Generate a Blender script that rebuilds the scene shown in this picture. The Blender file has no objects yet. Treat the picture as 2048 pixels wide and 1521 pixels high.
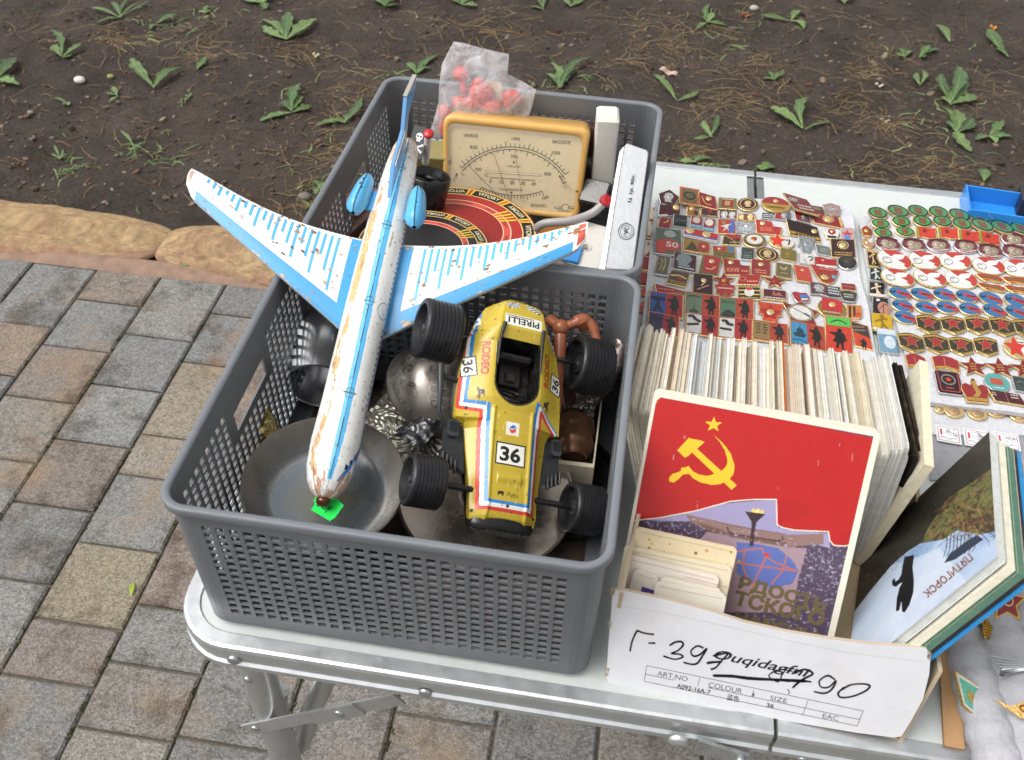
import bpy, math, random
import numpy as np
from mathutils import Vector, Matrix
from mathutils.geometry import tessellate_polygon
R_ = math.radians
scn = bpy.context.scene
# ------------------------------------------------------------------ camera
CF, CYAW, CPIT, CROL = 1914.0141, -.1409, .7821, .0258
CPOS = np.array([-.1527, -.3399, .6727])
PW, PH = 2048, 1521
def cam_axes():
    cy, sy, cp, sp = math.cos(CYAW), math.sin(CYAW), math.cos(CPIT), math.sin(CPIT)
    fw = np.array([sy*cp, cy*cp, -sp]); rt = np.array([cy, -sy, 0.]); up = np.cross(rt, fw)
    r2 = math.cos(CROL)*rt + math.sin(CROL)*up
    u2 = -math.sin(CROL)*rt + math.cos(CROL)*up
    return r2, u2, fw
CR, CU, CW = cam_axes()
cam = bpy.data.cameras.new('camera'); camo = bpy.data.objects.new('camera', cam)
scn.collection.objects.link(camo); scn.camera = camo
cam.sensor_width = 36; cam.lens = CF/PW*36; cam.clip_start = .02; cam.clip_end = 400
cam.dof.use_dof = True; cam.dof.focus_distance = .95; cam.dof.aperture_fstop = 15
camo.matrix_world = Matrix(((CR[0], CU[0], -CW[0], CPOS[0]), (CR[1], CU[1], -CW[1], CPOS[1]), (CR[2], CU[2], -CW[2], CPOS[2]), (0, 0, 0, 1)))
# ------------------------------------------------------------------ light (overcast daylight)
SUN_EL, SUN_AZ = R_(58), R_(250)          # azimuth clockwise from +y
wld = bpy.data.worlds.new('World'); scn.world = wld; wld.use_nodes = True
nt = wld.node_tree; bg = nt.nodes['Background']
sky = nt.nodes.new('ShaderNodeTexSky'); sky.sky_type = 'NISHITA'; sky.sun_disc = False
sky.sun_elevation = SUN_EL; sky.sun_rotation = SUN_AZ; sky.air_density = 1.0; sky.dust_density = 5.0; sky.ozone_density = 1.0
hs = nt.nodes.new('ShaderNodeHueSaturation'); hs.inputs['Saturation'].default_value = .07
nt.links.new(sky.outputs[0], hs.inputs['Color']); nt.links.new(hs.outputs[0], bg.inputs['Color'])
bg.inputs['Strength'].default_value = .15
sl = bpy.data.lights.new('sun', 'SUN'); so = bpy.data.objects.new('sun', sl); scn.collection.objects.link(so)
sl.energy = .65; sl.angle = R_(40); sl.color = (1, .97, .92)
sd = Vector((math.sin(SUN_AZ)*math.cos(SUN_EL), math.cos(SUN_AZ)*math.cos(SUN_EL), math.sin(SUN_EL)))
so.rotation_euler = sd.to_track_quat('Z', 'Y').to_euler()
scn.view_settings.view_transform = 'Standard'; scn.view_settings.look = 'None'
scn.view_settings.exposure = .60; scn.view_settings.gamma = 1
# ------------------------------------------------------------------ helpers
def U(u, v, z=0.):
    """the point at height z that lies on the photograph's ray through pixel (u,v)"""
    d = CW*CF + CR*(u-PW/2) - CU*(v-PH/2)
    t = (z-CPOS[2])/d[2]
    return CPOS + t*d
def UP(u, v, O, N):
    """same, on the plane through O with normal N"""
    d = CW*CF + CR*(u-PW/2) - CU*(v-PH/2); N = np.array(N, float)
    return CPOS + d*((np.array(O, float)-CPOS)@N)/(d@N)
def UH(u, v, f, n=8):
    z = .01
    for _ in range(n):
        p = U(u, v, z); z = f(p[0], p[1])
    return U(u, v, z)
def px2m(p):
    return ((np.array(p)-CPOS)@CW)/CF
def R3(a, b, c):
    ca, sa, cb, sb, cc, sc = math.cos(a), math.sin(a), math.cos(b), math.sin(b), math.cos(c), math.sin(c)
    return np.array([[ca, -sa, 0], [sa, ca, 0], [0, 0, 1]])@np.array([[1, 0, 0], [0, cb, -sb], [0, sb, cb]])@np.array([[cc, 0, sc], [0, 1, 0], [-sc, 0, cc]])
def lin(h):
    if not isinstance(h, str): return tuple(h)
    h = h.lstrip('#'); o = []
    for i in (0, 2, 4):
        c = int(h[i:i+2], 16)/255
        o.append(c/12.92 if c <= .04045 else ((c+.055)/1.055)**2.4)
    return tuple(o)
ROOTM = {}
def setp(o, label=None, cat=None, group=None, kind=None):
    if label: o['label'] = label
    if cat: o['category'] = cat
    if group: o['group'] = group
    if kind: o['kind'] = kind
    return o
def thing(name, label, cat, loc=(0, 0, 0), group=None):
    o = bpy.data.objects.new(name, None); scn.collection.objects.link(o)
    o.empty_display_size = .02; o.location = [float(x) for x in loc]
    ROOTM[o] = np.array([float(x) for x in loc])
    return setp(o, label, cat, group)
class Xf:
    """rigid frame: columns of M are the local axes"""
    def __init__(s, o=(0, 0, 0), M=None): s.o = np.array(o, float); s.M = np.eye(3) if M is None else np.array(M, float)
    def __call__(s, x, y=None, z=0.):
        p = np.array(x if y is None else (x, y, z), float); return s.M@p + s.o
    def sub(s, o, M=None): return Xf(s(o), s.M@(np.eye(3) if M is None else M))
ID = Xf()
class MB:
    def __init__(s): s.v = []; s.f = []; s.c = []; s.m = []; s.s = []
    def add(s, vs, fs, col='808080', mat=0, smooth=False):
        b = len(s.v); s.v.extend([tuple(float(t) for t in p) for p in vs]); col = lin(col)
        for f in fs:
            s.f.append([i+b for i in f]); s.c.append(col); s.m.append(mat); s.s.append(smooth)
        return s
    def box(s, c, d, xf=ID, col='808080', mat=0, bev=0., smooth=False):
        x, y, z = [t/2 for t in d]
        if bev <= 0:
            vs = [xf(c[0]+a*x, c[1]+b*y, c[2]+e*z) for e in (-1, 1) for b in (-1, 1) for a in (-1, 1)]
            return s.add(vs, [(0, 2, 3, 1), (4, 5, 7, 6), (0, 1, 5, 4), (2, 6, 7, 3), (0, 4, 6, 2), (1, 3, 7, 5)], col, mat, smooth)
        pts = rrect(d[0], d[1], min(bev*1.0, x*.99, y*.99), 3)
        lv = [(-z, bev), (-z+bev, 0), (z-bev, 0), (z, bev)]
        return s.loft([[xf(c[0]+p[0]*(1-q/x), c[1]+p[1]*(1-q/y), c[2]+h) for p in pts] for h, q in lv], True, True, col, mat, smooth)
    def loft(s, rings, closed=True, caps=False, col='808080', mat=0, smooth=False):
        n = len(rings[0]); vs = [p for r in rings for p in r]; fs = []
        for i in range(len(rings)-1):
            for j in range(n if closed else n-1):
                k = (j+1) % n; fs.append((i*n+j, i*n+k, (i+1)*n+k, (i+1)*n+j))
        s.add(vs, fs, col, mat, smooth)
        if caps:
            s.add(rings[0], [tuple(range(n-1, -1, -1))], col, mat); s.add(rings[-1], [tuple(range(n))], col, mat)
        return s
    def tube(s, path, r, n=10, col='808080', mat=0, caps=True, flat=1., smooth=True):
        P = [np.array(p, float) for p in path]; rr = r if hasattr(r, '__len__') else [r]*len(P); rings = []; nx = None
        for i, p in enumerate(P):
            t = P[min(i+1, len(P)-1)]-P[max(i-1, 0)]; t = t/(np.linalg.norm(t)+1e-12)
            if nx is None:
                a = np.array([0, 0, 1.]) if abs(t[2]) < .9 else np.array([1., 0, 0]); nx = np.cross(a, t)
            nx = nx-t*(nx@t); nx /= np.linalg.norm(nx)+1e-12; ny = np.cross(t, nx)
            rings.append([p+rr[i]*(math.cos(2*math.pi*k/n)*nx+flat*math.sin(2*math.pi*k/n)*ny) for k in range(n)])
        return s.loft(rings, True, caps, col, mat, smooth)
    def lathe(s, prof, n=32, xf=ID, col='808080', mat=0, smooth=True):
        rings = [[xf(r*math.cos(2*math.pi*k/n), r*math.sin(2*math.pi*k/n), z) for k in range(n)] for r, z in prof]
        return s.loft(rings, True, False, col, mat, smooth)
    def prism(s, poly, z0, z1, xf=ID, col='808080', mat=0, top=None, tmat=None):
        n = len(poly)
        if area(poly) < 0: poly = poly[::-1]
        vs = [xf(p[0], p[1], z0) for p in poly]+[xf(p[0], p[1], z1) for p in poly]
        s.add(vs, [(i, (i+1) % n, n+(i+1) % n, n+i) for i in range(n)], col, mat)
        tr = tess(poly)
        s.add([vs[i] for i in range(n)], [t[::-1] for t in tr], col, mat)
        s.add([vs[n+i] for i in range(n)], tr, top if top is not None else col, mat if tmat is None else tmat)
        return s
    def grid(s, fn, nu, nv, col='808080', mat=0, smooth=True, wrap=False, flip=False):
        vs = [fn(i/(nu-1), j/(nv-1)) for j in range(nv) for i in range(nu)]; fs = []
        for j in range(nv-1):
            for i in range(nu-1):
                q = (j*nu+i, j*nu+i+1, (j+1)*nu+i+1, (j+1)*nu+i); fs.append(q[::-1] if flip else q)
        return s.add(vs, fs, col, mat, smooth)
    def ball(s, c, r, n=14, col='808080', mat=0, sc=(1, 1, 1), xf=ID):
        rings = []
        for j in range(n//2+1):
            a = math.pi*j/(n//2)-math.pi/2
            rr = max(math.cos(a), 1e-3)
            rings.append([xf(c[0]+r*sc[0]*rr*math.cos(2*math.pi*k/n), c[1]+r*sc[1]*rr*math.sin(2*math.pi*k/n), c[2]+r*sc[2]*math.sin(a)) for k in range(n)])
        return s.loft(rings, True, False, col, mat, True)
    def build(s, name, mats, parent=None, origin=None, auto=None, **props):
        V = np.array(s.v, float)
        root = parent
        while root is not None and root.parent is not None: root = root.parent
        if parent is not None: off = ROOTM.get(root, np.zeros(3))
        else: off = np.array(origin, float) if origin is not None else np.array([V[:, 0].mean(), V[:, 1].mean(), V[:, 2].min()])
        me = bpy.data.meshes.new(name); me.from_pydata((V-off).tolist(), [], s.f)
        if not isinstance(mats, (list, tuple)): mats = [mats]
        for m in mats: me.materials.append(m)
        me.polygons.foreach_set('material_index', s.m); me.polygons.foreach_set('use_smooth', s.s)
        at = me.attributes.new('Col', 'FLOAT_COLOR', 'FACE')
        C = np.ones((len(s.f), 4), np.float32); C[:, :3] = np.array(s.c); at.data.foreach_set('color', C.ravel())
        me.update()
        o = bpy.data.objects.new(name, me); scn.collection.objects.link(o)
        if parent is not None: o.parent = parent
        else: o.location = [float(t) for t in off]; ROOTM[o] = off
        setp(o, props.get('label'), props.get('cat'), props.get('group'), props.get('kind'))
        return o
def area(p): return sum(p[i][0]*p[(i+1) % len(p)][1]-p[(i+1) % len(p)][0]*p[i][1] for i in range(len(p)))/2
def tess(poly):
    out = []
    for t in tessellate_polygon([[Vector((p[0], p[1], 0)) for p in poly]]):
        a, b, c = t; A = (poly[b][0]-poly[a][0])*(poly[c][1]-poly[a][1])-(poly[c][0]-poly[a][0])*(poly[b][1]-poly[a][1])
        out.append((a, b, c) if A > 0 else (a, c, b))
    return out
def rrect(w, h, r, k=5):
    o = []
    for cx, cy, a0 in ((w/2-r, h/2-r, 0), (-w/2+r, h/2-r, 90), (-w/2+r, -h/2+r, 180), (w/2-r, -h/2+r, 270)):
        for i in range(k+1):
            a = R_(a0+90*i/k); o.append((cx+r*math.cos(a), cy+r*math.sin(a)))
    return o
def ell(w, h, n=28, cx=0, cy=0): return [(cx+w/2*math.cos(2*math.pi*k/n), cy+h/2*math.sin(2*math.pi*k/n)) for k in range(n)]
def star(r, r2=.42, cx=0, cy=0, n=5, rot=0, sx=1, sy=1):
    return [(cx+sx*r*(1 if k % 2 == 0 else r2)*math.sin(math.pi*k/n+rot), cy+sy*r*(1 if k % 2 == 0 else r2)*math.cos(math.pi*k/n+rot)) for k in range(2*n)]
def spline(P, k=6):
    P = [np.array(p, float) for p in P]; o = []
    for i in range(len(P)-1):
        a, b, c, d = P[max(i-1, 0)], P[i], P[i+1], P[min(i+2, len(P)-1)]
        for t in np.linspace(0, 1, k, endpoint=False):
            o.append(.5*((2*b)+(c-a)*t+(2*a-5*b+4*c-d)*t*t+(3*b-a-3*c+d)*t**3))
    o.append(P[-1]); return o
_tc = {}
def text_tris(txt, bold=0., spacing=1.):
    k = (txt, bold, spacing)
    if k not in _tc:
        cu = bpy.data.curves.new('t', 'FONT'); cu.body = txt; cu.size = 1; cu.resolution_u = 3; cu.offset = bold; cu.space_character = spacing
        ob = bpy.data.objects.new('t', cu); me = bpy.data.meshes.new_from_object(ob)
        V = np.array([v.co[:2] for v in me.vertices]); F = [tuple(p.vertices) for p in me.polygons]
        bpy.data.objects.remove(ob); bpy.data.curves.remove(cu); bpy.data.meshes.remove(me)
        if len(V): V = V-(V.max(0)+V.min(0))/2
        _tc[k] = (V, F)
    return _tc[k]
class Art:
    """flat shapes laid on a surface F(u,v,h); every layer a hair above the last"""
    def __init__(s, F, mb, mat=0, step=1.2e-4): s.F, s.mb, s.mat, s.st = F, mb, mat, step
    def tris(s, V, T, col, layer=1, mat=None):
        s.mb.add([s.F(p[0], p[1], layer*s.st) for p in V], T, col, s.mat if mat is None else mat)
    def poly(s, pts, col, layer=1, mat=None):
        if area(pts) < 0: pts = pts[::-1]
        s.tris(pts, tess(pts), col, layer, mat)
    def rect(s, x0, y0, x1, y1, col, layer=1, mat=None): s.poly([(x0, y0), (x1, y0), (x1, y1), (x0, y1)], col, layer, mat)
    def ribbon(s, pts, w, col, layer=1, mat=None, closed=False):
        P = [np.array(p[:2], float) for p in pts]; n = len(P)
        if closed: P.append(P[0]); n += 1
        L = []; Rr = []
        for i in range(n):
            t = P[min(i+1, n-1)]-P[max(i-1, 0)]
            if closed and i in (0, n-1): t = P[1]-P[n-2]
            t = t/(np.linalg.norm(t)+1e-12); nn = np.array([-t[1], t[0]])*(w[i] if hasattr(w, '__len__') else w)/2
            L.append(P[i]+nn); Rr.append(P[i]-nn)
        s.tris(L+Rr, [(n+i, n+i+1, i+1, i) for i in range(n-1)], col, layer, mat)
    def ring(s, cx, cy, r, w, col, layer=1, n=28, a0=0, a1=360, sy=1):
        s.ribbon([(cx+r*math.cos(R_(a0+(a1-a0)*k/n)), cy+sy*r*math.sin(R_(a0+(a1-a0)*k/n))) for k in range(n+1)], w, col, layer)
    def text(s, txt, x, y, size, col, layer=1, rot=0., bold=0., sx=1., fit=None, mat=None, mirror=False, spacing=1., shear=0.):
        V, T = text_tris(txt, bold, spacing)
        if not len(V): return
        if fit: size = 1.; k = (fit[0]/np.ptp(V[:, 0]), fit[1]/np.ptp(V[:, 1]))
        else: k = (size*sx, size)
        c, si = math.cos(rot), math.sin(rot)
        P = [(x+c*a*k[0]-si*b*k[1]+0, y+si*a*k[0]+c*b*k[1]) for a, b in [((q[0]+shear*q[1]), q[1]) for q in V]]
        s.tris(P, T, col, layer, mat)
class Raster:
    """colours for the cells of a fine mesh, laid out in metres; row 0 is v=v0"""
    def __init__(s, u0, v0, u1, v1, res, col):
        s.u0, s.v0, s.res = u0, v0, res; s.nx = max(2, int(round((u1-u0)/res))); s.ny = max(2, int(round((v1-v0)/res)))
        s.u1, s.v1 = u0+s.nx*res, v0+s.ny*res
        s.a = np.empty((s.ny, s.nx, 3), np.float32); s.a[:] = lin(col)
        x = u0+(np.arange(s.nx)+.5)*res; y = v0+(np.arange(s.ny)+.5)*res; s.X, s.Y = np.meshgrid(x, y)
    def win(s, P):
        P = np.array(P, float); a, b = P.min(0), P.max(0)
        i0 = max(0, int((a[0]-s.u0)/s.res)-1); i1 = min(s.nx, int((b[0]-s.u0)/s.res)+2)
        j0 = max(0, int((a[1]-s.v0)/s.res)-1); j1 = min(s.ny, int((b[1]-s.v0)/s.res)+2)
        return i0, i1, j0, j1
    def inside(s, P, i0, i1, j0, j1):
        X, Y = s.X[j0:j1, i0:i1], s.Y[j0:j1, i0:i1]; m = np.zeros(X.shape, bool); n = len(P)
        for k in range(n):
            x0, y0 = P[k]; x1, y1 = P[(k+1) % n]
            if y0 == y1: continue
            c = ((y0 > Y) != (y1 > Y)) & (X < (x1-x0)*(Y-y0)/(y1-y0)+x0); m ^= c
        return m
    def poly(s, P, col, mask=None, alpha=1.):
        i0, i1, j0, j1 = s.win(P)
        if i1 <= i0 or j1 <= j0: return
        m = s.inside(P, i0, i1, j0, j1)
        if mask is not None: m &= mask[j0:j1, i0:i1]
        s.a[j0:j1, i0:i1][m] = s.a[j0:j1, i0:i1][m]*(1-alpha)+np.array(lin(col))*alpha
    def rect(s, x0, y0, x1, y1, col): s.poly([(x0, y0), (x1, y0), (x1, y1), (x0, y1)], col)
    def ribbon(s, pts, w, col):
        for i in range(len(pts)-1):
            a, b = np.array(pts[i], float), np.array(pts[i+1], float); t = b-a; L = np.linalg.norm(t)
            if L < 1e-9: continue
            t /= L; n = np.array([-t[1], t[0]])*w/2; s.poly([a+n, b+n, b-n, a-n], col)
            s.poly(ell(w, w, 8, b[0], b[1]), col)
    def text(s, txt, x, y, fit, col, rot=0., bold=0., shear=0., flip=False):
        V, T = text_tris(txt, bold)
        if not len(V): return
        k = (fit[0]/np.ptp(V[:, 0]), fit[1]/np.ptp(V[:, 1])); c, si = math.cos(rot), math.sin(rot)
        P = np.array([(x+c*(a*k[0]+shear*b*k[1])-si*b*k[1], y+si*(a*k[0]+shear*b*k[1])+c*b*k[1]) for a, b in V])
        for t in T: s.poly([P[i] for i in t], col)
    def build(s, name, F, mat, parent=None, keep=None, flip=False, thick=None, **props):
        """F maps arrays u,v -> (N,3)"""
        nx, ny = s.nx, s.ny
        gu, gv = np.meshgrid(s.u0+np.arange(nx+1)*s.res, s.v0+np.arange(ny+1)*s.res)
        V = F(gu.ravel(), gv.ravel())
        idx = np.arange((nx+1)*(ny+1)).reshape(ny+1, nx+1)
        q = np.stack([idx[:-1, :-1], idx[:-1, 1:], idx[1:, 1:], idx[1:, :-1]], -1).reshape(-1, 4)
        col = s.a.reshape(-1, 3)
        if keep is not None: kk = keep.ravel(); q = q[kk]; col = col[kk]
        if flip: q = q[:, ::-1]
        used, inv = np.unique(q, return_inverse=True); V = V[used]; q = inv.reshape(-1, 4)
        root = parent
        while root is not None and root.parent is not None: root = root.parent
        off = ROOTM.get(root, np.zeros(3)) if parent is not None else np.array([V[:, 0].mean(), V[:, 1].mean(), V[:, 2].min()])
        me = bpy.data.meshes.new(name); n = len(q)
        me.vertices.add(len(V)); me.vertices.foreach_set('co', (V-off).astype(np.float32).ravel())
        me.loops.add(4*n); me.loops.foreach_set('vertex_index', q.astype(np.int32).ravel())
        me.polygons.add(n); me.polygons.foreach_set('loop_start', np.arange(0, 4*n, 4, dtype=np.int32))
        me.polygons.foreach_set('use_smooth', np.ones(n, bool))
        me.materials.append(mat); me.update(calc_edges=True)
        at = me.attributes.new('Col', 'FLOAT_COLOR', 'FACE'); C = np.ones((n, 4), np.float32); C[:, :3] = col; at.data.foreach_set('color', C.ravel())
        o = bpy.data.objects.new(name, me); scn.collection.objects.link(o)
        if parent is not None: o.parent = parent
        else: o.location = [float(t) for t in off]; ROOTM[o] = off
        setp(o, props.get('label'), props.get('cat'), props.get('group'), props.get('kind')); return o
# value noise for arrays (python side)
def vnoise(x, y, seed=0):
    x = np.asarray(x, float); y = np.asarray(y, float)
    xi = np.floor(x).astype(np.int64); yi = np.floor(y).astype(np.int64); fx = x-xi; fy = y-yi
    fx = fx*fx*(3-2*fx); fy = fy*fy*(3-2*fy)
    def h(a, b):
        n = (a*374761393+b*668265263+seed*1442695041) & 0xffffffff
        n = ((n ^ (n >> 13))*1274126177) & 0xffffffff; return ((n ^ (n >> 16)) & 0xffff)/65535.
    return (h(xi, yi)*(1-fx)+h(xi+1, yi)*fx)*(1-fy)+(h(xi, yi+1)*(1-fx)+h(xi+1, yi+1)*fx)*fy
def fbm(x, y, o=4, seed=0):
    return sum(vnoise(np.asarray(x)*2**k, np.asarray(y)*2**k, seed+k*17)*.5**k for k in range(o))/(2-2*.5**o)
# ------------------------------------------------------------------ materials: the colour of every face times procedural wear
def mat(name, rough=.5, metal=0., var=.1, scale=60., bump=0., bscale=200., coat=0., spec=.5, dirt=None, dscale=12., damt=.5, rvar=0., trans=0., ior=1.45, sss=0., aniso=None, alpha=1., detail=4.):
    m = bpy.data.materials.new(name); m.use_nodes = True; t = m.node_tree; N = t.nodes; L = t.links; b = N['Principled BSDF']
    at = N.new('ShaderNodeAttribute'); at.attribute_name = 'Col'; tc = N.new('ShaderNodeTexCoord')
    no = N.new('ShaderNodeTexNoise'); no.inputs['Scale'].default_value = scale; no.inputs['Detail'].default_value = detail; no.inputs['Roughness'].default_value = .65
    L.new(tc.outputs['Object'], no.inputs['Vector'])
    mr = N.new('ShaderNodeMapRange'); mr.inputs['From Min'].default_value = .3; mr.inputs['From Max'].default_value = .7
    mr.inputs['To Min'].default_value = 1-var; mr.inputs['To Max'].default_value = 1+var; L.new(no.outputs['Fac'], mr.inputs['Value'])
    mx = N.new('ShaderNodeMix'); mx.data_type = 'RGBA'; mx.blend_type = 'MULTIPLY'; mx.inputs['Factor'].default_value = 1
    L.new(at.outputs['Color'], mx.inputs['A']); L.new(mr.outputs['Result'], mx.inputs['B']); out = mx.outputs['Result']
    if dirt:
        n2 = N.new('ShaderNodeTexNoise'); n2.inputs['Scale'].default_value = dscale; n2.inputs['Detail'].default_value = 8; n2.inputs['Roughness'].default_value = .75
        L.new(tc.outputs['Object'], n2.inputs['Vector'])
        r2 = N.new('ShaderNodeMapRange'); r2.inputs['From Min'].default_value = .52; r2.inputs['From Max'].default_value = .72; r2.inputs['To Max'].default_value = damt; L.new(n2.outputs['Fac'], r2.inputs['Value'])
        m2 = N.new('ShaderNodeMix'); m2.data_type = 'RGBA'; m2.inputs['B'].default_value = (*lin(dirt), 1)
        L.new(r2.outputs['Result'], m2.inputs['Factor']); L.new(out, m2.inputs['A']); out = m2.outputs['Result']
    L.new(out, b.inputs['Base Color'])
    b.inputs['Roughness'].default_value = rough; b.inputs['Metallic'].default_value = metal; b.inputs['Specular IOR Level'].default_value = spec
    b.inputs['Coat Weight'].default_value = coat; b.inputs['Coat Roughness'].default_value = .08; b.inputs['IOR'].default_value = ior
    b.inputs['Transmission Weight'].default_value = trans; b.inputs['Alpha'].default_value = alpha
    if rvar:
        r3 = N.new('ShaderNodeMapRange'); r3.inputs['From Min'].default_value = .3; r3.inputs['From Max'].default_value = .7
        r3.inputs['To Min'].default_value = max(.02, rough-rvar); r3.inputs['To Max'].default_value = min(1, rough+rvar)
        L.new(no.outputs['Fac'], r3.inputs['Value']); L.new(r3.outputs['Result'], b.inputs['Roughness'])
    if bump:
        nb = N.new('ShaderNodeTexNoise'); nb.inputs['Scale'].default_value = bscale; nb.inputs['Detail'].default_value = 5; L.new(tc.outputs['Object'], nb.inputs['Vector'])
        bp = N.new('ShaderNodeBump'); bp.inputs['Strength'].default_value = bump; bp.inputs['Distance'].default_value = .002
        L.new(nb.outputs['Fac'], bp.inputs['Height']); L.new(bp.outputs['Normal'], b.inputs['Normal'])
    return m
M_plastic = mat('grey_plastic', .42, 0, .06, 22, .08, 500, rvar=.1, dirt='8d8a84', dscale=38, damt=.26)
M_gloss = mat('glossy_plastic', .25, 0, .05, 40, .02, 300)
M_matte = mat('matte_surface', .7, 0, .08, 60, .1, 400)
M_paper = mat('paper', .75, 0, .05, 80, .08, 300, spec=.3)
M_page = mat('page_edges', .85, 0, .1, 150, .3, 700, spec=.2, dirt='b59a6c', dscale=30, damt=.25)
M_print = mat('glossy_print', .34, 0, .04, 120, .03, 60, spec=.45)
M_enamel = mat('enamel', .26, .25, .2, 500, .5, 700, coat=.35)
M_gold = mat('gold_metal', .3, .8, .12, 400, .25, 500, rvar=.1)
M_steel = mat('steel', .3, .9, .12, 90, .06, 300, rvar=.12)
M_alu = mat('brushed_aluminium', .34, .8, .06, 60, .05, 300, rvar=.1)
M_rubber = mat('rubber', .38, 0, .25, 120, .12, 500, rvar=.15, spec=.5)
M_tin = mat('painted_tin', .3, 0, .04, 60, .04, 40, coat=.25, dirt='8a6a48', dscale=45, damt=.16)
M_foam = mat('packing_foam', .85, 0, .08, 160, .7, 220, spec=.25)
M_leaf = mat('leaf', .55, 0, .3, 70, .2, 150, spec=.35)
M_board = mat('tabletop_laminate', .4, 0, .045, 70, .05, 200, spec=.4)
# ------------------------------------------------------------------ ground
GZ = -.7
PA = .0042                      # direction of the paving
pc, ps = math.cos(PA), math.sin(PA)
def pv(a, b, z=GZ): return (pc*a-ps*b, ps*a+pc*b, z)      # paving frame -> world
def pinv(x, y): return (pc*x+ps*y, -ps*x+pc*y)
rng = random.Random(4)
def soil_h(x, y):
    return (fbm(x*1.3+5, y*1.3, 3, 3)-.5)*.06+(fbm(x*9, y*9, 4, 9)-.5)*.035+(fbm(x*45, y*45, 3, 21)-.5)*.010
def soil_mat():
    m = bpy.data.materials.new('soil'); m.use_nodes = True; t = m.node_tree; N = t.nodes; L = t.links; b = N['Principled BSDF']
    tc = N.new('ShaderNodeTexCoord')
    def noise(sc, d=6, r=.6):
        n = N.new('ShaderNodeTexNoise'); n.inputs['Scale'].default_value = sc; n.inputs['Detail'].default_value = d; n.inputs['Roughness'].default_value = r; L.new(tc.outputs['Object'], n.inputs['Vector']); return n
    r1 = N.new('ShaderNodeValToRGB'); e = r1.color_ramp; e.elements[0].position = .3; e.elements[0].color = (*lin('37322f'), 1); e.elements[1].position = .72; e.elements[1].color = (*lin('564e49'), 1)
    L.new(noise(5, 8, .7).outputs['Fac'], r1.inputs['Fac'])
    r2 = N.new('ShaderNodeValToRGB'); e = r2.color_ramp; e.elements[0].position = .35; e.elements[0].color = (.55, .52, .5, 1); e.elements[1].position = .7; e.elements[1].color = (1.35, 1.28, 1.2, 1)
    L.new(noise(120, 6, .7).outputs['Fac'], r2.inputs['Fac'])
    mx = N.new('ShaderNodeMix'); mx.data_type = 'RGBA'; mx.blend_type = 'MULTIPLY'; mx.inputs['Factor'].default_value = 1
    L.new(r1.outputs['Color'], mx.inputs['A']); L.new(r2.outputs['Color'], mx.inputs['B'])
    r3 = N.new('ShaderNodeValToRGB'); e = r3.color_ramp; e.elements[0].position = .55; e.elements[0].color = (0, 0, 0, 1); e.elements[1].position = .75; e.elements[1].color = (.6, .6, .6, 1)
    L.new(noise(2.2, 5, .7).outputs['Fac'], r3.inputs['Fac'])
    m2 = N.new('ShaderNodeMix'); m2.data_type = 'RGBA'; m2.inputs['B'].default_value = (*lin('4d4239'), 1)
    L.new(r3.outputs['Color'], m2.inputs['Factor']); L.new(mx.outputs['Result'], m2.inputs['A']); L.new(m2.outputs['Result'], b.inputs['Base Color'])
    b.inputs['Roughness'].default_value = .9; b.inputs['Specular IOR Level'].default_value = .2
    bp = N.new('ShaderNodeBump'); bp.inputs['Strength'].default_value = .8; bp.inputs['Distance'].default_value = .01
    L.new(noise(160, 7, .7).outputs['Fac'], bp.inputs['Height']); L.new(bp.outputs['Normal'], b.inputs['Normal'])
    return m
M_soil = soil_mat()
def axis(lo, hi, step, far):
    a = list(np.arange(lo, hi, step)); d = step; x = a[-1]
    while x < far: d *= 1.35; x += d; a.append(x)
    d = step; x = a[0]; pre = []
    while x > -far: d *= 1.35; x -= d; pre.append(x)
    return np.array(pre[::-1]+a)
gx, gy = axis(-2.9, 1.9, .016, 60), axis(1.15, 3.5, .016, 60)
GX, GY = np.meshgrid(gx, gy)
KERB_Y = 1.235
hz = soil_h(GX, GY); front = np.clip((GY-1.30)/.12, 0, 1)
HZ = GZ-.035*(1-front)+front*hz*np.clip(1.2-np.hypot(GX, GY-2)/30, 0, 1)-.01
n1, n2 = len(gx), len(gy); idx = np.arange(n1*n2).reshape(n2, n1)
q = np.stack([idx[:-1, :-1], idx[:-1, 1:], idx[1:, 1:], idx[1:, :-1]], -1).reshape(-1, 4)
me = bpy.data.meshes.new('ground'); me.from_pydata(np.stack([GX.ravel(), GY.ravel(), HZ.ravel()], -1).tolist(), [], q.tolist())
me.polygons.foreach_set('use_smooth', [True]*len(me.polygons)); me.materials.append(M_soil)
go = bpy.data.objects.new('ground', me); scn.collection.objects.link(go); setp(go, 'bare dark earth strewn with dead grass behind the table', 'ground', kind='structure')
def gz(x, y):
    f = min(max((y-1.30)/.12, 0), 1); return float(GZ-.035*(1-f)+f*soil_h(np.array([x]), np.array([y]))[0]-.01)
def G(u, v):
    z = GZ
    for _ in range(4): p = U(u, v, z); z = gz(p[0], p[1])
    return np.array([p[0], p[1], z])
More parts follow.
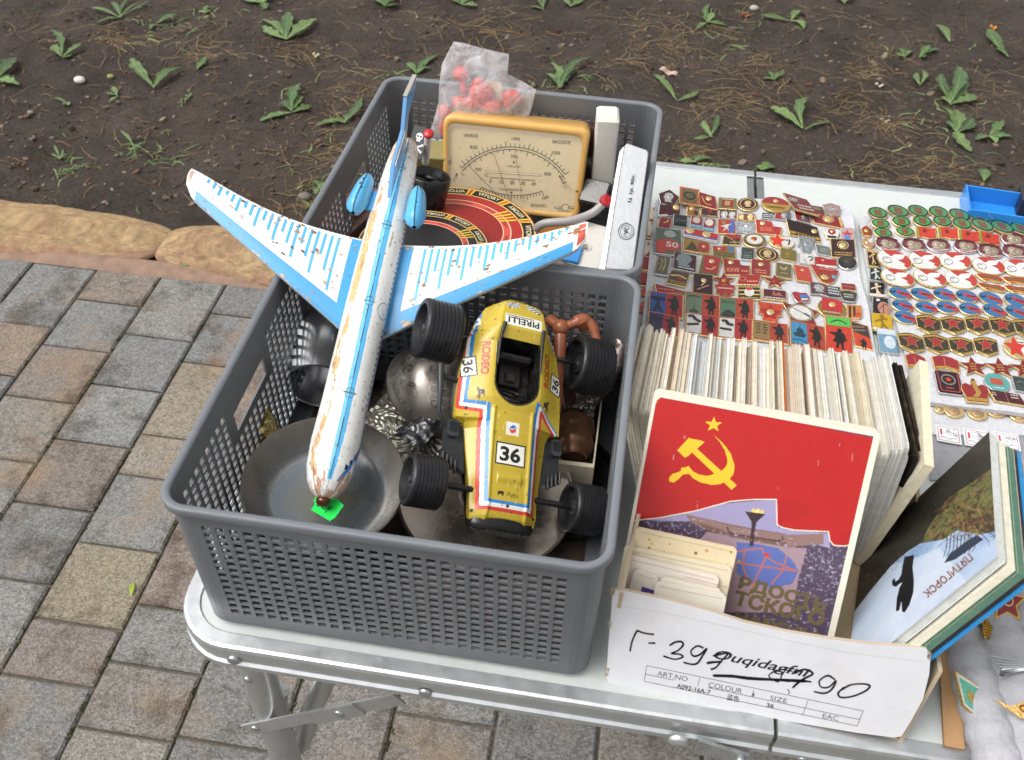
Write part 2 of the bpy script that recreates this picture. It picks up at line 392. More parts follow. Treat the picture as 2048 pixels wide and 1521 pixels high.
# paving
def paver_mat():
    m = bpy.data.materials.new('concrete_paver'); m.use_nodes = True; t = m.node_tree; N = t.nodes; L = t.links; b = N['Principled BSDF']
    tc = N.new('ShaderNodeTexCoord'); at = N.new('ShaderNodeAttribute'); at.attribute_name = 'Col'
    def noise(sc, d=5, r=.6):
        n = N.new('ShaderNodeTexNoise'); n.inputs['Scale'].default_value = sc; n.inputs['Detail'].default_value = d; n.inputs['Roughness'].default_value = r; L.new(tc.outputs['Object'], n.inputs['Vector']); return n
    def ramp(src, p0, c0, p1, c1):
        r = N.new('ShaderNodeValToRGB'); e = r.color_ramp; e.elements[0].position = p0; e.elements[0].color = (*c0, 1); e.elements[1].position = p1; e.elements[1].color = (*c1, 1); L.new(src, r.inputs['Fac']); return r.outputs['Color']
    def mul(a, bb):
        x = N.new('ShaderNodeMix'); x.data_type = 'RGBA'; x.blend_type = 'MULTIPLY'; x.inputs['Factor'].default_value = 1; L.new(a, x.inputs['A']); L.new(bb, x.inputs['B']); return x.outputs['Result']
    vo = N.new('ShaderNodeTexVoronoi'); vo.inputs['Scale'].default_value = 330; L.new(tc.outputs['Object'], vo.inputs['Vector'])
    sep = N.new('ShaderNodeSeparateColor'); L.new(vo.outputs['Color'], sep.inputs[0])
    c = mul(at.outputs['Color'], ramp(sep.outputs[0], .0, (.64, .63, .62), 1., (1.40, 1.38, 1.35)))
    c = mul(c, ramp(noise(500, 3).outputs['Fac'], .35, (.75, .75, .75), .68, (1.2, 1.2, 1.2)))
    wm = N.new('ShaderNodeMix'); wm.data_type = 'RGBA'; wm.inputs['B'].default_value = (*lin('8d7355'), 1); L.new(c, wm.inputs['A'])
    L.new(ramp(noise(7, 4).outputs['Fac'], .52, (0, 0, 0), .72, (.55, .55, .55)), wm.inputs['Factor'])
    c = mul(wm.outputs['Result'], ramp(noise(9, 7, .75).outputs['Fac'], .36, (.5, .46, .42), .5, (1, 1, 1)))
    L.new(c, b.inputs['Base Color']); b.inputs['Roughness'].default_value = .85; b.inputs['Specular IOR Level'].default_value = .3
    bp = N.new('ShaderNodeBump'); bp.inputs['Strength'].default_value = .7; bp.inputs['Distance'].default_value = .002
    L.new(vo.outputs['Distance'], bp.inputs['Height']); L.new(bp.outputs['Normal'], b.inputs['Normal'])
    return m
M_paver = paver_mat()
PWD, POF = .1536, -1.4824
cuts = {0: [(55, 648), (15, 750)], 1: [(217, 604), (157, 696), (82, 797)], 2: [(319, 675), (256, 775), (188, 886), (109, 1012), (49, 1161)],
        3: [(466, 630), (414, 727), (332, 872), (288, 952), (240, 1093), (156, 1246), (94, 1359)], 4: [(331, 1215), (312, 1335)], 5: [(429, 1484)]}
pcols = ['8e8f8e', '949593', '8a8b8b', '98938a', '948d86', '8f8985', '9a958a', '928f8a', '8c8d8d', '949492']
known = {(1, 0): '9c8d80', (1, 1): '8d9092', (1, 2): '94867f', (2, 0): 'a0a09c', (2, 1): '8b8f92', (2, 2): '9da1a1', (2, 3): '8f8178', (3, 1): '8b8f92', (3, 2): 'ada08a', (3, 3): 'a99d8c', (3, 4): '9b9c9a', (3, 5): 'b3a589', (3, 6): '94867f', (0, 0): '9a9c9c', (0, 1): 'a08b76', (4, 0): '98857a', (4, 1): '9a9a98'}
mb = MB(); KY = 1.222
for k in range(-40, 34):
    x0, x1 = POF+k*PWD, POF+(k+1)*PWD
    if k in cuts: ys = sorted([pinv(*U(*c, GZ)[:2])[1] for c in cuts[k]], reverse=True)
    else: ys = []
    far = [KY]+ys; y = far[-1]; r2 = random.Random(k*7+1)
    if k not in cuts: y -= r2.choice([.06, .1, .14]); far.append(y)
    while y > -4: y -= r2.choice([.108, .154, .154, .205]); far.append(y)
    for i in range(len(far)-1):
        ya, yb = far[i+1], far[i]; g = .0022
        if yb-ya < .02: continue
        col = (np.array(lin(known.get((k, i), r2.choice(pcols))))*.6+.4*np.array(lin('918e8a')))*r2.uniform(.60, .72)
        dz = r2.uniform(-.0015, .0015); e = .004
        a0, a1, b0, b1 = x0+g, x1-g, ya+g, yb-g
        R1 = [pv(x, y_, GZ+dz-.03) for x, y_ in ((a0, b0), (a1, b0), (a1, b1), (a0, b1))]
        R2 = [pv(x, y_, GZ+dz-e) for x, y_ in ((a0, b0), (a1, b0), (a1, b1), (a0, b1))]
        R3_ = [pv(x, y_, GZ+dz) for x, y_ in ((a0+e, b0+e), (a1-e, b0+e), (a1-e, b1-e), (a0+e, b1-e))]
        mb.loft([R1, R2, R3_], True, False, col); mb.add(R3_, [(0, 1, 2, 3)], col)
mb.add([pv(-8, -5, GZ-.007), pv(7, -5, GZ-.007), pv(7, KY, GZ-.007), pv(-8, KY, GZ-.007)], [(0, 1, 2, 3)], '5f594e', 1)
M_joint = mat('joint_dirt', .95, 0, .35, 60, .6, 200, spec=.1, dirt='47502c', dscale=9, damt=.5)
pvo = mb.build('pavement', [M_paver, M_joint], origin=(0, 0, GZ), label='grey and brown concrete block paving under the table', cat='pavement', kind='structure')
# edging stones
def stone_mat():
    m = mat('painted_edging_stone', .8, 0, .22, 30, 1., 70, spec=.25, dirt='85614a', dscale=9, damt=.4); return m
M_stone = stone_mat()
def edging(px0, px1, label, seed, over=.0):
    p0, p1 = U(*px0, GZ), U(*px1, GZ); y0, y1 = p0[1], p1[1]; L = np.linalg.norm((p1-p0)[:2]); m = MB(); n, k = 150, 54
    for_col = ['b89a5e', 'bd9f68', 'b08a62']
    def fn(u, v):
        a = -math.pi*.08+math.pi*1.16*v; end = (1-abs(2*u-1)**5)**.45 if abs(2*u-1) < 1 else 0.
        w = (.108+.02*fbm(u*3+seed, 1.5, 2, seed))*(.25+.75*end); h = (.024+.022*(fbm(u*3.3+seed, 7.2, 2, 5)-.5))*end
        wob = 1+.34*(fbm(u*6+seed, v*3, 3, seed+2)-.5)+.07*(fbm(u*40+seed, v*12, 3, seed+4)-.5)
        x = p0[0]+(p1[0]-p0[0])*u; yc = y0+(y1-y0)*u
        return (x, yc-w*(1 if math.cos(a) > 0 else .6)*math.copysign(abs(math.cos(a))**.62, math.cos(a))*wob, GZ-.02+math.copysign(abs(max(math.sin(a), -.3))**.62, math.sin(a))*h*wob*1.1+.012)
    m.grid(fn, n, k, 'a88f66', 0, True, flip=False)
    for q in range(len(m.f)):
        i_, j_ = q % (n-1), q//(n-1); t_ = float(fbm(i_*.17+seed, j_*.3, 4, seed)); e_ = float(fbm(i_*.5+seed, j_*.9, 3, seed+9)); lo_ = max(0, 1-j_/(k*.42)); w_ = min(1, max(0, lo_*1.1+(t_-.48)*2.4)); c_ = np.array(lin('9a8260'))*(1-w_)+np.array(lin('8c6c58'))*w_
        m.c[q] = tuple(c_*(.55+.8*e_))
    return m.build('edging_stone', [M_stone], label=label, cat='edging stone', group='rounded stones edging the paving')
edging((-420, 400), (338, 475), 'long ochre rounded edging stone reaching past the left edge of the photo', 3)
edging((325, 476), (985, 560), 'rounded ochre edging stone running behind the front grey basket', 8)
edging((975, 558), (1700, 640), 'rounded ochre edging stone wholly behind the table under the badges', 12)
# mortar strip under the stones
mb = MB()
def fn(u, v):
    a = -2.6+3.6*u; b = KY-.0015+.058*v; return pv(a, b, GZ-.003+.004*min(1, v*4)+.009*fbm(a*9, b*9, 3, 4)*math.sin(math.pi*v)-(.012 if v > .9 else 0))
mb.grid(fn, 160, 8, '8a7263')
mb.build('kerb', [mat('mortar', .9, 0, .25, 20, .6, 60, spec=.2, dirt='7c6552', dscale=14, damt=.6)], origin=(-1, KY, GZ), label='pinkish mortar strip between the paving and the edging stones', cat='kerb', kind='structure')
# ------------------------------------------------------------------ folding table
TL, TD, RR = -.47, .7633, .048
tb = thing('folding_table', 'white topped folding camping table with aluminium frame carrying the goods', 'table', (0, TD/2, GZ))
def half(xo, side):
    """outer path of one half, from the front hinge end round to the back hinge end"""
    s = side; P = [(.0015*s, 0)]
    x1 = abs(xo)*s
    for i in range(9):
        a = R_(90*i/8); P.append((x1-s*RR+s*RR*math.sin(a), RR-RR*math.cos(a)))
    for i in range(9):
        a = R_(90*i/8); P.append((x1-s*RR+s*RR*math.cos(a), TD-RR+RR*math.sin(a)))
    P.append((.0015*s, TD)); return P
prof = [(0.0145, -.001), (0.0145, .0005), (.0135, .0014), (.0035, .0014), (.0012, .0004), (0, -.0022), (0, -.010), (.0012, -.0115), (.0012, -.0185), (-.0012, -.0205), (-.0012, -.026), (.0005, -.0275), (.014, -.0275)]
for side in (-1, 1):
    P = half(TL, side); m = MB(); rings = []
    for i, p in enumerate(P):
        a = np.array(P[max(i-1, 0)]); b = np.array(P[min(i+1, len(P)-1)]); t = (b-a)/np.linalg.norm(b-a)
        n = np.array([-t[1], t[0]])*side
        rings.append([(p[0]+n[0]*d, p[1]+n[1]*d, z) for d, z in prof])
    if side < 0: rings = rings[::-1]
    m.loft(rings, False, False, 'c9cccd', 0, False)
    m.build('frame_rail', [M_alu], tb)
    m = MB(); inner = []
    for i, p in enumerate(P):
        a = np.array(P[max(i-1, 0)]); b = np.array(P[min(i+1, len(P)-1)]); t = (b-a)/np.linalg.norm(b-a); n = np.array([-t[1], t[0]])*side
        inner.append((p[0]+n[0]*.014, p[1]+n[1]*.014))
    inner[0] = (.0105*side, .014); inner[-1] = (.0105*side, TD-.014)
    m.prism(inner, -.004, 0, ID, 'c0c5c2', 0)
    m.build('tabletop_panel', [M_board], tb)
    m = MB(); m.box((.006*side, TD/2, -.0005), (.0085, TD-.04, .004), ID, '9aa09e', 0, .0008); m.box((.006*side, TD/2, -.016), (.0085, TD-.006, .022), ID, 'b9bcbc', 0)
    m.build('hinge_strip', [M_alu], tb)
def leg(px, py, dx, dy):
    m = MB(); m.tube([(px, py, -.02), (px+dx*.3, py+dy*.3, -.25), (px+dx, py+dy, GZ+.02)], .0150, 16, 'c0c2c2')
    o = m.build('leg', [M_alu], tb); f = MB(); f.tube([(px+dx, py+dy, GZ+.024), (px+dx, py+dy, GZ)], .0175, 14, '2a2a2a'); f.build('foot_cap', [M_rubber], o); return o
LX, LY = -.429, .045
leg(LX, LY, -.005, -.004); leg(LX, TD-LY, -.005, .004); leg(.418, LY, .005, -.004); leg(.418, TD-LY, .005, .004)
m = MB(); m.tube(spline([UP(u, v, (0, .075, 0), (0, 1, 0)) for u, v in ((655, 1345), (640, 1385), (622, 1420), (612, 1460), (596, 1492), (574, 1498), (560, 1470), (556, 1420), (556, 1380))], 6), .0105, 14, 'bcbebd'); m.build('cross_tube', [M_alu], tb)
m = MB(); m.tube([(-.40, TD-.05, -.06), (-.40, .05, -.06)], .009, 12, 'bcbebd'); m.build('cross_tube', [M_alu], tb)
m = MB()
bA, bB = UP(506, 1455, (0, .03, 0), (0, 1, 0)), UP(800, 1396, (0, .03, 0), (0, 1, 0))
dv = (bB-bA)/np.linalg.norm(bB-bA); up = np.array([-dv[2], 0, dv[0]])
xf = Xf(bA, np.stack([dv, up, np.array([0, -1., 0])], 1)); Lb = np.linalg.norm(bB-bA)
m.prism([(-.008, -.0085), (Lb, -.0085), (Lb, .0085), (-.008, .0085)], 0, .002, xf, 'c4c6c6'); m.prism([(Lb*.42, -.0095), (Lb*.75, -.0095), (Lb*.75, .0095), (Lb*.42, .0095)], .002, .004, xf, 'bfc1c1')
br = m.build('brace', [M_alu], tb)
def rivet(p, nrm, r, parent):
    z = np.array(nrm, float)/np.linalg.norm(nrm); x = np.cross((0, 0, 1.) if abs(z[2]) < .9 else (1., 0, 0), z); x /= np.linalg.norm(x)
    mm = MB(); mm.lathe([(r, -.001), (r, .0006), (r*.8, .0016), (r*.4, .0021), (.0001, .0022)], 16, Xf(p, np.stack([x, np.cross(z, x), z], 1)), 'b4b6b6'); mm.build('rivet', [M_steel], parent)
rivet(xf(.004, 0, .002), (0, -1, 0), .0045, br); rivet(xf(Lb*.62, 0, .004), (0, -1, 0), .005, br)
rivet((LX-.003, LY-.0152, -.108), (-.2, -1, 0), .004, tb)
for u, v in ((467, 1321), (850, 1387)): rivet(UP(u, v, (0, -.0005, 0), (0, 1, 0)), (0, -1, 0), .0052, tb)
# latch under the front hinge
m = MB(); o = UP(1395, 1487, (0, -.004, 0), (0, 1, 0)); zf = Xf(o, np.stack([(1, 0, 0), (0, 0, 1), (0, -1, 0)], 1))
la = [UP(u, v, (0, -.004, 0), (0, 1, 0))-o for u, v in ((1398, 1475), (1500, 1508), (1502, 1519), (1492, 1523), (1388, 1500))]
m.prism([(p[0], p[2]) for p in la], 0, .003, zf, 'c8caca')
m.lathe([(.0075, 0), (.0075, .002), (.005, .0038), (.001, .004)], 18, zf.sub((-.0145, .0005, 0)), 'd8dada')
m.lathe([(.004, 0), (.004, .005), (.0025, .006), (.0002, .0063)], 14, zf.sub((.034, -.012, .002)), 'c4c6c6')
m.build('latch', [M_steel], tb)
for u, v in ((1372, 1478), (1605, 1519)): rivet(UP(u, v, (0, -.0005, 0), (0, 1, 0)), (0, -1, 0), .004, tb)
# ------------------------------------------------------------------ plastic baskets
BW, BD, BH, BT = .3063, .3015, .1556, .0015
def per_pts(w, d, r, ncol_w, ncol_d, hole, k=6):
    """breakpoints round a rounded rectangle; returns list of (x,y,nx,ny) and per segment hole column flags"""
    P = []; flag = []
    def straight(a, b, n, side):
        a = np.array(a); b = np.array(b); L = np.linalg.norm(b-a); t = (b-a)/L; nn = np.array([t[1], -t[0]]); mg = .006; pit = (L-2*mg)/n
        P.append((*a, *nn)); flag.append(None)
        for i in range(n):
            s0 = mg+pit*i+(pit-hole)/2; P.append((*(a+t*s0), *nn)); flag.append((side, i)); P.append((*(a+t*(s0+hole)), *nn)); flag.append(None)
    def arc(c, a0):
        for i in range(k+1):
            a = R_(a0+90*i/k); 
            if i < k: P.append((c[0]+r*math.cos(a), c[1]+r*math.sin(a), math.cos(a), math.sin(a))); flag.append(None)
    x, y = w/2, d/2
    straight((-x+r, -y), (x-r, -y), ncol_w, 0); arc((x-r, -y+r), -90)
    straight((x, -y+r), (x, y-r), ncol_d, 1); arc((x-r, y-r), 0)
    straight((x-r, y), (-x+r, y), ncol_w, 2); arc((-x+r, y-r), 90)
    straight((-x, y-r), (-x, -y+r), ncol_d, 3); arc((-x+r, -y+r), 180)
    return P, flag
def basket(cx, cy, yaw, label):
    t = thing('plastic_basket', label, 'basket', (cx, cy, 0), 'perforated grey plastic baskets'); c, s = math.cos(yaw), math.sin(yaw)
    xf = Xf((cx, cy, .0015), [[c, -s, 0], [s, c, 0], [0, 0, 1]])
    w, d = BW-.003, BD-.003; NW, ND = 26, 25; P, fl = per_pts(w, d, .017, NW, ND, .0065); n = len(P)
    rows = 14; zb = [0, .006]; pit = (.1335-.018)/rows; hz_ = .0060; rf = [False, False]
    for j in range(rows):
        z0 = .018+pit*j+(pit-hz_)/2; zb += [z0, z0+hz_]; rf[-1] = False; rf += [True, False]
        # flags aligned to the interval that starts at each breakpoint
    zb.append(BH-.004); 
    rowflag = [None]*(len(zb)-1)
    for j in range(rows): rowflag[2+2*j] = j
    th = .0018
    def pos(i, z, inn):
        x, y, nx, ny = P[i]; tp = BT*(1-z/BH); off = tp+(th if inn else 0)+(.003*(1-min(z/.006, 1))**2)
        return xf(x-nx*off, y-ny*off, z)
    m = MB(); nz = len(zb)
    vo = [[pos(i, z, False) for i in range(n)] for z in zb]; vi = [[pos(i, z, True) for i in range(n)] for z in zb]
    base = 0; V = [p for r in vo for p in r]+[p for r in vi for p in r]; N = n*nz; F = []
    def hole(i, j):
        f = fl[i]; r = rowflag[j]
        if f is None or r is None: return False
        return True
    def slot(i, j):
        f = fl[i]; f = f or fl[i-1] 
        if f is None or f[0] not in (1, 3): return False
        return 9 <= f[1] <= 15 and zb[j] > .0985 and zb[j+1] < .1225 and not (f[1] == 15 and fl[i] is None)
    H = [[hole(i, j) or slot(i, j) for i in range(n)] for j in range(nz-1)]
    # rows by the slot keep a solid frame
    for j in range(nz-1):
        for i in range(n):
            f = fl[i]
            if f is not None and f[0] in (1, 3) and 8 <= f[1] <= 16 and rowflag[j] is not None and zb[j] > .088 and zb[j] < .131 and not slot(i, j): H[j][i] = False
    for j in range(nz-1):
        for i in range(n):
            k = (i+1) % n; a, b, c_, d_ = j*n+i, j*n+k, (j+1)*n+k, (j+1)*n+i
            if not H[j][i]: F.append((a, b, c_, d_)); F.append((N+d_, N+c_, N+b, N+a))
            else:
                if not H[j-1][i]: F.append((a, b, N+b, N+a))
                if not H[j+1][i]: F.append((c_, d_, N+d_, N+c_))
                if not H[j][i-1]: F.append((d_, a, N+a, N+d_))
                if not H[j][k]: F.append((b, c_, N+c_, N+b))
    m.add(V, F, '676a6e')
    bot = [pos(i, .0004, False) for i in range(n)]; bi = [pos(i, .003, True) for i in range(n)]
    m.add(bot, [tuple(range(n-1, -1, -1))], '63676c'); m.add(bi, [tuple(range(n))], '5c6065')
    m.build('basket_body', [M_plastic], t)
    pr = [(.0005, -.0085), (-.0036, -.0082), (-.0044, -.007), (-.0044, -.0016), (-.0038, -.0004), (-.0028, 0), (-.0004, -.0001), (.0012, -.0008), (.0018, -.0022), (.0014, -.010), (.0005, -.0085)]
    m = MB(); rings = []
    for i in range(n):
        x, y, nx, ny = P[i]; rings.append([xf(x-nx*q[0], y-ny*q[0], BH-.0015+q[1]) for q in pr])
    rings.append(rings[0]); m.loft(rings, False, False, '6d7176', 0, True); m.build('rim', [M_plastic], t)
    return t
basket(-.2905, .1679, .0006, 'perforated grey plastic basket at the front holding the toy racing car and pans')
basket(-.2892, .4763, -.02, 'perforated grey plastic basket behind holding the yellow barometer')
# ------------------------------------------------------------------ tin toy airliner
AO = np.array([-.3557, .0861, .092]); AM = R3(.0229, .3696, .0707); ax = Xf(AO, AM)
Lf, AS, a1, a2, a3, a4, ar, ah = .3492, .1743, .2342, .1486, .2751, .2493, .0188, .0084
plane = thing('toy_airplane', 'rusty white and light blue tin toy airliner lying across both baskets', 'toy plane', AO)
fr_y = [0, .0015, .005, .012, .024, .045, .08, .2, .255, .295, .325, .343, .3492]; fr_r = [.0015, .0065, .011, .0152, .0184, .0195, .0185, .0180, .0172, .0156, .0138, .0118, .0102]
def fus(th, y):
    r = np.interp(y, fr_y, fr_r); zc = -.0204*(y/Lf)**2
    X = np.stack([r*np.sin(th), y, zc+r*np.cos(th)], -1); return X@AM.T+AO
RF = .0218; ras = Raster(-2.5*RF, 0, 2.5*RF, Lf, .00045, 'e4e3de')
TH = ras.X/RF*180/math.pi; YY = ras.Y; A = ras.a; T0 = 14+3*np.sin(YY*20)
def paint(m, c, al=1.): A[m] = A[m]*(1-al)+np.array(lin(c))*al
lw = np.interp(YY, [0, .05, .2, .27, .3, .35], [6, 10, 12, 12, 7, 5])
paint((np.abs(TH-T0) < lw) & (YY > .012), '53aede'); paint((TH-T0 < 0) & (TH-T0 > -lw*.75) & (YY > .02), '7cc4e8')
paint((np.abs(TH-T0+lw) < 1.2) & (YY > .02), 'c9e2ea')
win = np.abs(TH-76) < 3.0
paint((TH > 82) & (TH < 90), '3f7fc4'); paint((TH > 90), 'c8c9cb'); paint((TH < -70), 'd8d8d5')
paint(win & ((YY*1000 % 5.2) < 2.7) & (YY > .075) & (YY < .31) & ((YY < .150) | (YY > .168)), '2b3a55')
# nose: cockpit windows and blue collar
paint((np.abs((TH-62)*.00038-(YY-.026)*.55) < .0024) & (YY > .012) & (YY < .046) & (TH > 30) & (TH < 100), '3d7fc6')
for k in range(4): paint((np.abs(TH-(50+11*k)) < 4.2) & (np.abs(YY-(.024+.0052*k)) < .0019), '23304a')
paint((np.abs(np.hypot((TH-60)*.00038, (YY-.163))-.0075) < .0004), '3c6f9e')
for y in (.083, .167, .245, .312):
    d = np.hypot((TH-T0)*.00038, YY-y); paint(np.abs(d-.0042) < .00035, '3b6d78'); paint((np.abs(YY-y) < .0005) & (d < .006), '3b6d78'); paint((np.abs(YY-y-.002) < .0009) & (np.abs(TH-T0) < 2.5), '7aa09a')
n1_ = fbm(ras.X*160, YY*55, 5, 3); n2_ = fbm(ras.X*700, YY*260, 4, 7); n3_ = fbm(ras.X*90+4, YY*14, 3, 11)
side = np.exp(-((TH+36)/22)**2)
paint((n1_*.55+n3_*.25+side*.36+.12*(n2_-.5) > .76) & (TH < T0-lw) & (YY > .05), 'c9935a', .8)
paint((n1_*.5+n2_*.25+side*.34 > .73) & (TH < T0-lw), 'b98650', .6); paint((n2_*.7+n1_*.25+side*.25 > .80) & (TH < T0-lw), '94683f', .7)
paint((TH < -27) & (TH > -52) & (YY > .165) & (YY < .262) & (n2_ > .3), 'cf9a55', .85)
paint((n1_*.5+n3_*.3+side*.36 > .745) & (TH < T0-lw-4) & (YY > .02) & (n2_ > .42), 'd8b583', .55)
nose = np.clip(1-YY/.05, 0, 1)
paint((n1_*.6+nose*.50+.2*(n2_-.5) > .72) & (np.abs(TH-T0) > lw*.6), 'b07a4a', .75); paint((n1_*.4+n2_*.35+nose*.4 > .84), '8a5c36', .7)
paint((n2_ > .76), '8a7a68', .7); paint(((n1_ > .73) & (n2_ > .52)), '7d5a3a', .6)
paint((YY > .325) & (n2_ > .5), 'b58a5c', .6)
sw = .55+.2*np.sin(YY*260); paint(np.abs(TH-T0) < 1.0, '1c2a30')
ras.build('fuselage', lambda u, v: fus(u/RF, v), M_tin, plane, flip=True)
m = MB(); m.loft([[fus(np.array(2.48+(2*math.pi-4.96)*i/10), np.array(y)) for i in range(11)] for y in fr_y], False, False, 'cfcfcb', 0, True); m.build('belly', [M_tin], plane)
m = MB(); m.ball((0, -.0012, -.0008), .0058, 16, '6d4a36', 0, (1, .8, 1), ax); m.build('nose_cap', [M_steel], plane)
m = MB(); m.lathe([(.0102, 0), (.0085, .0035), (.0001, .0045)], 20, Xf(ax(0, Lf, -.0204), np.stack([AM[:, 0], -AM[:, 2], AM[:, 1]], 1)), 'b88f62'); m.build('tail_cap', [M_tin], plane)
rw = random.Random(11)
def wing(sg):
    c4 = [np.array((sg*ar*.6, a2-.004, -.0135)), np.array((sg*ar*.6, a1+.004, -.0135)), np.array((sg*AS, a3, ah)), np.array((sg*AS, a4, ah))]   # LE root, TE root, TE tip, LE tip
    def F(u, v, h):
        # swept outline with a gently curved trailing edge and rounded tip
        le = c4[0]*(1-u)+c4[3]*u; te = c4[1]*(1-u)+c4[2]*u
        te = te+np.array((0, -.010*math.sin(math.pi*min(u, 1))*1.0, 0))
        if u > .93:
            k = (u-.93)/.07; le = le+(te-le)*.28*k*k; te = te-(te-le)*.06*k*k
        cam = .0035*math.sin(math.pi*min(max(v, 0), 1))
        return ax(*(le+(te-le)*v+np.array((0, 0, h+cam))))
    m = MB(); us = np.linspace(0, 1, 26); vs = np.linspace(0, 1, 12)
    V = [F(u, v, 0) for v in vs for u in us]; n = len(us); Fs = [(j*n+i, j*n+i+1, (j+1)*n+i+1, (j+1)*n+i) for j in range(len(vs)-1) for i in range(n-1)]
    if sg < 0: Fs = [f[::-1] for f in Fs]
    m.add(V, Fs, 'e9e8e4', 0, True)
    V2 = [F(u, .5+(v-.5)*.97, -.0055-.004*math.sin(math.pi*v)) for v in vs for u in us]; m.add(V2, [f[::-1] for f in Fs], 'dcdcd8', 0, True)
    rim = [(u, 0) for u in us]+[(1, v) for v in vs[1:]]+[(u, 1) for u in us[::-1][1:]]
    lip = [[F(u, v, 0) for u, v in rim], [F(u, .5+(v-.5)*1.012, -.003) for u, v in rim], [F(u, .5+(v-.5)*.97, -.0055) for u, v in rim]]
    m.loft(lip, False, False, 'cfd6da', 0, True)
    cell = 1/24.
    a = Art(F, m, 0, 1.6e-4)
    def strip(u0, u1, v0, v1, col, layer=1, n=14):
        # v0,v1: functions of u
        P = [(u0+(u1-u0)*i/n, v0(u0+(u1-u0)*i/n)) for i in range(n+1)]; Q = [(u0+(u1-u0)*i/n, v1(u0+(u1-u0)*i/n)) for i in range(n+1)]
        for w in range(4):
            L = [(p[0], p[1]+(q[1]-p[1])*w/4) for p, q in zip(P, Q)]; H = [(p[0], p[1]+(q[1]-p[1])*(w+1)/4) for p, q in zip(P, Q)]
            T = [(i, i+1, n+2+i, n+1+i) for i in range(n)]
            if sg < 0: T = [t[::-1] for t in T]
            a.tris(L+H, T, col, layer)
    strip(0, .935, lambda u: -.0, lambda u: .195+.13*u, '4599cd', 1)
    strip(0, .098, lambda u: .2, lambda u: .985, '4599cd', 1)
    strip(.004, .93, lambda u: .012, lambda u: .04, '3f90c4', 2)
    for k in range(21):
        u = .155+.73*k/20; ln = (.70 if k % 3 == 0 else .52 if k % 3 == 1 else .36)*(1.12-.75*u)
        wd = .0150; j = rw.uniform(-.02, .02)
        strip(u, u+wd, lambda x: .965-ln+j, lambda x: .955, '53aede', 1, 1)
    # chips and rust
    for k in range(95):
        u, v = rw.random(), rw.random()
        if rw.random() < .45: v = 1-abs(rw.gauss(0, .05)) if rw.random() < .6 else abs(rw.gauss(0, .02))
        if not (.005 < v < .99): continue
        r = rw.uniform(.0004, .0016)*(1 if rw.random() < .9 else 1.4); su, sv = r/.16, r/.055
        P = [(min(.995, max(.01, u+su*rw.uniform(.5, 1.2)*math.cos(t)*1.6)), min(.995, max(.005, v+sv*rw.uniform(.5, 1.2)*math.sin(t)))) for t in np.linspace(0, 6.28, 8)[:-1]]
        T = [(0, i, i+1) for i in range(1, 6)]
        if sg < 0: T = [t[::-1] for t in T]
        a.tris(P, T, rw.choice(['8a623c', 'a98458', '6e5a48', 'b9a58c', 'c3a27a', '9a9a96']), 3)
    if sg > 0: strip(.955, .992, lambda u: .1, lambda u: .93, 'c65a48', 1, 3); strip(.93, .96, lambda u: .55, lambda u: .8, '9a6a44', 2, 3)
    else: strip(.975, .992, lambda u: .2, lambda u: .9, 'c9a79a', 1, 3)
    m.build('wing', [M_tin], plane)
wing(-1); wing(1)
# tail fin: swept tin blade, blue edge
m = MB(); fp = [(.268, .013), (.302, .0135), (.335, .02), (.362, .034), (.3835, .0368), (.379, .027), (.362, .009), (.352, -.004), (.335, -.004)]
fx = Xf(AO, np.stack([AM[:, 1], AM[:, 2], AM[:, 0]], 1))
def bend(x, y, z): return fx(x, y, z+.0035*max(0, (x-.34)/.05)**1.5+.002*math.sin(x*120))
m.prism(fp, -.0016, .0016, bend, '5b93c4'); m.prism([(.30, .0125), (.335, .0185), (.345, .0165), (.35, .004), (.338, -.002)], .0016, .0028, bend, 'cfcdc4')
m.prism([(.345, .0215), (.362, .0305), (.365, .025), (.35, .012)], .0016, .0026, bend, 'a84a52'); m.prism([(.361, .0345), (.384, .0372), (.383, .0345), (.363, .0312)], -.0018, .0018, bend, 'a09d95')
m.build('tail_fin', [M_tin], plane)
def engine(sg):
    ec = np.array((-.0262 if sg < 0 else .0238, .278 if sg < 0 else .272, -.001)); m = MB(); ry, rr = .0235, .0080
    ex = Xf(ax(*ec), AM@R3(.1*sg, -.15, 0)); rings = []
    for j in range(13):
        t = j/12*2-1; k = (1-abs(t)**4.2)**.5 if abs(t) < 1 else 0
        k = max(k, .2)*(1-.18*t); rings.append([ex(rr*k*(math.cos(q)+(.25 if abs(math.cos(q)) > .98 else 0)*np.sign(math.cos(q)))*.85, t*ry, rr*1.15*k*math.sin(q)) for q in np.linspace(0, 2*math.pi, 20)[:-1]])
    m.loft(rings, True, False, '55aedd', 0, True)
    seam = [ex(0, t*ry, rr*1.15*max((1-abs(t)**4.2)**.5 if abs(t) < 1 else 0, .2)*(1-.18*t)+.0002) for t in np.linspace(-1, 1, 14)]; m.tube(seam, .00045, 5, '2a4656')
    m.box((-sg*.008, -.002, -.004), (.012, .022, .0022), ex, '4a9fce')
    for k in range(9):
        t = rw.uniform(-.8, .8); q = rw.uniform(.2, 2.9); kk = (1-abs(t)**2.6)**.5; p = np.array((rr*kk*math.cos(q)*.72, t*ry, rr*1.15*kk*math.sin(q)))
        m.ball(p, .0010*rw.uniform(.5, 1.3), 6, rw.choice(['5a4a3c', '8a6848', '2c3c48']), 0, (1, 1.6, .5), ex)
    m.build('engine', [M_tin], plane)
engine(-1); engine(1)
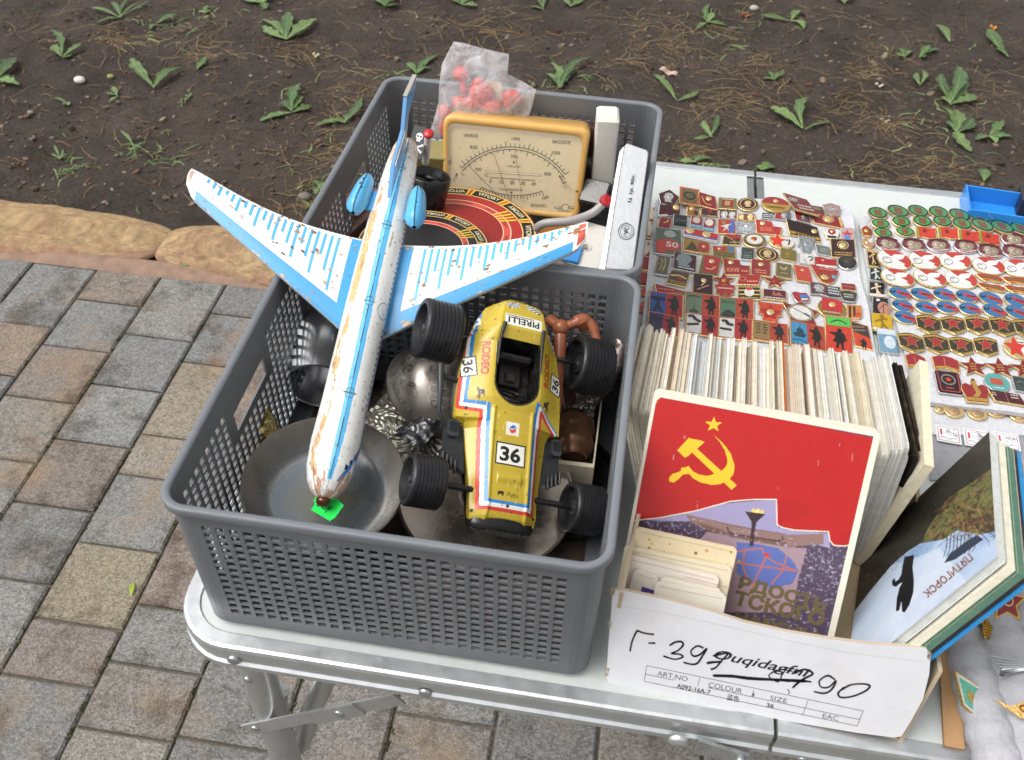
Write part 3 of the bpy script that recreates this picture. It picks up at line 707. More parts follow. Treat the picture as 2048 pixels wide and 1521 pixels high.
# green price sticker on the nose
so_ = U(652, 1012, .082); sx = U(690, 1035, .082)-U(630, 1000, .082); sx[2] = 0; sx /= np.linalg.norm(sx); szn = np.array((0, -.35, .94)); sy_ = np.cross(szn, sx); sy_ /= np.linalg.norm(sy_)
sxf = Xf(so_, np.stack([sx, sy_, np.cross(sx, sy_)], 1)); m = MB()
m.prism([(-.0115, .0072), (-.0075, .0085), (-.002, .0065), (.004, .0085), (.0125, .0072), (.0125, -.0045), (.0105, -.0085), (-.0085, -.0085), (-.0085, -.0035), (-.0115, -.001)], 0, .0004, sxf, '22d957')
Art(lambda u, v, h: sxf(u, v, h+.0004), m).ribbon(spline([(-.0045, .002), (-.0065, .0018), (-.0058, -.0005), (-.0038, -.0015), (-.0055, -.0035), (-.007, -.0028)]), .0008, '145a28')
aa = Art(lambda u, v, h: sxf(u, v, h+.0004), m); aa.ring(-.0008, -.001, .0021, .0008, '145a28'); aa.ribbon([(.003, .0008), (.0032, -.005)], .0008, '145a28'); aa.ring(.0043, -.0003, .0012, .0008, '145a28')
m.build('price_sticker', [M_paper], origin=so_, label='bright green handwritten price sticker under the nose of the tin airliner', cat='price tag')
# ------------------------------------------------------------------ tin toy racing car
KO = np.array([-.2215, .127, .075]); KM = R3(.1179, .3623, .4042); kx = Xf(KO, KM); XC = -.0045; kb = lambda x, y, z=0.: kx(x, .07+(y-.07)*1.05, z)
car = thing('toy_racing_car', 'yellow tin toy racing car numbered 36 with fat black tyres', 'toy car', KO)
oy = [-.021, -.018, -.010, 0, .049, .0545, .056, .07, .092, .122, .14, .152, .158, .161]; ow = [.022, .0275, .0285, .0285, .0355, .0365, .0455, .0455, .0445, .040, .033, .026, .018, .008]
hy = [-.021, -.01, 0, .067, .08, .12, .135, .152, .161]; hw = [.019, .0178, .018, .0185, .0215, .021, .0195, .0165, .008]
ty = [-.021, -.016, -.008, .03, .064, .072, .118, .128, .146, .154, .161]; tz = [.0005, .006, .0095, .0145, .020, .0235, .026, .0325, .0325, .027, .017]
sy2 = [-.021, -.012, .05, .056, .09, .12, .15, .161]; sz2 = [-.002, .001, .003, .009, .011, .012, .011, .010]
def carZ(x, y):
    o_, h_ = np.interp(y, oy, ow), np.interp(y, hy, hw); t_, s_ = np.interp(y, ty, tz), np.interp(y, sy2, sz2)
    k = np.clip((np.abs(x)-h_)/np.maximum(o_-h_, .001), 0, 1); k = k*k*(3-2*k)*.35+k*.65
    return t_+(s_-t_)*k-.0012*np.clip(np.abs(x)/h_, 0, 1)**3+.0012*np.exp(-((np.abs(x)-h_*.9)/.0016)**2)*(y < .066)+.0016*np.exp(-(y-.0125)**2/8e-6)*(np.abs(x) < .010)
rs = Raster(-.047, -.021, .047, .161, .00036, 'bda331')
def off(d): return [(-.0365-d, .128), (-.0392-d, .0685-d), (-.0212-d, .0665-d), (-.0180-d, -.0055-d), (.0180+d, -.0055-d), (.0195+d, .0735-d), (.042, .058-d)]
for d, c in ((0., '2d7fc2'), (.0026, 'e8e6dc'), (.0052, 'cf3b32')):
    P = off(d); rs.ribbon(P, .0027, c)
for sg in (-1, 1):
    rs.poly([(sg*.047, .112), (sg*.0365, .126), (sg*.030, .150), (sg*.047, .155)], 'c8352e'); rs.ribbon([(sg*.0355, .125), (sg*.029, .150)], .0018, '2d7fc2'); rs.ribbon([(sg*.0375, .125), (sg*.031, .150)], .0016, 'e8e6dc')
    rs.rect(sg*.0345-.0035, .1335, sg*.0345+.0035, .1405, 'e8e6dc'); rs.poly([(sg*.0345-.002, .137), (sg*.0345+.002, .139), (sg*.0345+.002, .136), (sg*.0345-.001, .135)], '2d6fc0'); rs.poly([(sg*.0345-.002, .136), (sg*.0345+.001, .1345), (sg*.0345-.001, .1345)], 'cf3b32')
    rs.text('elf', sg*.036, .1295, (.006, .0045), '16161a', rot=sg*1.3)
    # number panel, name and prancing horse on the flanks
    c_, s_ = math.cos(sg*1.45), math.sin(sg*1.45)
    def rr(w, h): return [(sg*.039+a*c_-b*s_, .0965+a*s_+b*c_) for a, b in ((-w/2, -h/2), (w/2, -h/2), (w/2, h/2), (-w/2, h/2))]
    rs.poly(rr(.0170, .0125), '1a1a1a'); rs.poly(rr(.0150, .0105), 'e6e3d8'); rs.text('36', sg*.039, .0965, (.0115, .0078), '141414', rot=sg*1.45, bold=.03)
    rs.text('RODEO', sg*.0272, .1035, (.0285, .0062), '6b2a18', rot=sg*math.pi/2, bold=.05); rs.text('RODEO', sg*.0272, .1035, (.0278, .0052), 'cc4a2a', rot=sg*math.pi/2, bold=.01)
    h0 = np.array((sg*.0285, .0745)); H_ = [(-4, 6), (-1, 3), (2, 3.5), (4, 1), (3.4, -.5), (4.6, -3), (3, -2.4), (2, -1), (0, -1.5), (-.6, -5.5), (-2, -5.2), (-1.6, -2), (-3.4, -4.2), (-4.2, -3.2), (-2.4, -.4), (-3, 2), (-5, 4.4)]
    rs.poly([h0+np.array((sg*-a*.00072, b*.00088)) for a, b in H_], '1c1a14')
rs.rect(-.0128, .0225, .0128, .0395, '1a1a1a'); rs.rect(-.0116, .0237, .0116, .0383, 'e6e3d8'); rs.text('36', -.0003, .031, (.0175, .0115), '161616', bold=.035)
rs.rect(-.0055, .0455, .0055, .0555, 'e3dfd2'); rs.poly([(-.0032, .051), (.0005, .0540), (.0033, .0525), (.0005, .0505)], '2d6fc0'); rs.poly([(-.0032, .0502), (.0005, .0500), (.0033, .0518), (.0025, .0482), (-.0008, .0468)], 'cf3b32')
rs.text('Agip', .0035, .001, (.0098, .0045), '2a2614'); rs.poly([(-.009, .0025), (-.0045, .0028), (-.0035, .0018), (-.0045, -.001), (-.0055, .0006), (-.0078, .0004), (-.0088, -.0012)], '1c1a14')
rs.rect(-.0165, .1305, .0165, .1400, 'e6e3d8'); rs.text('PIRELLI', 0, .1350, (.0275, .0055), '141414', rot=math.pi, bold=.03); rs.rect(-.0150, .1384, .0085, .1393, '141414')
for sg in (-1, 1):
    for i in range(6):
        for j in range(5): rs.poly([(sg*(.0035+.0017*(i+a))+.0, .1475+.0013*(j+b)+.0005*i*-1) for a, b in ((0, 0), (1, 0), (1, 1), (0, 1))], '16202c' if (i+j) % 2 else 'd9dcda')
rs.text('SPORT', 0, .1572, (.012, .002), '4a4418')
for p in ((-.0265, -.0125), (0, -.0075), (.0255, -.012), (-.0375, .063)): rs.poly(ell(.0026, .0026, 12, *p), '17140c')
nn = fbm(rs.X*260, rs.Y*260, 4, 5); mm_ = nn > .775; rs.a[mm_] = rs.a[mm_]*.35+np.array(lin('57451f'))*.65
mm_ = (fbm(rs.X*900, rs.Y*120, 2, 8) > .86); rs.a[mm_] = rs.a[mm_]*.5+np.array(lin('e9dfa8'))*.5
cock = [(-.0165, .121)]+[(-.0185+.0*t, .118-.032*t) for t in np.linspace(0, 1, 4)]+[(.0185*math.cos(a), .086-.0165*math.sin(a)) for a in np.linspace(math.pi, 0, 16)[1:-1]]+[(.0185, .118-.032*(1-t)) for t in np.linspace(0, 1, 4)]+[(.0165, .121)]
cm = rs.inside(cock, 0, rs.nx, 0, rs.ny); lip = rs.inside([(x*1.07, .095+(y-.095)*1.05) for x, y in cock], 0, rs.nx, 0, rs.ny) & (rs.Y < .118)
rs.a[lip] = lin('37321c')
keep = (np.abs(rs.X) <= np.interp(rs.Y, oy, ow)) & ~cm
def carF(u, v): return np.stack([u+XC+.003*np.clip((.06-v)/.08, 0, 1), .07+(v-.07)*1.05, carZ(u, v)], -1)@KM.T+KO
rs.build('body', carF, M_tin, car, keep=keep)
m = MB()
ysl = np.concatenate([np.linspace(-.021, .049, 14), np.linspace(.05, .057, 6), np.linspace(.06, .161, 24)])
for sg in (-1, 1):
    E = [(sg*np.interp(y, oy, ow), y) for y in ysl]
    top = [kb(x+XC+.003*min(1, max(0, (.06-y)/.08)), y, float(carZ(np.array(x), np.array(y)))) for x, y in E]; mid = [kb(x+XC+.003*min(1, max(0, (.06-y)/.08)), y, float(carZ(np.array(x), np.array(y)))-.006) for x, y in E]; bot = [kb(x*.96+XC+.003*min(1, max(0, (.06-y)/.08)), y, -.010) for x, y in E]
    for a, b, c in ((top, mid, 'b3992a'), (mid, bot, '1d1d1d')):
        n = len(E); f = [(i, i+1, n+i+1, n+i) for i in range(n-1)]; m.add(a+b, f if sg > 0 else [q[::-1] for q in f], c, 0, True)
m.add([kb(x+XC+.003*min(1, max(0, (.06-y)/.08)), y, -.010) for x, y in ((-.027, -.021), (.027, -.021), (.043, .09), (.02, .158), (-.02, .158), (-.043, .09))], [(0, 1, 2, 3, 4, 5)], '181818')
m.build('side_panel', [M_tin], car)
# grille nose
m = MB(); rings = []
for k, (yy, s_) in enumerate(((-.014, 1.0), (-.020, 1.0), (-.0235, .96), (-.025, .86))): rings.append([kb(XC+.003+.0270*s_*math.cos(q), yy, -.004+.0095*s_*math.sin(q)) for q in np.linspace(0, 2*math.pi, 30)[:-1]])
m.loft(rings, True, True, '1b1b1c', 0, True)
for r in range(-2, 3):
    for c in range(-8, 9):
        x, z = c*.0027+(r % 2)*.00135, r*.0026
        if (x/.021)**2+(z/.0075)**2 < 1: m.prism([(x+.0013*math.cos(q), z+.0013*math.sin(q)) for q in np.linspace(0, 6.283, 7)[:-1]], -.0+.0299, .0306, Xf(kx(XC+.003, 0, -.004), np.stack([KM[:, 0], KM[:, 2], -KM[:, 1]], 1)), '303032')
m.build('nose_grille', [M_gloss], car)
# cockpit
m = MB(); floor = [kb(x+XC+.003*min(1, max(0, (.06-y)/.08)), y, .001) for x, y in cock]; topc = [kb(x+XC+.003*min(1, max(0, (.06-y)/.08)), y, float(carZ(np.array(x), np.array(y)))+.0003) for x, y in cock]
n = len(cock); m.add(topc+floor, [(i, (i+1) % n, n+(i+1) % n, n+i) for i in range(n)]+[(i, n+i, n+(i+1) % n, (i+1) % n) for i in range(n)], '191715'); m.add(floor, tess(cock), '1b1917')
ck = m.build('cockpit', [mat('dusty_black', .75, 0, .5, 160, .5, 400, dirt='6a5f52', dscale=90, damt=.6)], car)
m = MB(); m.box((XC, .113, .010), (.030, .006, .018), kx, '201d1a', 0, .002); m.box((XC, .101, .004), (.020, .02, .005), kx, '24201c', 0, .001); m.box((XC, .0985, .0075), (.009, .008, .003), kx, '2a2622', 0, .0008); m.build('seat', [M_rubber], ck)
m = MB(); sc = kb(XC, .0785, .0145); sx_ = Xf(sc, KM@R3(0, -.75, 0)); m.tube([sx_(.0095*math.cos(q), .0095*math.sin(q), 0) for q in np.linspace(0, 2*math.pi, 25)], .0011, 7, '1a1a1a'); 
for q in (.5, 2.6, 4.7): m.tube([sx_(0, 0, 0), sx_(.009*math.cos(q), .009*math.sin(q), 0)], .0009, 6, '1c1c1c')
m.build('steering_wheel', [M_gloss], ck)
for sg in (-1, 1):
    m = MB(); m.tube([kb(XC+sg*.0188, .098, .026), kb(XC+sg*.0185, .118, .0285), kb(XC+sg*.0172, .131, .0345)], [.0008, .0014, .0018], 8, '2a2a2a'); m.build('cockpit_post', [M_rubber], car)
# wheels
def wheel(x, y, z, R_w, wd, sg):
    wxf = Xf(kx(x, y, z), np.stack([KM[:, 1]*1., KM[:, 2], KM[:, 0]], 1)); pr_ = []; hw_ = wd/2
    pr_ += [(R_w*.30, -hw_*.5), (R_w*.72, -hw_*.62), (R_w*.80, -hw_), (R_w*.93, -hw_), (R_w*.985, -hw_*.93)]
    for k in range(8):
        t0 = -hw_*.86+k*hw_*1.72/8; pr_ += [(R_w, t0), (R_w, t0+hw_*.17), (R_w*.975, t0+hw_*.18), (R_w*.975, t0+hw_*.205)]
    pr_ += [(R_w, hw_*.87), (R_w*.985, hw_*.93), (R_w*.93, hw_), (R_w*.80, hw_), (R_w*.72, hw_*.62), (R_w*.30, hw_*.55)]
    m = MB(); m.lathe(pr_, 48, wxf, '1e1e20', 0, False); w_ = m.build('wheel', [M_rubber], car)
    for p in w_.data.polygons: p.use_smooth = True
    w_.data.set_sharp_from_angle(angle=R_(35))
    m = MB()
    for q in (-1, 1):
        z0 = q*hw_*.55; m.lathe([(R_w*.33, z0), (R_w*.30, z0+q*.002), (R_w*.16, z0+q*.0022), (R_w*.13, z0+q*.004), (.0001, z0+q*.0042)], 24, wxf, '2b2b2d', 0, False)
        for k in range(5): m.box((R_w*.5*math.cos(k*1.2566), R_w*.5*math.sin(k*1.2566), z0-q*.0006), (.0035, .0035, .002), wxf, '262628')
    m.build('rim', [M_gloss], w_)
for sg in (-1, 1): wheel(sg*.0684, 0, 0, .0208, .0275, sg); wheel(sg*.0691, .127, .0047, .0250, .0310, sg)
m = MB(); m.tube([kx(-.058, 0, 0), kx(.058, 0, 0)], .0027, 12, '1f1f20'); m.build('axle', [M_gloss], car)
m = MB(); m.tube([kx(-.060, .127, .0047), kx(.060, .127, .0047)], .0020, 12, '55565a'); m.build('axle', [M_steel], car)
def louver(sg):
    m = MB(); bx = XC+sg*.041
    m.prism([(bx-sg*.009, .012), (bx+sg*.004, .020), (bx+sg*.0085, .030), (bx+sg*.0085, .050), (bx+sg*.004, .056), (bx-sg*.006, .050)], -.007, .0005, kx, '2b2c2e')
    m.prism(rrect(.009, .014, .003), .0005, .006, Xf(kx(bx+sg*.004, .046, 0), KM), '35373a'); m.prism(rrect(.0065, .008, .002), .006, .0066, Xf(kx(bx+sg*.004, .047, 0), KM), '1c1d1f')
    for k in range(4): m.box((bx-sg*.001+sg*.0035*k, .016+.002*k, .0), (.0016, .010, .005), kx, '303235', 0, .0005)
    m.build('radiator', [M_rubber], car)
louver(-1); louver(1)
m = MB(); m.tube([kx(-.050, .0865, .006), kx(-.0625, .0868, .009)], .0024, 10, '2a2b2d'); m.tube([kx(-.0655, .096, .010), kx(-.0640, .078, .009), kx(-.0625, .058, .006), kx(-.0575, .050, .002), kx(-.052, .0475, 0)], [.0028, .0026, .0016, .0016, .0016], 9, '2e2f31'); m.build('wing_mirror', [M_rubber], car)
# ------------------------------------------------------------------ things in the back basket
def PF(O, N, x0, y0, k):
    """art coordinates = (x, -y) of an enlargement of the photograph, dropped on the real plane (O,N)"""
    N = np.array(N, float)/np.linalg.norm(N); O = np.array(O, float)
    return lambda u, v, h=0: UP(x0+u/k, y0-v/k, O, N)+N*h
def frame(o, x, y):
    x = np.array(x, float); x /= np.linalg.norm(x); y = np.array(y, float); y -= x*(x@y); y /= np.linalg.norm(y)
    return Xf(o, np.stack([x, y, np.cross(x, y)], 1))
# barometer
bO = np.array((-.285, .556, .0985)); bM = R3(R_(-.2), R_(73.2), R_(-.7)); bx = Xf(bO, bM); BWd, BHt = .1595, .101
baro = thing('barometer', 'yellow cased table barometer with cream dial leaning in the back basket', 'barometer', bO-np.array((0, 0, .05)))
def bring(w, h, r, z, bulge=.0025, sh=0):
    P = rrect(w, h, r, 5); return [bx(x*(1-.035*(y < 0)*abs(y)/(h/2)), y+sh+bulge*(1-(2*x/w)**2)*(1 if y > 0 else -.3), z) for x, y in P]
m = MB(); m.loft([bring(BWd*.94, BHt*.92, .012, -.046), bring(BWd*.985, BHt*.985, .010, -.040), bring(BWd, BHt, .009, -.006), bring(BWd*.995, BHt*.99, .009, -.001), bring(BWd*.975, BHt*.965, .009, .0005), bring(BWd*.925, BHt*.865, .008, .0003, .0025, -.001), bring(BWd*.92, BHt*.86, .008, -.006, .0025, -.001)], True, False, 'd3a55c', 0, True)
m.add(bring(BWd*.94, BHt*.92, .012, -.046), [tuple(range(23, -1, -1))], 'c08a38'); m.build('case', [M_gloss], baro)
m = MB(); fr = bring(BWd*.935, BHt*.875, .008, -.0035, .0025, -.001); m.add(fr, [tuple(range(24))], 'd3c29b')
dN = bM[:, 2]; dO = bx(0, 0, -.0033); dF = PF(dO, dN, 600, 60, 2.765); a = Art(dF, m, 0, 1.5e-4); INK = '3f382c'
def circ3(p, q, r):
    ax_, ay = p; bx_, by = q; cx, cy = r; d = 2*(ax_*(by-cy)+bx_*(cy-ay)+cx*(ay-by))
    ux = ((ax_*ax_+ay*ay)*(by-cy)+(bx_*bx_+by*by)*(cy-ay)+(cx*cx+cy*cy)*(ay-by))/d; uy = ((ax_*ax_+ay*ay)*(cx-bx_)+(bx_*bx_+by*by)*(ax_-cx)+(cx*cx+cy*cy)*(bx_-ax_))/d
    return ux, uy, math.hypot(ax_-ux, ay-uy)
cx, cy, cr = circ3((895, -763), (1187, -648), (1465, -800))
t0, t1 = math.atan2(-763-cy, 895-cx), math.atan2(-800-cy, 1465-cx)
def arc(r, ta, tb, n=40): return [(cx+r*math.cos(ta+(tb-ta)*i/n), cy+r*math.sin(ta+(tb-ta)*i/n)) for i in range(n+1)]
a.ribbon(arc(cr, t0, t1), 4.5, INK); a.ribbon(arc(cr-14, t0+.04, t1-.06), 4.5, INK)
for i in range(27):
    t = t0+(t1-t0)*i/26; l = 30 if i % 5 == 1 else 20; a.ribbon([(cx+cr*math.cos(t), cy+cr*math.sin(t)), (cx+(cr+l)*math.cos(t), cy+(cr+l)*math.sin(t))], 3.6, INK)
for i in range(21):
    t = t0+.07+(t1-t0-.17)*i/20; l = 40 if i % 4 == 0 else 26; a.ribbon([(cx+(cr-14)*math.cos(t), cy+(cr-14)*math.sin(t)), (cx+(cr-l)*math.cos(t), cy+(cr-l)*math.sin(t))], 3.6, INK)
hx, hy, hr = circ3((1002, -870), (1168, -915), (1338, -892)); s0, s1 = math.atan2(-870-hy, 1002-hx), math.atan2(-892-hy, 1338-hx)
a.ribbon([(hx+hr*math.cos(s0+(s1-s0)*i/24), hy+hr*math.sin(s0+(s1-s0)*i/24)) for i in range(25)], 4, INK)
for i in range(21):
    t = s0+(s1-s0)*i/20; l = 30 if i % 5 == 0 else 19; a.ribbon([(hx+hr*math.cos(t), hy+hr*math.sin(t)), (hx+(hr+l)*math.cos(t), hy+(hr+l)*math.sin(t))], 3.6, INK)
a.ribbon([(1025, -783), (1335, -804)], 13, '8f8468'); a.ribbon([(1028, -783), (1332, -804)], 8, 'd9ccaa', 2)
for i in range(41):
    u = 1053+243*i/40; v = -812-17*i/40; a.ribbon([(u, v), (u-1, v-(20 if i % 10 == 0 else 9))], 2.4, INK)
for tx, u, v, w, h, ro in (('НИЗКОЕ', 945, 585, 78, 18, -.06), ('ВЫСОКОЕ', 1447, 621, 100, 20, -.06), ('1000', 1193, 603, 45, 18, -.04), ('950', 960, 650, 41, 20, 0), ('1050', 1415, 681, 46, 19, -.08), ('750', 1184, 702, 38, 19, -.04), ('700', 985, 772, 38, 19, 0), ('800', 1370, 797, 38, 19, -.08), ('АТМ. ДАВЛ.', 1183, 757, 76, 13, -.05), ('°C', 1030, 805, 24, 18, 0), ('0', 1053, 838, 12, 18, 0), ('10', 1115, 843, 23, 18, 0), ('20', 1173, 846, 26, 18, 0), ('30', 1232, 850, 26, 18, 0), ('40', 1292, 853, 26, 18, 0), ('ОТН. ВЛАЖНОСТЬ', 1168, 884, 126, 13, -.04), ('0', 980, 905, 12, 18, .4), ('50', 1165, 962, 24, 17, 0), ('100', 1357, 928, 36, 18, .3), ('СУХО', 1028, 955, 54, 18, -.05), ('ВЛАЖНО', 1317, 972, 80, 18, -.05), ('ГПа', 858, 822, 36, 15, 1.2), ('ММ РТ.СТ', 1455, 845, 80, 14, -1.1), ('СССР', 843, 910, 34, 10, 0), ('СМ', 905, 942, 26, 12, 0), ('СДЕЛАНО В СССР', 1470, 1003, 95, 9, -.08)):
    a.text(tx, u, -v, 1, INK, 1, ro, fit=(w, h), bold=.012)
for u, v, s in ((1183, 730, 1), (1168, 902, -1), (866, 798, 1), (1437, 808, 1)): a.poly([(u-8, -v-s*7), (u+8, -v-s*7), (u, -v+s*8)], INK)
a.ribbon(ell(60, 44, 5, 843, -915), 3, INK, closed=True); a.ribbon(ell(40, 40, 20, 1467, -984), 4, '7d6c44', closed=True)
for sg in (-1, 1): a.ribbon([(1467+sg*18, -984), (1467+sg*40, -990), (1467+sg*62, -982)], 5, '7d6c44'); a.ribbon([(1467+sg*18, -978), (1467+sg*48, -978)], 3, '7d6c44')
rb = random.Random(5)
for k in range(60):
    u, v = rb.uniform(830, 1540), rb.uniform(560, 1010); r = rb.uniform(1.2, 4); a.poly(ell(r*2, r*1.6, 7, u, -v), rb.choice(['a8905e', '9a8458', 'b59f70']), 1)
m.build('dial', [M_paper], baro)
for k_, (pp, ww_, cc_) in enumerate((([(1070, -683), (1110, -800), (1160, -950)], 3.2, '9a5a2c'), ([(930, -750), (1040, -860), (1150, -980)], 3, '4b4030'), ([(1189, -655), (1208, -800), (1230, -950)], 2.6, 'a0583a'), ([(1437, -808), (1505, -890)], 2, 'a0583a'))):
    m = MB(); Art(PF(bx(0, 0, -.0012), dN, 600, 60, 2.765), m, 0, 1e-4).ribbon(pp, ww_, cc_, k_); m.build('pointer', [M_matte], baro)
M_glass = bpy.data.materials.new('clear_cover'); M_glass.use_nodes = True; nt_ = M_glass.node_tree; bb = nt_.nodes['Principled BSDF']
bb.inputs['Base Color'].default_value = (.93, .88, .72, 1); bb.inputs['Roughness'].default_value = .1; bb.inputs['Alpha'].default_value = .13; bb.inputs['Specular IOR Level'].default_value = .6
m = MB(); m.loft([bring(BWd*.93, BHt*.87, .008, .0004, .0025, -.001), bring(BWd*.925, BHt*.865, .008, .003, .0025, -.001), bring(BWd*.90, BHt*.83, .008, .0046, .0025, -.001)], True, False, 'd8c690', 0, True); m.add(bring(BWd*.90, BHt*.83, .008, .0046, .0025, -.001), [tuple(range(24))], 'ffffff')
m.build('glass_cover', [M_glass], baro)
kc = PF(bx(0, 0, .004), dN, 600, 60, 2.765)(1165, -1003); m = MB(); m.lathe([(.0062, 0), (.006, .003), (.0050, .0035), (.0050, .010), (.0042, .0115), (.0001, .0117)], 24, Xf(kc, bM), '2a2826', 0, True); m.build('adjusting_knob', [M_rubber], baro)
for u, v in ((816, 842), (1531, 893)):
    m = MB(); m.lathe([(.0016, 0), (.0012, .0008), (.0001, .001)], 10, Xf(PF(bx(0, 0, .0046), dN, 600, 60, 2.765)(u, -v), bM), '7a6a44'); m.build('screw', [M_steel], baro)
# clear bag of red toys behind the barometer
fO = np.array((-.285, .612, .17)); fN = np.array((0, -.96, .28)); fF = PF(fO, fN, 600, 60, 2.765)
M_film = bpy.data.materials.new('clear_film'); M_film.use_nodes = True; nt_ = M_film.node_tree; bb = nt_.nodes['Principled BSDF']
tc_ = nt_.nodes.new('ShaderNodeTexCoord'); no_ = nt_.nodes.new('ShaderNodeTexNoise'); no_.inputs['Scale'].default_value = 38; no_.inputs['Detail'].default_value = 5; no_.inputs['Distortion'].default_value = 1.2; nt_.links.new(tc_.outputs['Object'], no_.inputs['Vector'])
mr_ = nt_.nodes.new('ShaderNodeMapRange'); mr_.inputs['From Min'].default_value = .35; mr_.inputs['From Max'].default_value = .72; mr_.inputs['To Min'].default_value = .13; mr_.inputs['To Max'].default_value = .5; nt_.links.new(no_.outputs['Fac'], mr_.inputs['Value']); nt_.links.new(mr_.outputs['Result'], bb.inputs['Alpha'])
bb.inputs['Base Color'].default_value = (.82, .82, .84, 1); bb.inputs['Roughness'].default_value = .18; bb.inputs['Specular IOR Level'].default_value = .8
bp_ = nt_.nodes.new('ShaderNodeBump'); bp_.inputs['Strength'].default_value = .9; bp_.inputs['Distance'].default_value = .006; nt_.links.new(no_.outputs['Fac'], bp_.inputs['Height']); nt_.links.new(bp_.outputs['Normal'], bb.inputs['Normal'])
bagp = [(850, -65), (905, -72), (1020, -105), (1155, -135), (1150, -245), (1230, -285), (1305, -330), (1290, -400), (1270, -470), (1150, -520), (950, -560), (790, -640), (730, -600), (720, -560), (745, -480), (765, -400), (770, -300), (785, -190), (820, -120)]
cxx, cyy = 960., -330.
def bagface(off, sg):
    m = MB(); n = len(bagp); rings = []
    for k in (1, .93, .8, .62, .42, .2):
        ring_ = []
        for i, (u, v) in enumerate(bagp):
            x, y = cxx+(u-cxx)*k, cyy+(v-cyy)*k; h = sg*(.016*(1-k**3))*(1-.5*max(0, (y+260)/260))+.0022*(fbm(np.array(x*.02), np.array(y*.02), 3, 4)-.5)
            ring_.append(fF(x, y, float(h)+off))
        rings.append(ring_)
    m.loft(rings, True, False, 'ffffff', 0, True); m.add(rings[-1], [tuple(range(n))], 'ffffff', 0, True); return m
bag = thing('plastic_bag', 'clear crumpled plastic bag of red toys standing behind the barometer', 'plastic bag', fO-np.array((0, 0, .1)))
bagface(.0005, 1).build('front_film', [M_film], bag); bagface(-.0005, -1).build('back_film', [M_film], bag)
m = MB()
def blob(mb_, u, v, ru, rv, col, d=.006, h=0):
    c = fF(u, v, h); sx = np.linalg.norm(fF(u+ru, v, h)-c); sy = np.linalg.norm(fF(u, v+rv, h)-c); fr_ = frame(c, fF(u+10, v, h)-c, fF(u, v+10, h)-c); mb_.ball((0, 0, 0), 1, 16, col, 0, (sx, sy, d), fr_)
def toy(parts, label):
    m = MB()
    for p in parts: blob(m, *p)
    m.build('red_toy', [M_gloss], label=label, cat='toy figure', group='red toys in the clear bag')
toy([(890, -245, 46, 44, 'c8382c', .009), (905, -320, 20, 60, 'cf4a3c', .006), (880, -400, 45, 36, 'c8382c', .007)], 'red toy figure with a round head, leftmost inside the clear bag')
toy([(1000, -345, 72, 62, 'cc3a2e', .011), (960, -400, 70, 40, 'c23528', .009), (1060, -420, 60, 40, 'cc3a2e', .008), (990, -290, 40, 26, 'd24a3c', .008)], 'biggest red toy figure in the middle of the clear bag')
toy([(1170, -365, 55, 34, 'cf4335', .008), (1150, -400, 30, 40, 'c23528', .007), (1205, -385, 24, 22, 'cf4335', .006)], 'small red toy figure, rightmost inside the clear bag')
toy([(800, -460, 40, 50, 'c94436', .006), (790, -545, 24, 60, 'c23a30', .006), (840, -610, 40, 30, 'b83028', .006)], 'narrow red toy standing low in the clear bag beside the barometer')
m = MB(); P = [fF(u, v, -.008) for u, v in ((960, -275), (1110, -300), (1120, -400), (930, -390))]; Q = [p+fN*.0012 for p in P]; m.loft([P, Q], True, True, 'cbb08c'); m.build('paper_insert', [M_paper], label='beige paper insert behind the red toys inside the clear bag', cat='paper')
# tall white box
def zbox(quad, z, depth, name, label, cat, col, mt=None, mats=None, bev=.0015, height=None):
    pass
wt = [U(1194, 240, .160), U(1240, 242, .160)]; wx = wt[1]-wt[0]; wx[2] = 0; ww = np.linalg.norm(wx); wx /= ww; wf = frame((wt[0]+wt[1])/2, wx, (-wx[1]*.98+.03, wx[0], -.02))
m = MB(); m.box((0, .0165, -.055), (ww, .033, .11), wf, 'd3d0c6', 0, .0025, True); mb_o = m.build('white_box', [mat('ivory_plastic', .5, 0, .06, 60, .05, 300, dirt='a39a80', dscale=22, damt=.35)], label='tall narrow ivory white plastic box standing upright in the back basket', cat='box')
for p in mb_o.data.polygons: p.use_smooth = True
mb_o.data.set_sharp_from_angle(angle=R_(40))
# silver tool case with the price cast in
sBL, sBR, sTL, sTR = U(1211, 540, .115), U(1267, 543, .115), U(1251, 284, .178), U(1299, 301, .172)
sN = np.cross(sBR-sBL, sTL-sBL); sN /= np.linalg.norm(sN); case = thing('silver_case', 'silver hammered metal case with its price cast in, right end of the back basket', 'metal case', (sBL+sTR)/2-np.array((0, 0, .1)))
M_hammer = mat('hammered_silver', .38, .45, .03, 60, .22, 260, rvar=.04)
m = MB(); dn = -sN*.052+np.array((-.004, 0, 0)); q = [sBL, sBR, sTR, sTL]; low = [p+dn for p in q]
def qp(s_, t_, k=0.): return (sBL*(1-s_)+sBR*s_)*(1-t_)+(sTL*(1-s_)+sTR*s_)*t_+dn*k
def rq(ins, k):
    o = []
    for (s_, t_), (a0) in zip(((1, 1), (0, 1), (0, 0), (1, 0)), (0, 90, 180, 270)):
        for j in range(5):
            an = R_(a0+90*j/4); rs_, rt_ = .12, .03
            o.append(qp(min(1, max(0, s_+(rs_*(1 if s_ == 0 else -1))+rs_*math.cos(an)))*(1-2*ins)+ins, min(1, max(0, t_+(rt_*(1 if t_ == 0 else -1))+rt_*math.sin(an)))*(1-ins*.5)+ins*.25, k))
    return o
m.loft([rq(.05, 0), rq(.01, .02), rq(0, .06), rq(.0, .9), rq(.03, 1)], True, True, 'c6c8ca', 0, True); m.add(rq(.05, 0), [tuple(range(20))], 'cfd1d2')
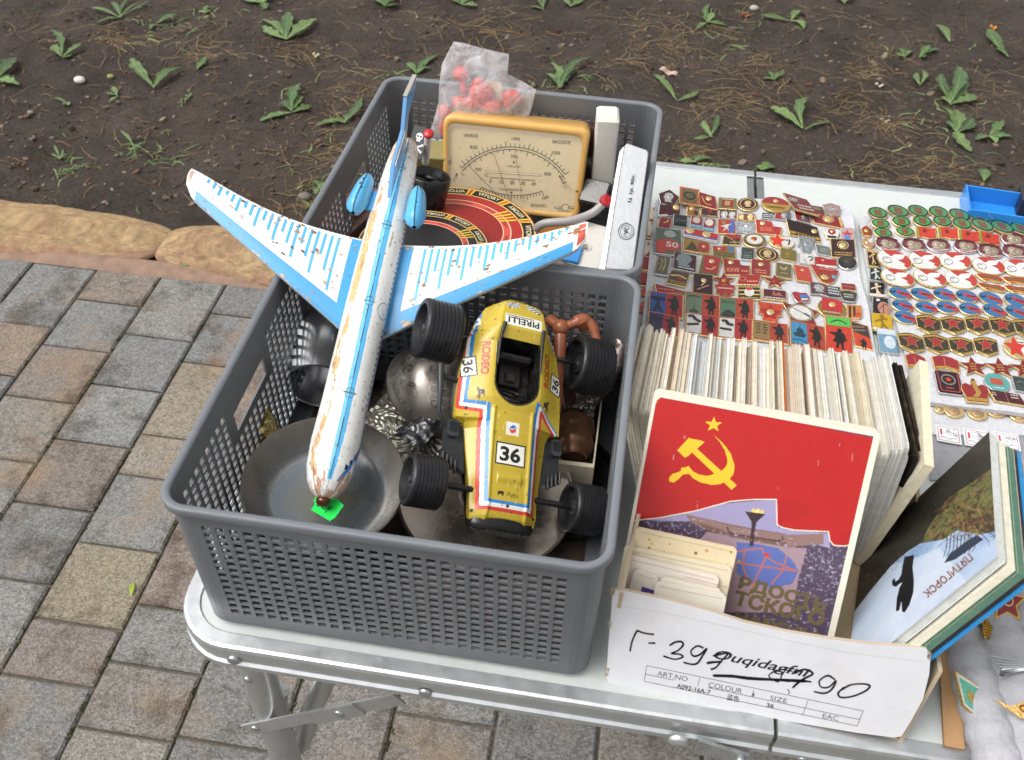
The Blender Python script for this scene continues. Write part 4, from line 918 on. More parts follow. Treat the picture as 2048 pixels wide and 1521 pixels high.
body = m.build('case_body', [M_hammer], case); body.data.set_sharp_from_angle(angle=R_(50))
m = MB(); sF = PF(sBL+sN*.0003, sN, 1100, 170, 3.62); a = Art(sF, m, 0, 2e-4)
ang = math.atan2(180, 26); a.text('Ц. 1р. 90к.', 592, -748, 1, '4d5054', 1, ang, fit=(205, 30), bold=.02)
m.build('cast_price', [M_steel], case); m = MB(); a = Art(sF, m, 0, 2e-4)
a.ribbon(ell(112, 116, 30, 551, -1062), 5, '6d7074', closed=True); a.ribbon(ell(84, 88, 30, 551, -1062), 3, '85888b', closed=True); a.text('ЭФС', 551, -1062, 1, '5d6064', 1, ang, fit=(64, 34), bold=.03); a.ribbon([(520, -1035), (585, -1085)], 3, '6d7074')
a.text('СССР', 551, -1000, 1, '8a8c8e', 1, 0, fit=(30, 9)); m.build('cast_emblem', [M_steel], case)
m = MB(); L0 = [qp(-.10, .04, .12), qp(-.10, .97, .12)]; m.loft([[qp(-.02, .02, .08), qp(-.02, .98, .08)], [qp(-.2, .02, .12), qp(-.14, .94, .12)], [qp(-.2, .02, .3), qp(-.14, .94, .3)], [qp(-.02, .02, .3), qp(-.02, .98, .3)]], False, False, 'd5d7d8', 0, False); m.build('lid_edge', [M_steel], case)
# printed round tins
def tin(c, r, label, rot0, palette):
    t = thing('round_tin', label, 'tin', c-np.array((0, 0, .03)), 'flat red and black printed tins'); xf = Xf(c, R3(0, R_(-4), R_(2)))
    m = MB(); m.lathe([(r*.985, -.022), (r, -.021), (r, -.002), (r*.992, -.0004), (r*.975, 0), (.0001, 0)], 72, xf, palette[0], 0, True); o = m.build('tin_body', [M_print], t); o.data.set_sharp_from_angle(angle=R_(40))
    m = MB(); a = Art(lambda u, v, h: xf(u*r, v*r, h), m, 0, 1.5e-4)
    def ann(r0, r1, col, l): 
        n = 72; a.tris([(r1*math.cos(2*math.pi*k/n), r1*math.sin(2*math.pi*k/n)) for k in range(n)]+[(r0*math.cos(2*math.pi*k/n), r0*math.sin(2*math.pi*k/n)) for k in range(n)], [(k, (k+1) % n, n+(k+1) % n, n+k) for k in range(n)], col, l)
    ann(.955, .975, 'd9b26a', 1); ann(.83, .955, '221c1a', 1); ann(.815, .83, 'd9c07a', 1); ann(.69, .815, palette[1], 1); ann(.675, .69, 'e2b9a0', 1); ann(.60, .675, 'cf5448', 1); ann(.588, .60, 'e2b9a0', 1); ann(.02, .588, palette[2], 1)
    for k in range(12):
        t_ = rot0+k*math.pi/6; rr_ = .892; a.text('VITORY', rr_*math.cos(t_), rr_*math.sin(t_), 1, 'dcd3ae', 2, t_-math.pi/2+(math.pi if k % 2 else 0), fit=(.30, .065), bold=.02)
        t2 = t_+math.pi/12
        for w_, cc in ((0, 'd9b83c'), (.035, 'c8352e'), (.065, 'd9b83c')):
            a.poly([(.832*math.cos(t2+w_-.02), .832*math.sin(t2+w_-.02)), (.953*math.cos(t2+w_-.045), .953*math.sin(t2+w_-.045)), (.953*math.cos(t2+w_-.015), .953*math.sin(t2+w_-.015)), (.832*math.cos(t2+w_+.012), .832*math.sin(t2+w_+.012))], cc, 2)
        a.text('ТОКЕNTO', .637*math.cos(t2), .637*math.sin(t2), 1, '4a1a16', 2, t2-math.pi/2, fit=(.17, .035))
    for k in range(4):
        t_ = .55+k*.09; a.poly([(.60*math.cos(t_), .60*math.sin(t_)), (.80*math.cos(t_-.05), .80*math.sin(t_-.05)), (.80*math.cos(t_-.01), .80*math.sin(t_-.01)), (.60*math.cos(t_+.05), .60*math.sin(t_+.05))], 'd9b83c', 3)
    m.build('printed_lid', [M_print], t)
c1 = np.array((-.330, .448, .088)); r1 = .088; tin(c1, r1, 'round red and black printed tin, the upper of two, under the barometer', 1.25, ('8c2a26', 'a82c2a', '8f2423'))
c2 = np.array((-.350, .402, .100)); tin(c2, .066, 'round black printed tin with red ring, the lower of two, under the airliner tail', 1.05, ('3a1f1c', '2a2220', '1d1b1b'))
# smaller pieces
def simple_box(uv, z, d, yaw, pitch, roll, col, name, label, cat, mt, bev=.001, extra=None):
    c = U(*uv, z); xf = Xf(c, R3(yaw, pitch, roll)); m = MB(); m.box((0, 0, 0), d, xf, col, 0, bev)
    if extra: extra(m, xf)
    return m.build(name, [mt], label=label, cat=cat)
M_wood = mat('varnished_wood', .4, 0, .25, 14, .1, 120, dirt='4a2418', dscale=20, damt=.4)
simple_box((690, 445), .07, (.024, .10, .03), -.38, .05, 0, '8c4a36', 'wooden_case', 'reddish brown wooden case along the left wall of the back basket', 'wooden case', M_wood, .0015, lambda m, xf: (m.box((.0165, -.008, -.004), (.010, .085, .020), xf, '6d5a52', 0, .001), m.box((0, 0, .0152), (.018, .09, .0006), xf, '9a543e')))
cF = frame(U(836, 285, .150), (1, -.32, 0), (.25, .6, .75)); m = MB(); m.prism([(-.0095, -.016), (.0095, -.016), (.0095, .016), (-.0095, .016)], -.0006, .0004, cF, '17171a'); a = Art(lambda u, v, h: cF(u*.001, v*.001, h+.0004), m, 0, 1.5e-4)
a.poly(ell(8, 7.5, 18, 0, 6), 'd8d6d0', 1); a.rect(-2.2, .8, 2.2, 3.5, 'd8d6d0', 1); a.poly(ell(2.2, 2.4, 10, -1.7, 6), '17171a', 2); a.poly(ell(2.2, 2.4, 10, 1.7, 6), '17171a', 2)
for s_ in (-1, 1):
    a.ribbon([(-6*s_, -2), (6*s_, -9)], 1.8, 'd8d6d0', 1)
    for e in (-6, 6): a.poly(ell(3, 3, 10, e*s_, -5.5-e*.58), 'd8d6d0', 1)
m.build('pirate_flag_card', [M_print], label='small black card with white skull and crossbones beside the airliner tail', cat='card')
p0, p1 = U(857, 268, .165), U(851, 325, .12); m = MB(); m.tube([p0, p1], .0038, 14, 'd6d4d2'); m.lathe([(.0001, .0022), (.004, .002), (.0054, .0008), (.0054, -.001), (.0035, -.002)], 18, frame(p0, (1, 0, 0), (0, .8, .4)), 'b3242c'); m.build('capped_tube', [M_gloss], label='white plastic tube with a flat red cap left of the barometer', cat='tube')
cc = U(858, 352, .118); m = MB(); xf = Xf(cc, R3(0, -.25, .15)); m.lathe([(.018, -.055), (.0215, -.03), (.0235, 0), (.022, .002), (.0205, 0), (.019, -.03), (.0001, -.05)], 36, xf, '1c1b1b'); 
for k in range(9): m.ball((.013*math.cos(k*.7), .011*math.sin(k*.7), -.012+.003*(k % 3)), .006, 8, '232221', 0, (1.6, .7, .6), xf)
m.build('black_cup', [M_gloss], label='black plastic cup between the airliner tail and the barometer', cat='cup')
simple_box((862, 338), .075, (.05, .03, .06), .1, .2, 0, '8d8458', 'cardboard_packet', 'khaki cardboard packet behind the black cup', 'packet', M_paper)
def dk(m, xf):
    a = Art(lambda u, v, h: xf(u*.001, v*.001-.0, .0126+h), m, 0, 1.5e-4); a.ring(4, 14, 15, 5, '8d8c90', 1, a0=180, a1=360, sy=.8); a.text('МОСКВА', 4, 8, 1, 'b5b4b6', 2, 0, fit=(18, 3.5)); a.ring(4, 14, 20, 1, '8d8c90', 1, a0=190, a1=350, sy=.8)
simple_box((1187, 325), .090, (.046, .085, .022), -.02, 1.35, 0, '3a2723', 'dark_brown_box', 'dark brown box with a grey printed emblem right of the barometer', 'box', M_matte, .001, dk)
simple_box((1214, 335), .098, (.02, .07, .004), -.2, 1.1, .3, '77757a', 'steel_plate', 'dull steel plate standing under the ivory box', 'plate', M_steel, .0006)
simple_box((1190, 392), .075, (.030, .030, .02), -.2, .5, 0, '6d6c6a', 'grey_block', 'grey metal block right of the barometer base', 'block', M_steel, .002)
pts = [U(1072, 458, .10), U(1090, 447, .11), U(1140, 442, .115), U(1182, 428, .12), U(1204, 410, .128), U(1208, 404, .13)]; m = MB(); m.tube(spline(pts, 6), .0042, 12, '9d9896'); m.tube([pts[-1], pts[-1]+np.array((.002, -.002, .004))], [.0056, .0062], 12, 'b02a30'); m.build('tube_handle', [M_gloss], label='grey curved plastic tube with a red tip in front of the barometer', cat='tube')
c = np.array((-.225, .50, .046)); m = MB(); m.lathe([(.036, -.03), (.037, 0), (.035, .003), (.0001, .003)], 40, Xf(c), 'a06a3a'); 
for k in (-1, 1): m.lathe([(.004, .003), (.0036, .005), (.0001, .0052)], 12, Xf(c+np.array((.02*k, -.012, 0))), '5c5a58')
m.build('orange_tin', [M_gloss], label='orange brown round tin under the barometer base', cat='tin')
# white slab with a hole and blue clip
sO = U(1180, 500, .098); sxf = Xf(sO, R3(-.15, .12, .1)); m = MB(); outer = rrect(.046, .062, .002, 2); hole = ell(.009, .007, 16, -.004, -.004); n = len(hole)
ro = []
for z in (.006, -.006):
    for P in (outer, hole): ro.append([sxf(p[0], p[1], z) for p in P])
ring2 = [outer[int(i*len(outer)/n)] for i in range(n)]
m.prism([(-.023, .0005), (-.0085, .0005), (.0005, .0005), (.023, .0005), (.023, .031), (-.023, .031)], -.006, .006, sxf, 'c9c5bd'); m.prism([(-.023, -.031), (.023, -.031), (.023, -.0085), (-.023, -.0085)], -.006, .006, sxf, 'c9c5bd'); m.prism([(-.023, -.0085), (-.0085, -.0085), (-.0085, .0005), (-.023, .0005)], -.006, .006, sxf, 'c9c5bd'); m.prism([(.0005, -.0085), (.023, -.0085), (.023, .0005), (.0005, .0005)], -.006, .006, sxf, 'c9c5bd')
m.lathe([(.0042, -.006), (.0042, .0062), (.0058, .0068), (.0062, .006)], 20, Xf(sxf(-.004, -.004, 0), sxf.M), 'bdb9b0')
m.build('white_plate', [M_gloss], label='white plastic plate with a round hole by the right wing tip', cat='plate')
simple_box((1143, 515), .10, (.018, .022, .012), -.1, .1, 0, '3a7fc0', 'blue_clip', 'small blue plastic clip beside the white plate with a hole', 'clip', M_gloss, .001, lambda m, xf: m.box((-.018, -.004, -.002), (.022, .014, .008), xf, 'd0cdc6'))
# ------------------------------------------------------------------ things in the front basket
def dish(c, r, prof, M, col, name, label, cat, mt, n=64, inner=None):
    xf = Xf(c, M); m = MB(); m.lathe([(a*r, b) for a, b in prof], n, xf, col, 0, True); o = m.build(name, [mt], label=label, cat=cat); o.data.set_sharp_from_angle(angle=R_(45)); return o
M_pan = mat('worn_steel', .26, .85, .16, 45, .05, 200, rvar=.12, dirt='4a4038', dscale=26, damt=.45)
def stain_steel():
    m = mat('heat_stained_steel', .24, .8, .12, 60, .05, 200, rvar=.1); t = m.node_tree; N = t.nodes; L = t.links; b = N['Principled BSDF']
    tc = N.new('ShaderNodeTexCoord'); ln = N.new('ShaderNodeVectorMath'); ln.operation = 'LENGTH'; sub = N.new('ShaderNodeVectorMath'); sub.operation = 'MULTIPLY'; sub.inputs[1].default_value = (1, 1, 0)
    L.new(tc.outputs['Object'], sub.inputs[0]); L.new(sub.outputs[0], ln.inputs[0]); no = N.new('ShaderNodeTexNoise'); no.inputs['Scale'].default_value = 40; no.inputs['Detail'].default_value = 4
    L.new(tc.outputs['Object'], no.inputs['Vector']); ad = N.new('ShaderNodeMath'); ad.operation = 'MULTIPLY_ADD'; ad.inputs[1].default_value = .03; L.new(no.outputs['Fac'], ad.inputs[0]); L.new(ln.outputs['Value'], ad.inputs[2])
    r = N.new('ShaderNodeValToRGB'); e = r.color_ramp
    e.elements[0].position = .028; e.elements[0].color = (*lin('85867a'), 1); e.elements[1].position = .085; e.elements[1].color = (*lin('948c84'), 1)
    for p, c in ((.042, '898b8c'), (.052, '818a92'), (.060, '92979a'), (.070, '98928c')): x = e.elements.new(p); x.color = (*lin(c), 1)
    L.new(ad.outputs[0], r.inputs['Fac']); L.new(r.outputs['Color'], b.inputs['Base Color']); return m
PA1 = U(648, 962, .088); rP1 = np.linalg.norm(U(808, 985, .088)-U(487, 950, .088))/2
dish(PA1, rP1, [(.62, -.030), (.80, -.024), (.97, -.002), (1.0, 0), (.985, .0012), (.96, -.001), (.78, -.021), (.62, -.026), (.001, -.026)], R3(0, R_(4), R_(4)), '7c7a78', 'frying_pan', 'shallow steel pan with a blue heat stain under the nose of the airliner', 'pan', stain_steel())
PA2 = U(972, 985, .038); rP2 = np.linalg.norm(U(1152, 1000, .038)-U(792, 975, .038))/2
dish(PA2, rP2, [(.98, -.006), (1.0, -.001), (.99, .001), (.97, .0), (.955, -.002), (.30, -.004), (.28, -.002), (.001, -.002)], R3(0, R_(5), R_(5)), 'a0958a', 'metal_disc', 'flat bronze grey pan lid lying under the racing car', 'pan lid', M_pan)
PA3 = U(1095, 1010, .014)+np.array((0, .02, 0)); dish(PA3, .062, [(.7, -.010), (.98, .0), (1.0, .010), (.97, .010), (.94, .0), (.66, -.008), (.001, -.008)], R3(0, 0, R_(-3)), '35322f', 'dark_bowl', 'dark metal bowl under the right front wheel of the racing car', 'bowl', M_pan)
# polished jug lying on its side
jO = U(640, 772, .045); jf = frame(jO, (1, .12, 0), (0, -.12, 1)); jM = np.stack([jf.M[:, 0], jf.M[:, 1], jf.M[:, 2]], 1)
jug = thing('polished_jug', 'dark polished metal jug lying on its side with open mouth towards the front', 'jug', jO-np.array((0, 0, .03)))
m = MB(); J = Xf(jO, np.stack([jf.M[:, 0], jf.M[:, 1], jf.M[:, 2]], 1))
m.lathe([(.0001, -.034), (.0295, -.034), (.030, .0), (.0305, .0015), (.0325, .001), (.0345, -.012), (.0375, -.04), (.037, -.062), (.030, -.078), (.024, -.084), (.024, -.098), (.02, -.104), (.0001, -.105)], 48, J, 'd0d0d2', 0, True); o = m.build('jug_body', [mat('black_chrome', .22, .95, .08, 40, .02, 100, rvar=.05)], jug); o.data.set_sharp_from_angle(angle=R_(60))
m = MB(); m.tube(spline([J(-.036, .008, -.02), J(-.055, .012, -.03), J(-.058, .014, -.06), J(-.034, .012, -.074)], 6), .004, 10, '4a4a4c'); m.build('handle', [M_steel], jug)
# engraved silver bowl on its side
eO = U(872, 782, .06); eAx = np.array((-.52, .02, -.85)); eAx /= np.linalg.norm(eAx); eX = np.cross((0, 0, 1.), eAx); eX /= np.linalg.norm(eX); eM = np.stack([eX, np.cross(eAx, eX), eAx], 1)
bowl = thing('engraved_bowl', 'engraved silver bowl tipped on its side beside the racing car', 'bowl', eO-np.array((0, 0, .045)))
M_silver = mat('old_silver', .32, .7, .12, 60, .05, 200, rvar=.1, dirt='3c3630', dscale=40, damt=.4)
rB = .046; prof_ = [(rB*math.cos(t), -rB*.92*math.sin(t)) for t in np.linspace(0, 1.56, 16)]; xf = Xf(eO, eM)
m = MB(); m.lathe([(rB*.93, .004), (rB*1.02, .005), (rB*1.03, .003)]+prof_, 56, xf, '9a948c'); m.lathe([(rB*.93, .004)]+[(rB*.93*math.cos(t), -rB*.86*math.sin(t)) for t in np.linspace(0, 1.56, 12)], 40, xf, '5c5854'); m.build('bowl_body', [M_silver], bowl)
m = MB()
def onbowl(th, ph, h=0):
    r = rB+.0004+h; return xf(r*math.cos(ph)*math.cos(th), r*math.cos(ph)*math.sin(th), -.92*r*math.sin(ph))
a = Art(lambda u, v, h: onbowl(u, v, h), m, 0, 1.5e-4)
for k in range(30): 
    th = k*2*math.pi/30; a.ribbon([(th, .12), (th+.07, .16), (th+.13, .12), (th+.10, .22), (th+.02, .22), (th+.0, .14)], .022, 'cfc8bd')
    a.ribbon([(th, .08), (th+.105, .08), (th+.21, .08)], .014, 'bdb6ab'); a.ribbon([(th, .27), (th+.105, .27), (th+.21, .27)], .012, 'bdb6ab')
rq_ = random.Random(3)
for k in range(60):
    th, ph = rq_.uniform(0, 6.28), rq_.uniform(.35, 1.15); s_ = rq_.uniform(.06, .16); c0 = rq_.uniform(0, 6.28); sp = [(th+s_*(1-j/14)*math.cos(c0+j*.55)/max(.3, math.cos(ph)), ph+s_*(1-j/14)*math.sin(c0+j*.55)) for j in range(13)]; a.ribbon(sp, .016, rq_.choice(['d2cbc0', 'c4bdb2', '4c463f']))
m.build('engraving', [M_silver], bowl)
# embossed tray scrap
def emb(u, v):
    x, y = (u-.5)*.085, (v-.5)*.06; return (x, y,   .006+.002*fbm(u*13, v*11, 4, 9)+.0012*math.sin(u*34+4*math.sin(v*17))*math.sin(v*26+3*math.sin(u*15))+.010*math.sin(u*3.1)*math.sin(v*3.1))
tO = U(815, 868, .035); tx = Xf(tO, R3(-.45, .12, -.05)); m = MB(); m.grid(lambda u, v: tx(*emb(u, v)), 90, 70, '8d8a7e'); m.build('embossed_plate', [M_silver], label='grey metal plate embossed with scrolls under the engraved bowl', cat='plate')
m = MB(); cxf = Xf(U(838, 862, .06), R3(-.5, .2, 0)); m.grid(lambda u, v: cxf((u-.5)*.03, (v-.5)*.035, .006*fbm(u*6, v*6, 4, 3)+.006*math.sin(3.1*u)), 30, 30, '6e6e70'); m.build('grey_casting', [M_pan], label='rough dark grey metal casting on the embossed plate', cat='casting')
# bronze plate at the left wall
bf = frame(U(535, 885, .055), (1, -.25, .0), (.18, .5, .8)); m = MB(); m.prism([(-.010, -.02), (.012, -.02), (.014, .0), (.004, .022), (-.006, .030), (-.010, .012)], -.001, .0012, bf, '8a7a4c'); a = Art(lambda u, v, h: bf(u, v, h+.0012), m, 0, 2e-4)
for k in range(5): a.ribbon([(-.006, .016-.007*k), (.0, .020-.007*k), (.004, .012-.007*k)], .0012, 'b8a878')
m.build('bronze_plate', [M_gold], label='small pointed bronze plate leaning on the left wall of the front basket', cat='plate')
m = MB(); m.grid(lambda u, v: (-.2905+(u-.5)*.272, .1679+(v-.5)*.268, .0055+(.006+.014*float(fbm(np.array(u*7), np.array(v*7), 4, 6)))*min(1, 9*min(u, 1-u, v, 1-v))), 60, 60, '3a322c'); m.build('dark_filler', [mat('rag', .95, 0, .4, 40, .8, 120, spec=.1, dirt='6a5c4a', dscale=30, damt=.5)], label='crumpled dark brown rag under the pans at the bottom of the front basket', cat='rag')  # lumpy sheet added so the basket holes look darker; stands in for brown clutter
# dark clutter low in the basket: two old knives
for (u0, v0, u1, v1), lab in (((742, 900, 800, 700), 'long dark table knife lying beside the airliner body in the front basket'), ((560, 1010, 600, 870), 'dull steel knife lying below the shallow pan in the front basket')):
    p, q_ = U(u0, v0, .02), U(u1, v1, .03); m = MB(); m.tube([p+(q_-p)*t for t in (0, .15, .45, .5, .8, 1)], [.004, .006, .005, .007, .006, .001], 10, '6a655e', 0, True, .35); m.build('table_knife', [M_steel], label=lab, cat='knife', group='old knives in the front basket')
# decorative tray leaning at the back
oO = U(1085, 700, .07)+np.array((0, .01, 0)); od = Xf(oO, R3(.0, R_(38), R_(-8))); m = MB(); ro_ = .078; rings = []
for j, (k, z) in enumerate(((.30, -.004), (.72, -.004), (.80, .0), (.83, .002), (.86, .004), (.90, .0055), (.95, .005), (1.0, .003), (.99, .0))):
    rings.append([od(ro_*k*(1+(.012*math.sin(t*22) if k > .9 else 0))*math.cos(t), ro_*k*(1+(.012*math.sin(t*22) if k > .9 else 0))*math.sin(t), z+(.0022*math.sin(t*44+j*2.1) if .84 < k < .98 else 0)) for t in np.linspace(0, 2*math.pi, 133)[:-1]])
m.loft(rings, True, False, '80766f', 0, True); m.add(rings[0], [tuple(range(132))], '8c857e'); m.build('ornate_tray', [M_silver], label='round metal tray with a knobbly ornate rim leaning at the back of the front basket', cat='tray')
simple_box((1178, 630), .085, (.017, .026, .012), .05, .9, 0, '77797b', 'zinc_block', 'rough grey zinc block standing against the ornate tray', 'block', M_hammer, .001)
# brown plastic toy pistol frame
m = MB(); c_ = '93563c'; bl = U(1122, 656, .115)
m.ball(bl, .0078, 16, c_); m.tube(spline([U(1121, 672, .112), U(1118, 720, .102), U(1116, 762, .09), U(1115, 800, .082)], 4), [.0056]*5+[.0052]*4+[.0048]*3+[.0042], 12, c_)
m.tube([U(1116, 790, .084), U(1112, 860, .06)], [.005, .0015], 10, 'a4644a'); m.tube([bl, U(1098, 638, .115)], .005, 10, c_)
m.tube(spline([bl, U(1145, 648, .118), U(1168, 640, .12), U(1186, 655, .115), U(1195, 690, .105)], 6), [.0042]*8+[.0058]*6+[.0048]*6+[.0042]*5, 10, c_); m.tube([U(1160, 640, .122), U(1168, 655, .112)], .005, 8, c_)
m.build('toy_pistol_frame', [M_gloss], label='brown plastic rod toy with a ball joint and hook right of the racing car', cat='toy part')
# cream tray with wooden bobbin and drill
q_ = [U(1096, 925, .045), U(1188, 936, .045), U(1212, 740, .045), U(1120, 730, .045)]; tr = thing('cream_tray', 'cream plastic tray holding a bronze bobbin right of the racing car', 'tray', sum(q_)/4-np.array((0, 0, .04)))
m = MB(); dnz = np.array((0, 0, -.035)); cc = sum(q_)/4; inn = [p+(cc-p)/np.linalg.norm(cc-p)*.0045 for p in q_]
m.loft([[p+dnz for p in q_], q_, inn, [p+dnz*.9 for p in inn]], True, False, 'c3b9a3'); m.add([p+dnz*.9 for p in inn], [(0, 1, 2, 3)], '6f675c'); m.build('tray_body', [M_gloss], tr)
c = U(1146, 870, .034); m = MB(); xf = frame(c, (1, .1, .1), (0, -.35, .93)); m.lathe([(.012, .030), (.013, .022), (.016, .021), (.0185, .015), (.0185, .008), (.017, .004), (.019, .0), (.020, -.006), (.019, -.012), (.015, -.016), (.0145, -.018), (.013, -.019), (.0125, -.022), (.010, -.023), (.0001, -.023)], 36, Xf(c, np.stack([xf.M[:, 0], -xf.M[:, 2], xf.M[:, 1]], 1)@R3(0, R_(70), 0)), '6d4c38'); m.lathe([(.0001, .0301), (.012, .03)], 24, Xf(c, np.stack([xf.M[:, 0], -xf.M[:, 2], xf.M[:, 1]], 1)@R3(0, R_(70), 0)), '5c4030')
m.build('bobbin', [mat('bronze_lacquer', .3, .5, .15, 60, .05, 200, dirt='3a2a20', dscale=40, damt=.3)], label='turned bronze brown bobbin lying in the cream tray', cat='bobbin')
m = MB()
for k in range(6): m.ball(U(1182-k*1.6, 790+k*13, .055-.003*k), .0052, 12, 'a59c94', 0, (1.15, .8, .7))
m.tube([U(1184, 775, .058), U(1172, 865, .04)], .003, 10, '8a827a'); m.build('drill_bit', [M_steel], label='steel spiral drill bit lying in the cream tray', cat='drill bit')
m = MB(); m.tube([U(1128, 760, .05), U(1140, 835, .03)], .009, 16, '4b2f28'); m.build('dark_rod', [M_gloss], label='dark brown rod lying in the cream tray under the rear wheel', cat='rod')
# ------------------------------------------------------------------ cardboard box of postcards
XL, XR_ = np.array((-.128, .023, 0.)), np.array((.090, .006, 0.))
ux = (XR_-XL)/np.linalg.norm(XR_-XL); uy = np.array((-ux[1], ux[0], 0)); pn = np.array((0, -.95, .31)); pn -= ux*(pn@ux); pn /= np.linalg.norm(pn)
pO = XL+np.array((0, 0, .0))
zP = lambda zx, zy: (zx, -zy)
F5 = PF(pO, pn, 1200, 960, 2.415)
box = thing('cardboard_box', 'white cardboard box with handwritten numbers holding rows of postcards', 'cardboard box', (XL+XR_)/2+uy*.14)
M_card = mat('white_cardboard', .7, 0, .05, 30, .15, 90, spec=.25, dirt='b9ab98', dscale=16, damt=.22)
out = [(45, 985), (30, 960), (40, 800), (60, 560), (75, 535), (105, 533), (300, 575), (520, 632), (700, 690), (900, 735), (1080, 765), (1300, 795), (1480, 805), (1575, 812), (1597, 850), (1590, 940), (1560, 1060), (1500, 1170), (1455, 1240), (1420, 1245), (1240, 1222), (900, 1165), (500, 1085), (200, 1020)]
m = MB(); P = [F5(x, -y) for x, y in out]; th = -pn*.003; T = tess([(x, -y) for x, y in out])
m.add(P, T, 'd6d6d9'); m.add([p+th for p in P], [t[::-1] for t in T], 'c2b7a6'); n = len(P); m.add(P+[p+th for p in P], [(i, (i+1) % n, n+(i+1) % n, n+i) for i in range(n)], 'b9ab95')
a = Art(F5, m, 0, 1.2e-4)
# a soft fold line under the top edge, ragged torn corners
a.ribbon([(70, -605), (300, -640), (600, -705), (900, -775), (1200, -835), (1560, -880)], 3, 'c3c3c6')
rg = random.Random(9)
for cx_, cy_ in ((62, 540), (1590, 850), (48, 700), (38, 930)):
    for k in range(7): a.poly([(cx_+rg.uniform(-14, 14), -cy_-rg.uniform(-24, 24)) for _ in range(3)], rg.choice(['b3a590', 'c4b8a4', 'a89881']), 1)
INK = '1b1a1c'
def pen(pts, w=10, l=2):
    q = spline([(x, -y) for x, y in pts], 7); a.ribbon(q, [w*(.72+.55*float(fbm(np.array(p[0]*.03), np.array(p[1]*.03), 2, 5)))*(.55 if i in (0, len(q)-1) else 1) for i, p in enumerate(q)], INK, l)
pen([(145, 830), (155, 780), (178, 728)], 9); pen([(176, 726), (215, 740), (262, 746)], 10); pen([(232, 788), (268, 788)], 9)
pen([(335, 800), (365, 783), (395, 782), (400, 800), (375, 825), (345, 838), (385, 842), (400, 855), (360, 866), (305, 850)], 9)
pen([(500, 812), (470, 802), (440, 825), (450, 850), (480, 845), (515, 815), (495, 850), (470, 885), (440, 890), (402, 880)], 9)
pen([(545, 850), (580, 842), (617, 838), (590, 870), (560, 905), (535, 915)], 10); pen([(515, 885), (550, 880), (590, 878)], 11)
pen([(545, 945), (640, 948), (720, 958), (850, 965), (1000, 972)], 14); pen([(940, 935), (985, 915), (1028, 935), (985, 960), (950, 985), (930, 1005)], 10); pen([(900, 972), (960, 970), (1022, 975)], 9)
pen([(1135, 965), (1100, 945), (1060, 970), (1068, 1000), (1105, 1000), (1140, 970), (1120, 1010), (1085, 1030), (1032, 1022)], 9)
pen([(1180, 1000), (1150, 1030), (1165, 1050), (1220, 1045), (1280, 1020), (1303, 995), (1270, 985), (1210, 990), (1165, 1015)], 9)
# printed script logo and table
SL = -math.atan2(215, 1045)
a.text('Ouqidagfni', 775, -892, 1, '26262a', 1, SL, fit=(460, 60), bold=.015, shear=.35); pen([(905, 905), (880, 940), (860, 975), (815, 945), (870, 915), (930, 925)], 6)
def L(p, q, w=2.6): a.ribbon([(p[0], -p[1]), (q[0], -q[1])], w, '55555a', 1)
L((226, 897), (1271, 1116)); L((214, 973), (1242, 1189)); L((226, 897), (214, 973)); L((1271, 1116), (1242, 1189)); L((219, 938), (355, 967)); L((520, 1003), (1255, 1158)); L((482, 957), (472, 994)); L((742, 1015), (732, 1050)); L((1005, 1065), (977, 1140))
for tx, u, v, w, h in (('ART.NO', 350, 948, 150, 24), ('COLOUR', 606, 1005, 165, 26), ('SIZE', 863, 1060, 84, 22), ('EAC', 1114, 1146, 78, 22)): a.text(tx, u, -v, 1, '5a5a5e', 1, SL, fit=(w, h))
a.text('A092-16A-7', 452, -1010, 1, '3c3c40', 2, SL, fit=(165, 22), bold=.01); a.text('36', 822, -1090, 1, '3c3c40', 2, SL, fit=(36, 22), bold=.01); a.text('蓝色', 643, -1053, 1, '3c3c40', 2, SL, fit=(60, 30))
pen([(738, 1040), (745, 1030), (738, 1048)], 4); pen([(905, 1010), (915, 1025), (908, 1035)], 4)
m.build('front_panel', [M_card], box)
BK = .285
def bp(x, y, z): return XL+ux*x+uy*y+np.array((0, 0, z))
Lw = np.linalg.norm(XR_-XL)
m = MB()
def wall(pts, nrm, col='c9c9cc', inn='a8967c', t=.003):
    P = [np.array(p) for p in pts]; Q = [p+np.array(nrm)*t for p in P]; n = len(P); m.add(P, [tuple(range(n))], col); m.add(Q, [tuple(range(n-1, -1, -1))], inn); m.add(P+Q, [(i, n+i, n+(i+1) % n, (i+1) % n) for i in range(n)], 'b5a58c')
wall([bp(0, BK, 0), bp(0, 0.004, 0), bp(0.0, .026, .082), bp(.002, .10, .084), bp(.0, .2, .083), bp(0, BK, .085)], ux); m.build('left_wall', [M_card], box)
m = MB(); wall([bp(Lw, .004, 0), bp(Lw, BK, 0), bp(Lw+.004, BK, .066), bp(Lw+.004, .15, .064), bp(Lw+.008, .026, .07)], -ux); m.build('right_wall', [M_card], box)
m = MB(); wall([bp(Lw, BK, 0), bp(0, BK, 0), bp(0, BK, .085), bp(Lw, BK, .07)], -uy); m.build('back_wall', [M_card], box)
m = MB(); m.prism([tuple(bp(x, y, 0)[:2]) for x, y in ((.003, .006), (Lw-.003, .006), (Lw-.003, BK-.003), (.003, BK-.003))], .001, .003, ID, 'b3a184'); m.build('box_floor', [M_card], box)
